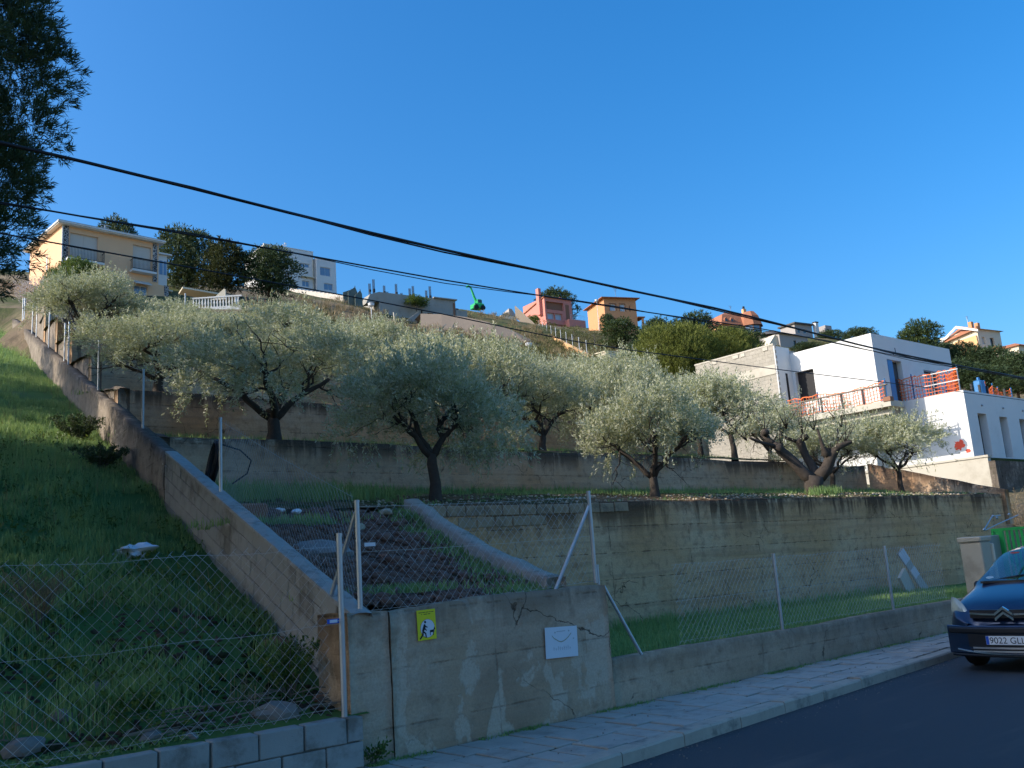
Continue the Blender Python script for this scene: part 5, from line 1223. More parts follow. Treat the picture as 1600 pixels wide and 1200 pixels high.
    # wheels
    for wx in (.80, 3.55):
        for s in (-1, 1):
            b = MB(); prof = [(.0, .20), (.10, .29), (.31-.02, .31), (.31, .30)]
            pr = [(.19, -.095), (.26, -.10), (.30, -.085), (.312, -.05), (.312, .05), (.30, .085), (.26, .10), (.19, .095)]
            for i in range(28):
                a = 2*math.pi*i/28; b.v += [Vector((wx+r*math.cos(a), s*.77+o_, .312+r*math.sin(a))) for r, o_ in pr]
            b.f = [(i*8+j, ((i+1) % 28)*8+j, ((i+1) % 28)*8+j+1, i*8+j+1) for i in range(28) for j in range(7)]
            ty = b.build('wheel', M['black'], car, smooth=True)
            b = MB(); b.tube([(wx, s*.72, .312), (wx, s*.845, .312)], .192, 20)
            for i in range(5):
                a = 2*math.pi*i/5; b.box(-.02, .02, s*.84, s*.865, .03, .17, Matrix.Translation((wx, 0, .312)) @ Matrix.Rotation(a, 4, 'Y'))
            b.build('rim', M['galv'], ty)
    # cabin
    b = MB(); b.box(1.15, 1.55, -.74, .74, .62, .94); b.box(1.2, 4.0, -.74, .74, .30, .42); b.build('dashboard', M['trim'], car)
    b = MB(); b.tube([(1.66+.06*math.sin(a), -.36+.18*math.cos(a), .97+.17*math.sin(a)) for a in [2*math.pi*i/16 for i in range(17)]], .016, 6); b.build('steering_wheel', M['trim'], car)
    for y in (-.36, .36):
        b = MB(); b.cbox(2.0, 2.5, y-.25, y+.25, .45, .62, .05); b.cbox(2.36, 2.54, y-.24, y+.24, .55, 1.14, .07); st = b.build('seat', M['seat'], car); b = MB(); b.cbox(2.40, 2.50, y-.13, y+.13, 1.18, 1.40, .04); b.build('headrest', M['seat'], st)
    b = MB(); b.cbox(3.1, 3.3, -.68, .68, .5, 1.1, .06); b.build('rear_seat', M['seat'], car)
    b = MB(); b.tube([(1.14, .62, 1.115), (1.12, .25, 1.17), (1.2, -.05, 1.20)], .012, 5); b.tube([(1.12, -.05, 1.165), (1.12, -.5, 1.15)], .012, 5); b.build('wiper', M['trim'], car)
    b = MB(); b.box(1.0, 1.11, -.66, .66, 1.095, 1.125); b.build('scuttle', M['trim'], car)
    for s in (-1, 1):
        b = MB(); b.cbox(1.50, 1.64, s*.93-.05, s*.93+.05, .98, 1.11, .03); b.tube([(1.58, s*.83, 1.0), (1.58, s*.9, 1.02)], .025, 6); b.build('door_mirror', M['trim'], car)
    def onscreen(y, f): return None
    b = MB(); b.prism(circ(0, 0, .055, 14, .03), (1.245, .62, 1.165), (0, -1, 0), (.70, 0, .55), (-.6, 0, .7), .004); b.build('parking_disc', M['plate'], car)
    b = MB(); b.prism([(-.06, -.02), (.06, -.02), (.06, .02), (-.06, .02)], (1.80, .43, 1.485), (0, -1, 0), (.8, 0, .45), (-.45, 0, .8), .004); b.build('sticker', M['print_red'], car)
build_car()
# ================================================================== HOUSES
UPV = Vector((0, 0, 1))
def face_open(b, O, U, N, w, h, ops, dep, hl=None, hr=None):
    # a wall face (O lower corner, U along, N outwards) with recessed openings
    us = sorted({0, w, *[q for o in ops for q in o[:2]]}); vs = sorted({0, h, *[q for o in ops for q in o[2:4]]})
    P = lambda u, v, d=0: O+U*u+UPV*v-N*d
    for i in range(len(us)-1):
        for j in range(len(vs)-1):
            cu, cv = (us[i]+us[i+1])/2, (vs[j]+vs[j+1])/2
            if any(o[0] < cu < o[1] and o[2] < cv < o[3] for o in ops): continue
            b.quad(P(us[i], vs[j]), P(us[i+1], vs[j]), P(us[i+1], vs[j+1]), P(us[i], vs[j+1]))
    for (a, e, c_, d_) in [o[:4] for o in ops]:
        b.quad(P(a, c_), P(a, d_), P(a, d_, dep), P(a, c_, dep)); b.quad(P(e, c_), P(e, d_), P(e, d_, dep), P(e, c_, dep))
        b.quad(P(a, c_), P(e, c_), P(e, c_, dep), P(a, c_, dep)); b.quad(P(a, d_), P(e, d_), P(e, d_, dep), P(a, d_, dep))
X1, Y1 = Vector((1, 0, 0)), Vector((0, 1, 0))
def house(name, label, cat, px, ptop, z, h, w, d, yaw, mat, front=(), left=(), dep=.18, topmat=None, bot=2.5, group=None):
    """corner edge (front-left) through photo column px with its top at ptop; local x along the front, y towards the back."""
    p = at(px, ptop, z); t = thing(name, label, cat, (p.x, p.y, p.z-h), yaw, group)
    b = MB(); o0 = Vector((0, 0, 0))
    face_open(b, o0, X1, -Y1, w, h, front, dep); face_open(b, o0, Y1, -X1, d, h, left, dep)
    b.quad((w, 0, 0), (w, d, 0), (w, d, h), (w, 0, h)); b.quad((0, d, 0), (w, d, 0), (w, d, h), (0, d, h)); b.quad((0, 0, h), (w, 0, h), (w, d, h), (0, d, h))
    b.box(.03, w-.03, .03, d-.03, -bot, -.001)
    b.build('wall', M[mat], t)
    return t
def window(t, face, o, fm='white', pm='pane', dep=.18, fw=.07, mull=1, name='window', bar=0):
    a, e, c_, d_ = o[:4]; b = MB(); g = MB(); off = dep-.05
    def bx(m, u0, u1, v0, v1, n0, n1):
        if face == 'F': m.box(u0, u1, n0, n1, v0, v1)
        else: m.box(n0, n1, u0, u1, v0, v1)
    bx(b, a+.002, a+fw, c_, d_, off, off+.06); bx(b, e-fw, e-.002, c_, d_, off, off+.06); bx(b, a+fw, e-fw, c_+.002, c_+fw, off, off+.06); bx(b, a+fw, e-fw, d_-fw, d_-.002, off, off+.06)
    for i in range(mull):
        m = a+(e-a)*(i+1)/(mull+1); bx(b, m-fw*.5, m+fw*.5, c_+fw, d_-fw, off+.003, off+.055)
    if bar: bx(b, a+fw, e-fw, c_+(d_-c_)*bar-.03, c_+(d_-c_)*bar+.03, off+.006, off+.052)
    f = b.build(name, M[fm], t); bx(g, a+.01, e-.01, c_+.01, d_-.01, off+.03, off+.045); g.build('pane', M[pm], f); return f
def box_part(t, name, mat, *bxs):
    b = MB()
    for q in bxs: b.box(*q)
    return b.build(name, M[mat], t)
def railing(t, x0, x1, y, z0, z1, mat='dark', st=.13, side=0.0):
    b = MB(); b.box(x0, x1, y-.02, y+.02, z1-.04, z1); b.box(x0, x1, y-.015, y+.015, z0+.06, z0+.1)
    n = int((x1-x0)/st)
    for i in range(n+1): x = x0+(x1-x0)*i/n; b.box(x-.012, x+.012, y-.012, y+.012, z0, z1-.04)
    if side:
        for x in (x0, x1): b.box(x-.02, x+.02, y, y+side, z1-.04, z1); [b.box(x-.012, x+.012, y+side*k/4-.012, y+side*k/4+.012, z0, z1-.04) for k in range(1, 4)]
    return b.build('railing', M[mat], t)
def hip_roof(t, x0, x1, y0, y1, z0, rise, ins, mat='tile', name='roof', flat=.12):
    b = MB(); m = min((x1-x0), (y1-y0))*ins; zt = z0+rise
    b.box(x0, x1, y0, y1, z0, z0+flat); z1 = z0+flat+.002
    vs = [(x0, y0, z1), (x1, y0, z1), (x1, y1, z1), (x0, y1, z1), (x0+m, y0+m, zt), (x1-m, y0+m, zt), (x1-m, y1-m, zt), (x0+m, y1-m, zt)]
    b.add(vs, [(0, 1, 5, 4), (1, 2, 6, 5), (2, 3, 7, 6), (3, 0, 4, 7), (4, 5, 6, 7)]); return b.build(name, M[mat], t)
S = R
# ---- peach house
H = 9.4
fr = [(.75, 3.35, 6.1, 8.75), (6.75, 8.6, 6.1, 8.75), (5.55, 6.15, 3.55, 4.75), (6.9, 8.25, 2.6, 4.6)]
t = house('peach_house', 'three storey peach rendered house with black balconies and stone quoins, at the top left', 'house', 97, 350, 88, H, 9.35, 9.0, S(5), 'peach', fr, [], .2)
for o, m_ in ((fr[0], 1), (fr[1], 0)): window(t, 'F', o, 'shutter', 'shutter', .2, .05, m_, 'shutter_window')
window(t, 'F', fr[2], 'cream', 'pane', .2, .06, 1, bar=.5); window(t, 'F', fr[3], 'white', 'bluepane', .2, .07, 1, 'balcony_door')
box_part(t, 'quoin', 'quoin', (.12, .62, -.05, .0, 0, H-.02)); box_part(t, 'quoin', 'quoin', (8.75, 9.2, -.05, 0, 5.2, H-.02)); box_part(t, 'quoin', 'quoin', (9.95, 10.4, -.06, -.01, 0, 5.0))
box_part(t, 'downpipe', 'white', (.0, .1, -.1, -.02, 0, H-.1)); box_part(t, 'lower_wing', 'peach', (9.352, 10.42, .0, 6.5, -2, 5.0))
for x0, x1, z in ((.35, 3.75, 6.0), (6.45, 8.85, 6.0)):
    sl_ = box_part(t, 'balcony', 'white', (x0, x1, -.75, -.002, z-.22, z)); railing(sl_, x0+.03, x1-.03, -.72, z, z+1.05, side=.7)
sl_ = box_part(t, 'balcony', 'cream', (6.6, 8.7, -.6, -.002, 2.42, 2.55)); railing(sl_, 6.65, 8.65, -.57, 2.55, 3.45, side=.5)
b = MB(); b.prism([(0, 0), (-.75, -.45), (-.75, -.52), (0, -.1)], (6.75, -.003, 5.05), (0, 1, 0), (0, 0, 1), (1, 0, 0), 1.65); b.build('awning', M['shutter'], t)
box_part(t, 'eaves', 'white', (-.55, 9.85, -.6, 9.5, H, H+.16), (-.45, 9.75, -.5, 9.4, H-.1, H-.001)); hip_roof(t, -.5, 9.8, -.55, 9.45, H+.162, .55, .3, 'greyhouse', flat=.06)
by = box_part(t, 'glazed_bay', 'white', (9.36, 10.35, .25, 3.0, 5.02, 8.3)); box_part(by, 'pane', 'bluepane', (9.55, 9.9, .235, .248, 6.2, 7.7)); box_part(by, 'pane', 'bluepane', (9.98, 10.3, .235, .248, 6.2, 7.7)); box_part(by, 'bay_roof', 'white', (9.35, 10.75, -.05, 3.3, 8.302, 8.46))
box_part(t, 'side_ledge', 'cream', (10.43, 11.0, .3, 5, 4.6, 4.75), (10.43, 10.95, .3, 5, .9, 1.05)); b = MB(); b.prism([(0, 0), (.32, .1), (.28, 1.5), (.12, 1.9)], (-.25, 3.0, 5.4), (0, 1, 0), (0, 0, 1), (1, 0, 0), .06); b.build('folded_awning', M['white'], t)
# arcade in front of the ground floor
a0 = MB(); ax0, aw, ah = 4.0, 6.0, 2.15
def arcade(b, x0, y, n, w, h, r, th):
    pw = w/n
    for i in range(n):
        cx = x0+pw*(i+.5); zs = h-r-.25
        for s in (-1, 1): b.box(cx+s*(pw/2+r)/2-(pw/2-r)/2, cx+s*(pw/2+r)/2+(pw/2-r)/2, y, y+th, -2, h)
        for k in range(10):
            a1, a2 = math.pi*k/10, math.pi*(k+1)/10
            q = [(cx+r*math.cos(a1), zs+r*math.sin(a1)), (cx+r*math.cos(a2), zs+r*math.sin(a2)), (cx+r*math.cos(a2), h), (cx+r*math.cos(a1), h)]
            b.prism(q, (0, y, 0), (1, 0, 0), (0, 0, 1), (0, 1, 0), th)
arcade(a0, ax0, -1.9, 4, aw, ah, .58, .25); a0.build('arcade', M['cream'], t)
b = MB()
for i in range(4):
    cx = ax0+aw/4*(i+.5); b.tube([(cx+.62*math.cos(math.pi*k/12), -1.93, ah-.83+.62*math.sin(math.pi*k/12)) for k in range(13)], .07, 5)
b.build('arch_trim', M['greyhouse'], t)
box_part(t, 'terrace_roof', 'tile', (3.9, 10.1, -2.05, -.01, ah+.002, ah+.14)); box_part(t, 'arcade_back', 'greyhouse', (4.0, 10, -.3, -.06, -2, 2.1))
for k in range(5):
    b = MB(); b.tube([(4.3+1.35*k, -2.3, ah+.12), (4.45+1.35*k, -1.9, ah+.3)], .07, 5); b.build('rafter_end', M['wood'], t)
# pergola hut at its left, terrace balustrade at its right
p = at(88, 463, 78); t = thing('garden_hut', 'low dark shed with pale posts below the peach house', 'shed', (p.x, p.y, p.z-2.2), S(5))
for i in range(5): box_part(t, 'post', 'cream', (-1.5+i*.85, -1.38+i*.85, -.1, .0, 0, 2.0))
box_part(t, 'back_wall', 'bluemetal', (-1.5, 2.1, .5, .6, 0, 2.0)); box_part(t, 'roof', 'darkroof', (-1.7, 2.3, -.3, 1.6, 2.0, 2.12)); box_part(t, 'plinth', 'peach', (-1.6, 4.2, -.35, -.12, -1.4, .35))
p0 = at(262, 449, 86); t = thing('carport', 'flat white canopy right of the peach house', 'canopy', (p0.x+1.2, p0.y-.5, p0.z-1), S(-10)); b = MB(); b.add([(0, 0, .95), (5.2, 0, .45), (5.2, 2, .45), (0, 2, .95), (0, 0, 1.1), (5.2, 0, .6), (5.2, 2, .6), (0, 2, 1.1)], [(0, 1, 2, 3), (4, 5, 6, 7), (0, 1, 5, 4), (1, 2, 6, 5), (3, 0, 4, 7)]); b.build('roof', M['cream'], t); 
for x in (.2, 4.9): box_part(t, 'post', 'white', (x, x+.12, .05, .15, -2, .5))
p0 = at(300, 484, 84); p1 = at(378, 486, 84); d = p1-p0; L_ = math.hypot(d.x, d.y)
t = thing('balustrade', 'white balustrade above the olive trees right of the peach house', 'balustrade', tuple(p0), math.atan2(d.y, d.x))
box_part(t, 'rail', 'white', (0, L_, -.09, .09, .98, 1.1)); box_part(t, 'plinth', 'white', (0, L_, -.1, .1, -.9, .12))
for i in range(int(L_/.27)):
    b = MB(); x = .13+i*.27; b.tube([(x, 0, .12), (x, 0, .3), (x, 0, .5), (x, 0, .75), (x, 0, .98)], [.07, .05, .085, .05, .07], 6); b.build('baluster', M['white'], t)
b = MB(); b.prism([(0, 0), (1.25, 0), (1.25, .95), (1.1, 1.0)], (1.6, .6, 1.0), (1, 0, 0), (0, 0, 1), (0, 1, 0), .2); b.build('slanting_wall', M['cream'], t)
# cream steps with a wire fence
p0 = at(384, 491, 82); t = thing('stepped_wall', 'cream stepped garden wall topped with a rusty wire fence', 'wall', tuple(p0), S(-4)); b = MB()
b.box(0, 1.9, 0, .25, -1, .75); b.box(1.9, 3.4, 0, .25, -1, .45); b.box(3.4, 4.6, 0, .25, -1, .2); b.box(4.62, 4.9, -.3, .28, -1, .9); b.box(0, 4.6, -1.0, -.02, -1, -.2); b.build('wall', M['cream'], t)
b = MB()
for i in range(14): x = .1+i*.35; zt_ = (.75 if x < 1.9 else .45 if x < 3.4 else .2); b.box(x-.02, x+.02, .1, .14, zt_, zt_+(1.15 if i % 3 == 0 else .85))
for z in (.3, .6, .85): b.box(0, 1.9, .11, .125, .75+z-.01, .75+z+.01); b.box(1.9, 3.4, .11, .125, .45+z-.01, .45+z+.01); b.box(3.4, 4.7, .11, .125, .2+z-.01, .2+z+.01)
b.build('wire_fence', M['clay'], t)
# ---- white house on the hill
H = 7.2
fr = [(6.3, 7.95, 4.35, 5.0), (6.6, 7.9, 1.0, 2.0)]
t = house('white_house', 'white flat roofed house on the hilltop, left of the bare concrete shell', 'house', 412, 381, 150, H, 8.7, 8, S(-1), 'white', fr, [], .2)
window(t, 'F', fr[0], 'white', 'bluepane', .2, .06, 1); window(t, 'F', fr[1], 'white', 'bluepane', .2, .07, 1)
o2 = [(.65, 2.55, 3.0, 4.5), (1.3, 2.9, .6, 1.75)]
b = MB(); face_open(b, Vector((8.75, -1.0, 0)), X1, -Y1, 3.6, 6.0, o2, .2); b.box(8.75, 12.35, -.75, 6, -2, 5.995); b.quad((12.35, -1, 0), (12.35, -.7, 0), (12.35, -.7, 6), (12.35, -1, 6)); b.quad((8.75, -1, 0), (8.75, 0, 0), (8.75, 0, 6), (8.75, -1, 6)); b.quad((8.75, -1, 6), (12.35, -1, 6), (12.35, 6, 6), (8.75, 6, 6)); b.build('right_wing', M['white'], t)
for o in o2:
    b = MB(); b.box(8.75+o[0], 8.75+o[1], -.85, -.83, o[2], o[3]); wv = b.build('window', M['white'], t); b = MB(); m_ = (o[0]+o[1])/2; b.box(8.82+o[0], 8.72+m_, -.87, -.851, o[2]+.08, o[3]-.08); b.box(8.78+m_, 8.68+o[1], -.87, -.851, o[2]+.08, o[3]-.08); b.build('pane', M['bluepane'], wv)
box_part(t, 'parapet', 'white', (-.05, 8.75, -.05, .2, H+.001, H+.12)); box_part(t, 'ledge', 'cream', (6.4, 8.6, -.5, -.002, 2.55, 2.68)); box_part(t, 'drainpipe', 'cream', (8.55, 8.65, -.08, -.002, .2, H-.4))
b = MB(); b.tube([(4.6, 2, H), (4.6, 2, H+1.7)], .04, 5); b.box(4.2, 4.9, 1.97, 2.03, H+1.1, H+1.3); b.box(4.5, 4.9, 1.95, 2.05, H+1.5, H+1.62); b.build('antenna', M['white'], t)
b = MB(); b.tube([(10.6, 2, 6), (10.6, 2, 7.1)], .12, 7); b.tube([(10.6, 2, 6.9), (10.6, 2, 7.2)], .22, 7); b.build('flue', M['galv'], t); b = MB(); b.tube([(1.6, 2, H), (1.6, 2, H+.8)], .1, 6); b.build('flue', M['galv'], t)
p0 = at(452, 452, 140); p1 = at(544, 464, 128); d = p1-p0; L_ = math.hypot(d.x, d.y)
t = thing('garden_wall', 'long pale garden wall below the white house on the hill', 'wall', (p0.x, p0.y, p0.z-1.3), math.atan2(d.y, d.x))
b = MB(); dz = d.z; b.add([(0, 0, -1.5), (L_, 0, dz-1.5), (L_, 0, dz+.6), (0, 0, .6), (0, .25, -1.5), (L_, .25, dz-1.5), (L_, .25, dz+.6), (0, .25, .6)], [(0, 1, 2, 3), (4, 5, 6, 7), (3, 2, 6, 7), (1, 2, 6, 5), (0, 3, 7, 4)]); b.build('wall', M['creamcement'], t)
b = MB()
for i in range(44):
    x = L_*i/44; z = .61+dz*x/L_; b.box(x+.02, x+L_/44-.03, .05, .1, z, z+.75+.04*(i % 3))
b.build('cane_screen', M['shutter'], t, kind='stuff')
# net screens on the crest
t = None
for i, (px, py, w, h, ty) in enumerate(((545, 462, 1.6, 1.9, -.35), (552, 464, 1.5, 2.5, .15), (561, 466, 1.3, 2.2, .4))):
    p = at(px, py+4, 128); t = thing('net_screen', ['left one of three grey net screens on the crest', 'tallest of three grey net screens on the crest', 'right one of three grey net screens on the crest'][i], 'screen', (p.x, p.y, p.z-.8), S(10*i-12), 'net screens on the crest')
    b = MB(); b.add([(-w/2, 0, 0), (w/2, 0, 0), (w/2, .1, h*.7+ty), (w*.25, .06, h+.2), (-w/2, 0, h*.75-ty*.5), (-w/2, .08, 0), (w/2, .08, 0), (w/2, .18, h*.7+ty), (w*.25, .14, h+.2), (-w/2, .08, h*.75-ty*.5)], [(0, 1, 2, 3, 4), (9, 8, 7, 6, 5), (0, 1, 6, 5), (1, 2, 7, 6), (2, 3, 8, 7), (3, 4, 9, 8), (4, 0, 5, 9)]); b.build('netting', M['greennet'], t)
    MB().tube([(w*.25, .1, 0), (w*.25, .1, h+.35)], .05, 5).build('pole', M['dark'], t)
# ---- bare concrete shell
H = 3.4
fr = [(6.5, 6.75, .55, 1.35), (7.55, 8.45, .1, 1.1), (8.95, 9.8, .05, 1.05)]
t = house('concrete_shell', 'bare grey concrete house shell with rows of starter bars along its top', 'building', 592, 456, 130, H, 12.3, 6, S(-6), 'cement', fr, [], .3)
for o in fr: window(t, 'F', o, 'dark', 'black', .3, .04, 0, 'window_opening')
box_part(t, 'slab_edge', 'cement', (8.6, 12.5, -.3, 5, H+.001, H+.16)); box_part(t, 'brown_pier', 'clay', (11.9, 12.15, -.12, -.003, -1, H-.4)); box_part(t, 'right_wall', 'cement', (12.32, 14.2, -.1, 3, -2, 2.0)); box_part(t, 'brick_top', 'clay', (12.32, 13.4, 1, 3, 2.0, 2.6))
b = MB(); b.prism([(-1.9, 1.6), (.0, 2.0), (0, H), (-1.4, 2.9)], (0, 0, 0), (1, 0, 0), (0, 0, 1), (0, 1, 0), 2.0); b.build('side_wing', M['cement'], t)
for (px, top) in ((579, 437), (586, 430), (604, 440), (609, 450), (625, 437), (634, 452), (649, 444), (655, 440), (679, 447), (686, 440)):
    x = (px-592)*130/F*1.0; b = MB(); zb = H; zt_ = H+(452+(px-592)*.1-top)*130/F*1.0
    for (dx, dy) in ((-.1, 0), (.1, 0), (-.1, .2), (.1, .2)): b.tube([(x+dx, .4+dy, zb-(1 if x < 0 else .1)), (x+dx, .4+dy, zt_)], .035, 4)
    b.box(x-.13, x+.13, .28, .5, zb, zb+(zt_-zb)*.25); b.build('starter_bars', M['dark'], t)
p = at(665, 463, 130); b_ = BU[1]; g = place(b_, 'shrub', 'shrub and rubble heap on top of the bare concrete shell', 'shrub', (p.x, p.y+2.4, p.z-.9), .4, .95, .75); g.scale = (1.25, .8, .62)
t = thing('stair_wall', 'two slanting grey concrete panels forming a V below the bare shell', 'wall', tuple(at(634, 512, 122)), S(-6)); kk = 122/F
def px_poly(pts, cx, cy): return [((x-cx)*kk, (cy-y)*kk) for x, y in pts]
b = MB(); b.prism(px_poly([(612, 490), (631, 503), (631, 516), (613, 508)], 634, 512), (0, -.4, 0), (1, 0, 0), (0, 0, 1), (0, 1, 0), .25); b.build('left_panel', M['cement'], t)
b = MB(); b.prism(px_poly([(632, 502), (656, 485), (656, 500), (641, 512), (634, 513)], 634, 512), (0, -.5, 0), (1, 0, 0), (0, 0, 1), (0, 1, 0), .25); b.build('right_panel', M['cement'], t)
b = MB(); b.prism(px_poly([(641, 513), (657, 502), (658, 520), (650, 522)], 634, 512), (0, -.9, 0), (1, 0, 0), (0, 0, 1), (0, 1, 0), .25); b.build('pale_foot', M['creamcement'], t)  # foot panel in a paler concrete than the two panels above
# brown shotcrete slope wall
t = thing('slope_wall', 'smooth grey brown retaining slope below the bare concrete shell', 'wall', tuple(at(740, 520, 118)))
tops = [(657, 490, 121), (690, 491, 120), (726, 495, 119), (762, 503, 117), (800, 516, 115), (848, 540, 111)]; bots = [(657, 516, 116), (690, 523, 114), (726, 534, 112), (762, 544, 110), (800, 551, 108), (848, 556, 106)]
b = MB(); vs = [at(*q) for q in tops]+[at(*q) for q in bots]; n = len(tops); vs += [v+Vector((.5, 3.5, -.6)) for v in vs[:n]]; b.add(vs, [(i, i+1, n+i+1, n+i) for i in range(n-1)]+[(i, i+1, 2*n+i+1, 2*n+i) for i in range(n-1)]); b.build('shotcrete_face', M['brownslab'], t, True)
# street lamp on the slope, small white post
def street_lamp(px, y0, y1, z, label):
    p = at(px, y1, z); h = (y1-y0)*z/F; t = thing('street_lamp', label, 'street lamp', tuple(p)); MB().tube([(0, 0, -.5), (0, 0, h-.3)], [.07, .05], 6).build('pole', M['white'], t)
    MB().tube([(0, 0, h-.45), (0, 0, h-.3), (0, 0, h-.05), (0, 0, h)], [.1, .3, .34, .12], 10).build('lantern', M['board'], t)
street_lamp(581, 472, 503, 96, 'pale street lamp on the slope left of the slanting panels'); street_lamp(936, 466, 512, 160, 'street lamp post in front of the orange house')
street_lamp(827, 535, 552, 92, 'small white marker post on the grassy slope')
# green machine
p = at(746, 486, 148); k = 148/F; t = thing('telehandler', 'bright green telescopic handler with its boom raised on the crest', 'construction machine', tuple(p), S(-8))
b = MB(); b.cbox(-.9, .9, -.8, .8, .3, 1.1, .1); b.cbox(-.2, .75, -.5, .6, 1.1, 1.9, .15); b.build('body', M['machine'], t); MB().box(-.1, .6, -.52, -.505, 1.3, 1.75).build('cab_window', M['pane'], t)
b = MB(); b.tube([(.1, 0, 1.0), (-.45, 0, 2.3), (-1.0, 0, 3.9)], [.26, .2, .15], 6); b.tube([(.2, -.2, .9), (-.3, -.2, 1.9)], .1, 5); b.build('boom', M['machine'], t); b = MB(); b.tube([(-1.0, 0, 3.9), (-1.5, 0, 4.0), (-1.75, 0, 3.75)], [.14, .2, .12], 6); b.build('boom_head', M['machine'], t)
for x in (-.6, .6): MB().tube([(x, -.9, .4), (x, -.6, .4)], .42, 12).build('wheel', M['black'], t)
# ---- pink house
H = 6.4
fr = [(.55, 2.6, 1.35, 2.85), (2.8, 4.8, 1.35, 2.85), (.4, 5.4, 3.6, 5.5)]
t = house('pink_house', 'pink rendered house with a tall chimney and a corner terrace', 'house', 850, 464, 210, H, 7.8, 8.4, S(-5), 'pink', fr, [(5.6, 6.2, 2.1, 3.2), (1.5, 2.3, 3.3, 6.0)], .5)
for o in fr[:2]: window(t, 'F', o, 'white', 'palepane', .5, .1, 0)
window(t, 'L', (5.6, 6.2, 2.1, 3.2), 'dark', 'pane', .3, .05, 0); box_part(t, 'recessed_wall', 'clay', (.41, 5.39, .45, .49, 3.61, 5.49)); box_part(t, 'recessed_panel', 'clay', (.45, .49, 1.51, 2.29, 3.31, 5.99))
b = MB(); b.add([(-.25, -.4, H+.0), (8.1, -.4, H), (8.1, 8.6, H-2.0), (-.25, 8.6, H-2.0), (-.25, -.4, H+.22), (8.1, -.4, H+.22), (8.1, 8.6, H-1.8), (-.25, 8.6, H-1.8)], [(0, 1, 2, 3), (4, 5, 6, 7), (0, 1, 5, 4), (1, 2, 6, 5), (3, 0, 4, 7)]); b.build('roof', M['tile'], t)
box_part(t, 'chimney', 'pink', (-.75, -.02, 1.0, 2.0, 2.5, H+2.3)); box_part(t, 'chimney', 'pink', (6.0, 6.7, 2, 2.6, H-.4, H+1.2)); box_part(t, 'terrace', 'pink', (5.4, 10.2, -1.6, -.003, -2, 1.35)); railing(t, 6.0, 10.1, -1.5, 1.35, 2.5, 'white', .4); box_part(t, 'lower_band', 'pink', (.0, 5.38, -.25, -.003, .2, .95)); box_part(t, 'terrace_wall', 'pink', (7.82, 10.1, .4, 2.4, 1.3, 1.6)); box_part(t, 'door', 'clay', (5.9, 6.9, -.04, -.002, 1.4, 5.2))
# small gable left of it
p = at(797, 503, 180); t = thing('white_gable', 'small white gabled shed left of the pink house', 'shed', tuple(p), S(-20)); b = MB(); b.prism([(-1.9, -1), (1.3, -1), (1.3, 1.2), (.5, 2.3), (-1.9, 1.3)], (0, 0, 0), (1, 0, 0), (0, 0, 1), (0, 1, 0), 3); b.build('wall', M['cream'], t); b = MB(); b.prism([(-.1, 1.4), (1.5, 1.0), (.5, 2.6), (-.1, 2.7)], (0, -.1, 0), (1, 0, 0), (0, 0, 1), (0, 1, 0), 3.2); b.build('roof', M['greyhouse'], t)
# cream boundary wall running down the slope
q0, q1 = at(840, 517, 150), at(924, 562, 96); t = thing('boundary_wall', 'thin cream boundary wall running down the slope below the pink house', 'wall', tuple((q0+q1)/2)); b = MB(); n = 16; vs = []
for i in range(n+1):
    p = q0.lerp(q1, i/n); d = (q1-q0).normalized(); nn = Vector((-d.y, d.x, 0)).normalized(); vs += [p+nn*.0-Vector((0, 0, 1.2)), p+Vector((0, 0, .35)), p+nn*.3+Vector((0, 0, .35)), p+nn*.3-Vector((0, 0, 1.2))]
b.add(vs, [(i*4+j, i*4+4+j, i*4+5+j, i*4+1+j) for i in range(n) for j in range(3)]+[(0, 1, 2, 3), (n*4+3, n*4+2, n*4+1, n*4)]); b.build('wall', M['apricot'], t, True)
for i in range(10):
    p = q0.lerp(q1, (i+.5)/10)+Vector((.6, .6, .2)); b = MB(); b.tube([p, p+Vector((0, 0, 1.9))], .035, 4); b.build('fence_post', M['galv'], t, True)
p0 = at(806, 488, 178); p1 = at(838, 515, 152); d = p1-p0; t = thing('brown_fence', 'brown board fence above the cream boundary wall', 'fence', tuple(p0)); b = MB(); b.add([p0-UPV*1, p1-UPV*1, p1+UPV*.8, p0+UPV*1.3, p0-UPV*1+Y1*.2, p1-UPV*1+Y1*.2, p1+UPV*.8+Y1*.2, p0+UPV*1.3+Y1*.2], [(0, 1, 2, 3), (4, 5, 6, 7), (2, 3, 7, 6), (1, 2, 6, 5), (0, 3, 7, 4)]); b.build('boards', M['wood'], t, True)
# ---- orange house
H = 7.6
fr = [(1.2, 2.5, 5.0, 6.4), (3.5, 4.6, 4.9, 6.4), (1.2, 2.6, 1.9, 3.3), (3.5, 4.8, 2.0, 3.2), (5.55, 5.85, 5.0, 6.2)]
t = house('orange_house', 'three storey orange house with a red hipped roof', 'house', 943, 466, 190, H, 7.2, 8.6, S(-21), 'orange', fr, [(2.4, 3.2, 1.5, 2.9)], .2, bot=4)
for o in fr[:4]: window(t, 'F', o, 'white', 'palepane', .2, .1, 0 if o is not fr[1] else 1)
window(t, 'F', fr[4], 'clay', 'clay', .2, .05, 0, 'niche'); window(t, 'L', (2.4, 3.2, 1.5, 2.9), 'clay', 'pane', .2, .08, 0)
for o in fr[:4]: box_part(t, 'window_surround', 'clay', (o[0]-.15, o[1]+.15, -.05, -.002, o[3]+.01, o[3]+.18), (o[0]-.15, o[0]-.02, -.05, -.002, o[2], o[3]), (o[1]+.02, o[1]+.15, -.05, -.002, o[2], o[3]))
hip_roof(t, -.75, 7.9, -.75, 9.2, H, 1.05, .33)
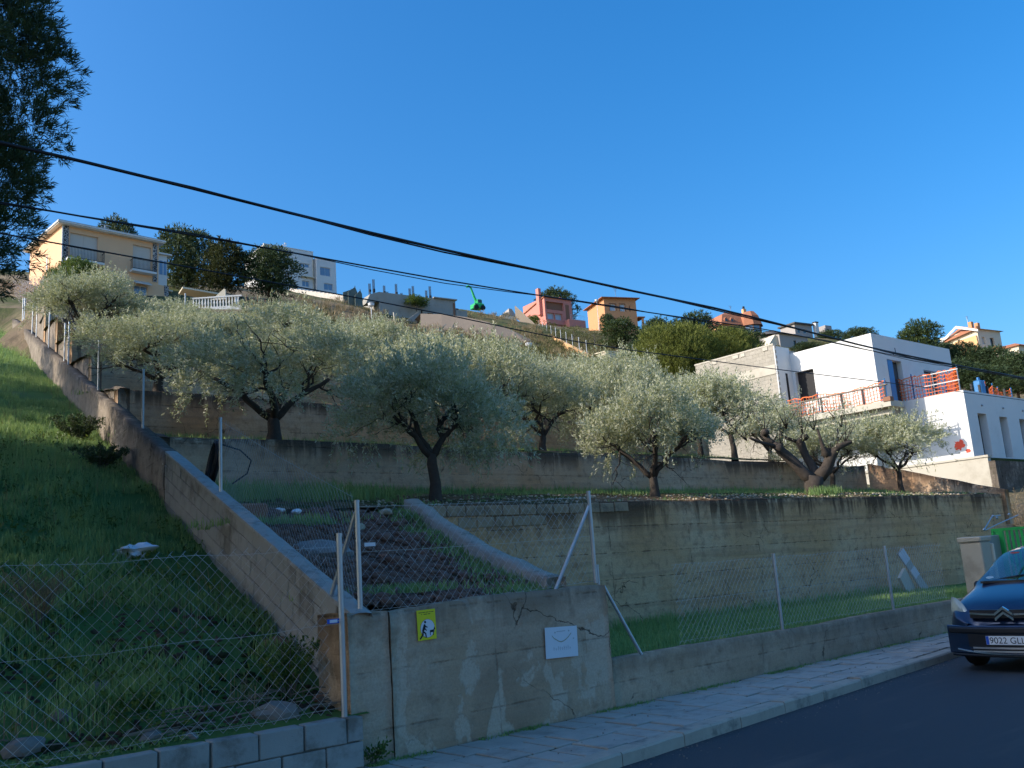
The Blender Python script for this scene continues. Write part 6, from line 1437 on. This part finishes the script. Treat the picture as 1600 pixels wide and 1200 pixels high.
box_part(t, 'porch_pier', 'orange', (8.25, 8.6, -.2, .2, -4, 3.6)); box_part(t, 'porch_roof', 'tile', (7.2, 8.85, -.4, 2.6, 3.6, 3.8)); box_part(t, 'porch_wall', 'cream', (7.21, 8.24, .0, 2.4, -4, 1.1))
# ---- small shed and walls under the pine
p = at(949, 578, 92); t = thing('small_shed', 'small pale shed with two dark round topped windows', 'shed', tuple(p), S(-8)); b = MB(); b.box(0, 1.75, 0, 1.6, -.8, 1.85); b.build('wall', M['cream'], t); b = MB(); b.add([(-.1, -.12, 1.852), (1.85, -.12, 1.852), (1.85, 1.7, 2.0), (-.1, 1.7, 2.0), (-.1, -.12, 1.93), (1.85, -.12, 1.93), (1.85, 1.7, 2.08), (-.1, 1.7, 2.08)], [(0, 1, 2, 3), (4, 5, 6, 7), (0, 1, 5, 4), (1, 2, 6, 5), (3, 0, 4, 7)]); b.build('roof', M['cream'], t)
for x in (.42, .98): MB().prism([(-.12, 0), (.12, 0), (.12, .3), (.07, .38), (-.07, .38), (-.12, .3)], (x, -.025, .85), (1, 0, 0), (0, 0, 1), (0, 1, 0), .02).build('window', M['pane'], t)
p = at(955, 594, 88); t = thing('garden_wall', 'low grey garden wall with dark bays below the small shed', 'wall', tuple(p), S(-10)); b = MB(); b.box(0, 3.4, 0, .25, -1, .45); b.box(2.05, 2.25, -.1, .3, -1, 1.25); b.box(3.3, 3.5, -.1, .3, -1, 1.25); b.build('wall', M['greyhouse'], t); MB().box(.2, 3.2, .3, .35, .45, 1.1).build('dark_bay', M['dark'], t)
# ---- brown mansard house
t = house('brown_roofed_house', 'ochre house with a big brown mansard roof and a glazed corner bay', 'house', 1128, 507, 220, 5.2, 10, 9, S(-17), 'apricot', [(2.0, 3.0, 2.6, 3.9)], [], .2, bot=3)
window(t, 'F', (2.0, 3.0, 2.6, 3.9), 'clay', 'pane', .2, .1, 0)
H = 5.2
b = MB(); vs = [(-.6, -.7, H), (10.6, -.7, H), (10.6, 9.6, H), (-.6, 9.6, H), (1.3, 1.2, H+2.9), (8.8, 1.2, H+3.1), (8.8, 7.5, H+3.1), (1.3, 7.5, H+2.9), (3.6, 3, H+4.0), (7.4, 3, H+4.1), (7.4, 5.5, H+4.1), (3.6, 5.5, H+4.0)]; b.add(vs, [(0, 1, 5, 4), (1, 2, 6, 5), (2, 3, 7, 6), (3, 0, 4, 7), (4, 5, 9, 8), (5, 6, 10, 9), (6, 7, 11, 10), (7, 4, 8, 11), (8, 9, 10, 11), (3, 2, 1, 0)]); b.build('roof', M['tile'], t)
for x in (1.2, 2.9): b = MB(); b.prism([(-.45, 0), (.45, 0), (.45, .7), (0, 1.15), (-.45, .7)], (x, -.25, H+.7), (1, 0, 0), (0, 0, 1), (0, 1, 0), 1.6); dm = b.build('dormer', M['tile'], t); MB().box(x-.28, x+.28, -.28, -.26, H+.8, H+1.35).build('pane', M['pane'], dm)
def octo(cx, cy, r): return [(cx+r*math.cos(math.pi*(i+.5)/4), cy+r*math.sin(math.pi*(i+.5)/4)) for i in range(8)]
def ring_tower(t, name, mat, cx, cy, lv):
    b = MB(); 
    for r, z in lv: b.v += [Vector((x, y, z)) for x, y in octo(cx, cy, r)]
    b.f = [(k*8+i, k*8+(i+1) % 8, (k+1)*8+(i+1) % 8, (k+1)*8+i) for k in range(len(lv)-1) for i in range(8)]+[tuple((len(lv)-1)*8+i for i in range(8))]; return b.build(name, M[mat], t)
ring_tower(t, 'corner_tower', 'apricot', 8.3, .2, [(2.6, -3), (2.6, H-2.2)]); gl_ = ring_tower(t, 'glazed_bay', 'bluepane', 8.3, .2, [(2.45, H-2.2), (2.45, H-.3)]); b = MB()
for x, y in octo(8.3, .2, 2.5): MB().tube([(x, y, H-2.2), (x, y, H-.3)], .12, 5).build('mullion', M['clay'], gl_)
ring_tower(t, 'tower_roof', 'tile', 8.3, .2, [(3.1, H-.3), (3.0, H), (2.3, H+2.2), (1.3, H+3.4)])
box_part(t, 'chimney', 'apricot', (8.4, 9.2, 2.2, 3.0, H+2.5, H+4.9)); box_part(t, 'chimney_pot', 'dark', (8.6, 9.0, 2.4, 2.8, H+4.9, H+5.6))
# ---- grey house and its neighbours
H = 5.5
t = house('grey_house', 'grey rendered house with a dark sloping roof behind the block wall', 'house', 1217, 520, 200, H, 8.2, 7, S(-12), 'greyhouse', [(3.9, 4.7, 2.3, 4.0)], [], .3, bot=4); window(t, 'F', (3.9, 4.7, 2.3, 4.0), 'dark', 'pane', .3, .06, 0)
b = MB(); b.add([(-.5, -.5, H-.2), (8.7, -.5, H-.6), (8.7, 7.3, H+.8), (-.5, 7.3, H+1.4), (1.2, 3, H+1.5), (8.5, 3, H+.6)], [(0, 1, 5, 4), (0, 4, 3), (1, 2, 5), (4, 5, 2, 3)]); b.build('roof', M['darkroof'], t); b = MB(); b.prism([(-2.6, -2), (0, -2), (0, 4.9), (-.6, 5.2), (-2.6, 3.0)], (0, .6, 0), (1, 0, 0), (0, 0, 1), (0, 1, 0), 3); b.build('cream_wing', M['cream'], t)
t = house('dark_roofed_house', 'low house with a flat dark roof showing over the grey one', 'house', 1241, 506, 250, 3.2, 6.8, 5, S(-8), 'greyhouse', [(1.0, 2.2, .8, 2.0), (3.2, 4.6, .8, 2.0)], [], .2, bot=6); box_part(t, 'roof', 'darkroof', (-.5, 7.1, -.6, 5.5, 3.2, 3.6)); window(t, 'F', (1.0, 2.2, .8, 2.0), 'white', 'pane', .2, .1, 0); window(t, 'F', (3.2, 4.6, .8, 2.0), 'white', 'pane', .2, .1, 0)
box_part(t, 'chimney', 'white', (7.3, 8.4, -1.0, 0, -2, 3.9)); box_part(t, 'chimney_cap', 'dark', (7.2, 8.5, -1.1, .1, 3.9, 4.2))
t = house('flat_house', 'small grey flat roofed house right of the white chimney on the ridge', 'house', 1289, 508, 255, 2.6, 2.6, 4, S(-8), 'greyhouse', [(.5, 1.4, .7, 1.6)], [], .2, bot=6); window(t, 'F', (.5, 1.4, .7, 1.6), 'dark', 'pane', .2, .1, 0)
# ---- apricot house at the far right
H = 6.0
t = house('apricot_house', 'apricot house with a white stepped gable at the far right of the ridge', 'house', 1526, 513, 198, H, 8.0, 9.0, S(-10), 'cream', [(1.2, 2.2, 2.6, 4.2), (4.0, 5.4, 2.2, 4.2)], [(5.2, 6.4, 1.6, 2.8)], .4, bot=4)
window(t, 'F', (1.2, 2.2, 2.6, 4.2), 'white', 'palepane', .4, .1, 1); window(t, 'F', (4.0, 5.4, 2.2, 4.2), 'dark', 'pane', .4, .1, 0)
b = MB(); b.prism([(-.1, 0), (8.5, 0), (8.5, 2.4), (7.6, 3.3), (5, 4.3), (0.2, 4.5)], (-.06, 0, 0), (0, 1, 0), (0, 0, 1), (-1, 0, 0), .3); b.build('orange_side', M['apricot'], t); wf = window(t, 'L', (5.2, 6.4, 1.6, 2.8), 'white', 'pane', -.4, .1, 1)
b = MB(); b.add([(-.7, -.6, H-.2), (8.6, -.6, H-.2), (8.6, 9.4, H-.2), (-.7, 9.4, H-1.6), (1.5, 4.4, H+1.7), (7.0, 4.4, H+1.7)], [(0, 1, 5, 4), (1, 2, 5), (2, 3, 4, 5), (3, 0, 4)]); b.build('roof', M['tile'], t)
b = MB(); b.add([(-.75, -.7, H-.4), (-.75, 4.2, H+1.6), (-.75, 9.6, H-1.6), (-.75, 9.6, H-2.1), (-.75, 4.2, H+1.0), (-.75, -.7, H-.9), (-.3, -.7, H-.4), (-.3, 4.2, H+1.6), (-.3, 9.6, H-1.6)], [(0, 1, 4, 5), (1, 2, 3, 4), (0, 6, 7, 1), (1, 7, 8, 2)]); b.build('gable_trim', M['white'], t)
for (x, z) in ((2.4, H+2.4), (4.6, H+2.3)): box_part(t, 'chimney', 'orange', (x, x+.8, 2.6, 3.4, H, z))
bl = box_part(t, 'balcony', 'apricot', (3.4, 8.6, -1.3, -.003, 1.0, 2.0)); box_part(t, 'lower_floor', 'greyhouse', (.5, 7.8, -.9, -.004, -3, .6))
t = house('edge_house', 'bit of a tiled house cut off by the right edge of the ridge', 'house', 1591, 540, 190, 3, 5, 6, S(-8), 'cream', [], [(1, 2, 1, 2.2)], .2, bot=5); window(t, 'L', (1, 2, 1, 2.2), 'dark', 'pane', .2, .08, 0); hip_roof(t, -.5, 5.5, -.5, 6.5, 3, .9, .3)
# ================================================================== WHITE HOUSE UNDER CONSTRUCTION
def wp(x, y, z): return Vector((x, y, z))
Zt, Zb = 12.85, 8.75
Zu = 12.47
t = thing('white_new_house', 'new white cubic house under construction with a raw block wing', 'house', (47, 25, 5.2))
Xu, Yu = 44.7, 24.0
opL = [(3.6, 4.75, .85, 2.6)]   # window on the west face, measured from the corner backwards
opF = [(1.25, 2.75, .0, 2.45), (5.1, 6.9, .0, 2.2)]
b = MB(); face_open(b, wp(Xu, Yu, Zb), Y1, -X1, 6.6, Zu-Zb, opL, .3); face_open(b, wp(Xu, Yu, Zb), X1, -Y1, 8.6, Zu-Zb, opF, .35)
b.quad(wp(Xu, Yu, Zu), wp(Xu+8.6, Yu, Zu), wp(Xu+8.6, Yu+9, Zu), wp(Xu, Yu+9, Zu)); b.quad(wp(Xu+8.6, Yu, Zb), wp(Xu+8.6, Yu+9, Zb), wp(Xu+8.6, Yu+9, Zu), wp(Xu+8.6, Yu, Zu)); b.quad(wp(Xu, Yu+9, Zb), wp(Xu+8.6, Yu+9, Zb), wp(Xu+8.6, Yu+9, Zu), wp(Xu, Yu+9, Zu))
b.build('upper_wall', M['white'], t, True)
def wbox(name, mat, *q, par=t):
    b = MB(); b.box(*q); return b.build(name, M[mat], par, True)
d1 = wbox('balcony_door', 'dark', Xu+1.25, Xu+2.75, Yu+.28, Yu+.33, Zb+.0, Zb+2.45); wbox('pane', 'pane', Xu+1.35, Xu+2.65, Yu+.255, Yu+.278, Zb+.1, Zb+2.35, par=d1); wbox('blue_leaf', 'bluemetal', Xu+1.27, Xu+1.75, Yu-.02, Yu+.2, Zb+.02, Zb+2.4, par=d1)
d2 = wbox('terrace_window', 'dark', Xu+5.1, Xu+6.9, Yu+.28, Yu+.33, Zb, Zb+2.2); wbox('pane', 'pane', Xu+5.2, Xu+6.8, Yu+.255, Yu+.278, Zb+.1, Zb+2.1, par=d2)
d3 = wbox('side_window', 'dark', Xu+.24, Xu+.29, Yu+3.6, Yu+4.75, Zb+.85, Zb+2.6); wbox('pane', 'black', Xu+.215, Xu+.238, Yu+3.68, Yu+4.67, Zb+.93, Zb+2.52, par=d3)
b = MB(); b.tube([wp(Xu+1.95, Yu-.03, Zb+2.75), wp(Xu+2.0, Yu-.16, Zb+2.85), wp(Xu+2.05, Yu-.12, Zb+3.1)], .02, 5); b.build('lamp_cable', M['dark'], t, True)
# raw block wing
Xb, Yb = 43.3, 29.0
b = MB(); zb_ = 4.8
b.quad(wp(Xb, Yb, zb_), wp(Xb, Yb+5.5, zb_), wp(Xb, Yb+5.5, 11.25), wp(Xb, Yb, 11.25)); b.quad(wp(Xb, Yb, 11.78), wp(Xb, Yb+5.5, 11.78), wp(Xb, Yb+5.5, Zt+.02), wp(Xb, Yb, Zt+.02))
bw = b.build('block_wing', M['greyblock'], t, False)
bw.data.transform(Matrix.Translation((-47, -25, -5.2)))
wbox('ring_beam', 'creamcement', Xb-.03, Xb+.3, Yb+.0, Yb+5.5, 11.252, 11.778)
wbox('wing_end_wall', 'white', Xb+.002, Xu-.002, Yb-.06, Yb+.2, zb_, Zt-.05); wbox('wing_top', 'creamcement', Xb-.02, Xb+.32, Yb-.02, Yb+5.55, Zt+.021, Zt+.10)
for y, s in ((.35, .16), (1.9, .14), (2.35, .2), (3.9, .15)): wbox('cement_lump', 'creamcement', Xb-.04, Xb-.003, Yb+y, Yb+y+s*2, Zt-.2, Zt+.0)
wbox('wing_back', 'cement', Xb+.3, Xu+3, Yb+.21, Yb+5.45, zb_, Zt-.1)
sv = wbox('slit_window', 'black', Xb+.75, Xb+.92, Yb-.085, Yb-.062, 9.6, 11.3)
for i in range(16): wbox('edge_block', 'cement', Xb-.012, Xb+.12, Yb-.09, Yb-.062, 8.2+i*.3, 8.36+i*.3)
# balcony slab on the west side, with net
wbox('balcony_slab', 'creamcement', Xu-1.3, Xu-.003, Yu-1.2, Yb-.1, Zb-.42, Zb-.12); wbox('slab_brick', 'clay', Xu-1.35, Xu-1.0, Yu-1.23, Yu-.85, Zb-.16, Zb+.05); wbox('balcony_beam', 'creamcement', Xu-.9, Xu-.6, Yu-1.0, Yb-.2, Zb-.75, Zb-.421)
for y in (.0, 1.2, 2.4, 3.6): wbox('starter_post', 'dark', Xu-1.25, Xu-1.17, Yu-1.0+y, Yu-.92+y, Zb-.1, Zb+.65)
wbox('scaffold_board', 'wood', Xu-1.28, Xu-1.15, Yu-1.1, Yu+3.9, Zb+.66, Zb+.72)
# lower storey
Xl, Yl, zl = 47.2, 20.9, 5.55
opF2 = [(1.15, 2.15, .12, 2.35), (3.65, 4.6, .12, 2.3), (6.1, 7.1, .12, 2.3)]
b = MB(); face_open(b, wp(Xl, Yl, zl), X1, -Y1, 9.5, 9.02-zl, opF2, .45); face_open(b, wp(Xl, Yl, zl), Y1, -X1, 4.6, 9.02-zl, [], .2); b.quad(wp(Xl, Yl, 9.02), wp(Xl+9.5, Yl, 9.02), wp(Xl+9.5, Yl+4.6, 9.02), wp(Xl, Yl+4.6, 9.02))
b.box(Xl-1.0, Xl+9.5, Yl+4.6, Yl+9, zl-1, 8.57); b.build('lower_wall', M['white'], t, True)
for i, o in enumerate(opF2):
    d = wbox('tall_window', 'dark', Xl+o[0]+.35, Xl+o[1], Yl+.38, Yl+.43, zl+o[2], zl+o[3]); wbox('pane', 'pane', Xl+o[0]+.42, Xl+o[1]-.05, Yl+.355, Yl+.378, zl+o[2]+.06, zl+o[3]-.06, par=d); wbox('reveal_board', 'cement', Xl+o[0]+.003, Xl+o[0]+.348, Yl+.38, Yl+.43, zl+o[2], zl+o[3], par=d)
    b = MB(); b.tube([wp(Xl+o[0]+.6, Yl-.002, zl+2.75), wp(Xl+o[0]+.6, Yl-.08, zl+2.8)], .05, 6); b.build('light_fitting', M['galv'], t, True)
b = MB(); rg_ = random.Random(4)
b.prism([(.35+.32*math.cos(a)*rg_.uniform(.5, 1.1), .75+.3*math.sin(a)*rg_.uniform(.5, 1.1)) for a in [2*math.pi*i/22 for i in range(22)]], wp(Xl-.006, Yl+.3, zl), (0, 1, 0), (0, 0, 1), (1, 0, 0), .004)
b.build('red_spray_mark', M['redpaint'], t, True)
MB().prism([(.35+.16*math.cos(a)*rg_.uniform(.5, 1.1), .4+.14*math.sin(a)*rg_.uniform(.5, 1.1)) for a in [2*math.pi*i/14 for i in range(14)]], wp(Xl-.006, Yl-.1, zl), (0, 1, 0), (0, 0, 1), (1, 0, 0), .004).build('red_spray_mark', M['redpaint'], t, True)
b = MB(); b.tube([wp(Xl-.35, Yl+2.6, zl+2.6), wp(Xl-.35, Yl+2.6, zl+.4)], .03, 5); b.tube([wp(Xl-.3, Yl+3.9, zl+3.5), wp(Xl-.4, Yl+1.2, zl+1.2)], .025, 5); b.tube([wp(Xl-.35, Yl+4.2, zl+2.2), wp(Xl-.35, Yl+1.4, zl+2.4)], .02, 5); b.tube([wp(Xl-.35, Yl+4.2, zl+1.5), wp(Xl-.35, Yl+1.9, zl+1.6)], .02, 5); b.build('scaffold_tubes', M['galv'], t, True)
# orange safety net round the terraces
def net(label, segs, h0=0.0):
    t = thing('safety_net', label, 'safety net', tuple(segs[0][0])); b = MB(); pb = MB()
    for a, e, h, sag in segs:
        a, e = Vector(a), Vector(e); Ln = (e-a).length; n = max(2, int(Ln/.16)); rg = random.Random(int(Ln*100))
        cur = [sag*math.sin(math.pi*i/n)+rg.uniform(-.03, .03) for i in range(n+1)]
        for i in range(n+1):
            p = a.lerp(e, i/n)-UPV*cur[i]; hh = h*rg.uniform(.94, 1.04)*(1-.25*sag*math.sin(math.pi*i/n)); q = p+UPV*hh+Vector((rg.uniform(-.03, .03), rg.uniform(-.05, .05), 0))
            if i: 
                for k in range(int(h/.17)+1):
                    f = k/int(h/.17); b.tube([pp.lerp(pq, f), p.lerp(q, f)], .028 if k in (0, int(h/.17)) else .018, 3, False)
            b.tube([p, q], .02, 3, False); pp, pq = p, q
        pb.tube([a, a+UPV*(h+.1)], .035, 5); pb.tube([e, e+UPV*(h+.1)], .035, 5)
    b.build('netting', M['net'], t, True, 'stuff'); pb.build('posts', M['bluemetal'], t, True)
zt2 = 9.04
net('orange safety netting along the first floor of the new white house', [((Xu-1.2, Yb-.3, Zb), (Xu-1.2, Yb-2.2, Zb), .95, .05), ((Xu-1.2, Yb-2.2, Zb), (Xu-1.2, Yu-1.0, Zb), .9, .12), ((Xl+.1, Yl+4.3, zt2), (Xl+.1, Yl+2.6, zt2), 1.25, .05), ((Xl+.1, Yl+2.6, zt2), (Xl+.15, Yl+.2, zt2), 1.15, .0), ((Xl+.15, Yl+.2, zt2), (Xl+1.7, Yl+1.6, zt2), 1.2, .1)])
net('heap of orange safety netting on the terrace at the right edge', [((Xl+4.0, Yl+.6, zt2-.2), (Xl+5.4, Yl+.8, zt2-.2), 1.0, .25), ((Xl+5.4, Yl+.8, zt2), (Xl+7.0, Yl+.5, zt2-.1), .7, .2), ((Xl+4.4, Yl+1.2, zt2-.1), (Xl+7, Yl+1.2, zt2), .8, .2)])
t2 = thing('terrace_rail', 'white scaffold rail along the terrace edge of the new house', 'rail', (Xl, Yl, zt2)); b = MB()
for z in (.55, 1.12): b.tube([(.12, 4.3, z), (.12, .15, z)], .03, 5)
b.build('rails', M['white'], t2); b = MB()
for y in (.2, 1.5, 2.9, 4.2): b.tube([(.12, y, 0), (.12, y, 1.2)], .03, 5)
b.build('posts', M['galv'], t2)
for i, x in enumerate((1.7, 2.6, 3.5, 5.6)):
    tt = thing('starter_bar', ['first short dark starter post from the corner of the lower roof', 'second short dark starter post from the corner of the lower roof', 'short dark starter post beside the blue canister', 'short dark starter post inside the heaped netting'][i], 'post', (Xl+x, Yl+.3, zt2), 0, 'starter posts on the lower roof'); MB().box(-.05, .05, -.05, .05, 0, .5).build('post', M['dark'], tt)
tt = thing('blue_canister', 'blue plastic water canister on the lower roof of the new house', 'canister', (Xl+3.1, Yl+.5, zt2)); MB().cbox(-.28, .28, -.2, .2, 0, .8, .06).build('body', M['bluemetal'], tt); MB().cbox(-.1, .1, -.06, .06, .8, .98, .03).build('handle', M['bluemetal'], tt)
# plinth of the plot and the sloping wall at the end of the first terrace
t = thing('plot_wall', 'pale concrete retaining wall under the new white house', 'wall', (44, 20, 3.8)); b = MB(); b.box(43.3, 43.6, 18.6, 30, 2.5, 5.2); b.build('concrete_face', M['creamcement'], t, True); wbox('concrete_top', 'creamcement', 43.25, 43.7, 18.55, 30, 5.202, 5.3, par=t); wbox('street_side', 'oldwall', 43.302, 60, 18.3, 18.6, 0, 5.0, par=t); wbox('fill', 'terrace_soil', 43.61, 62, 18.61, 32, 3, 5.18, par=t)
t = thing('end_wall', 'sloping ochre wall closing the end of the first olive terrace', 'wall', (31.6, 15.5, 3.3)); b = wall_strip(MB(), [(31.55, 13.2), (31.5, 17.8)], 2.0, lambda x, y, t_: 3.1+1.45*t_, .3, .3, 6, .02, .03, 91, front=(-1, 0, 0)); b.build('rendered_face', M['t2'], t, True)
b = wall_strip(MB(), [(27.0, 17.52), (31.5, 17.9)], 2.5, lambda x, y, t_: 4.3+.2*t_, .25, .4, 6, .02, .03, 95, front=(0, -1, 0)); b.build('rear_face', M['t2'], t, True)

# aerials on the far roofs
for nm, x, y, z, h in (('pink_house', 3.0, 4, 5.4, 2.6), ('orange_house', 4.5, 3.5, 8.5, 2.4), ('brown_roofed_house', 6.0, 4, 9.0, 2.2), ('apricot_house', 3.4, 4, 7.4, 2.6), ('peach_house', 5.5, 4, 9.8, 2.0)):
    t = bpy.data.objects[nm]; b = MB(); b.tube([(x, y, z), (x, y, z+h)], .05, 4)
    for k in range(3): b.tube([(x-.5+.1*k, y, z+h-.25*k), (x+.5-.1*k, y, z+h-.25*k)], .035, 4)
    b.build('aerial', M['galv'], t)
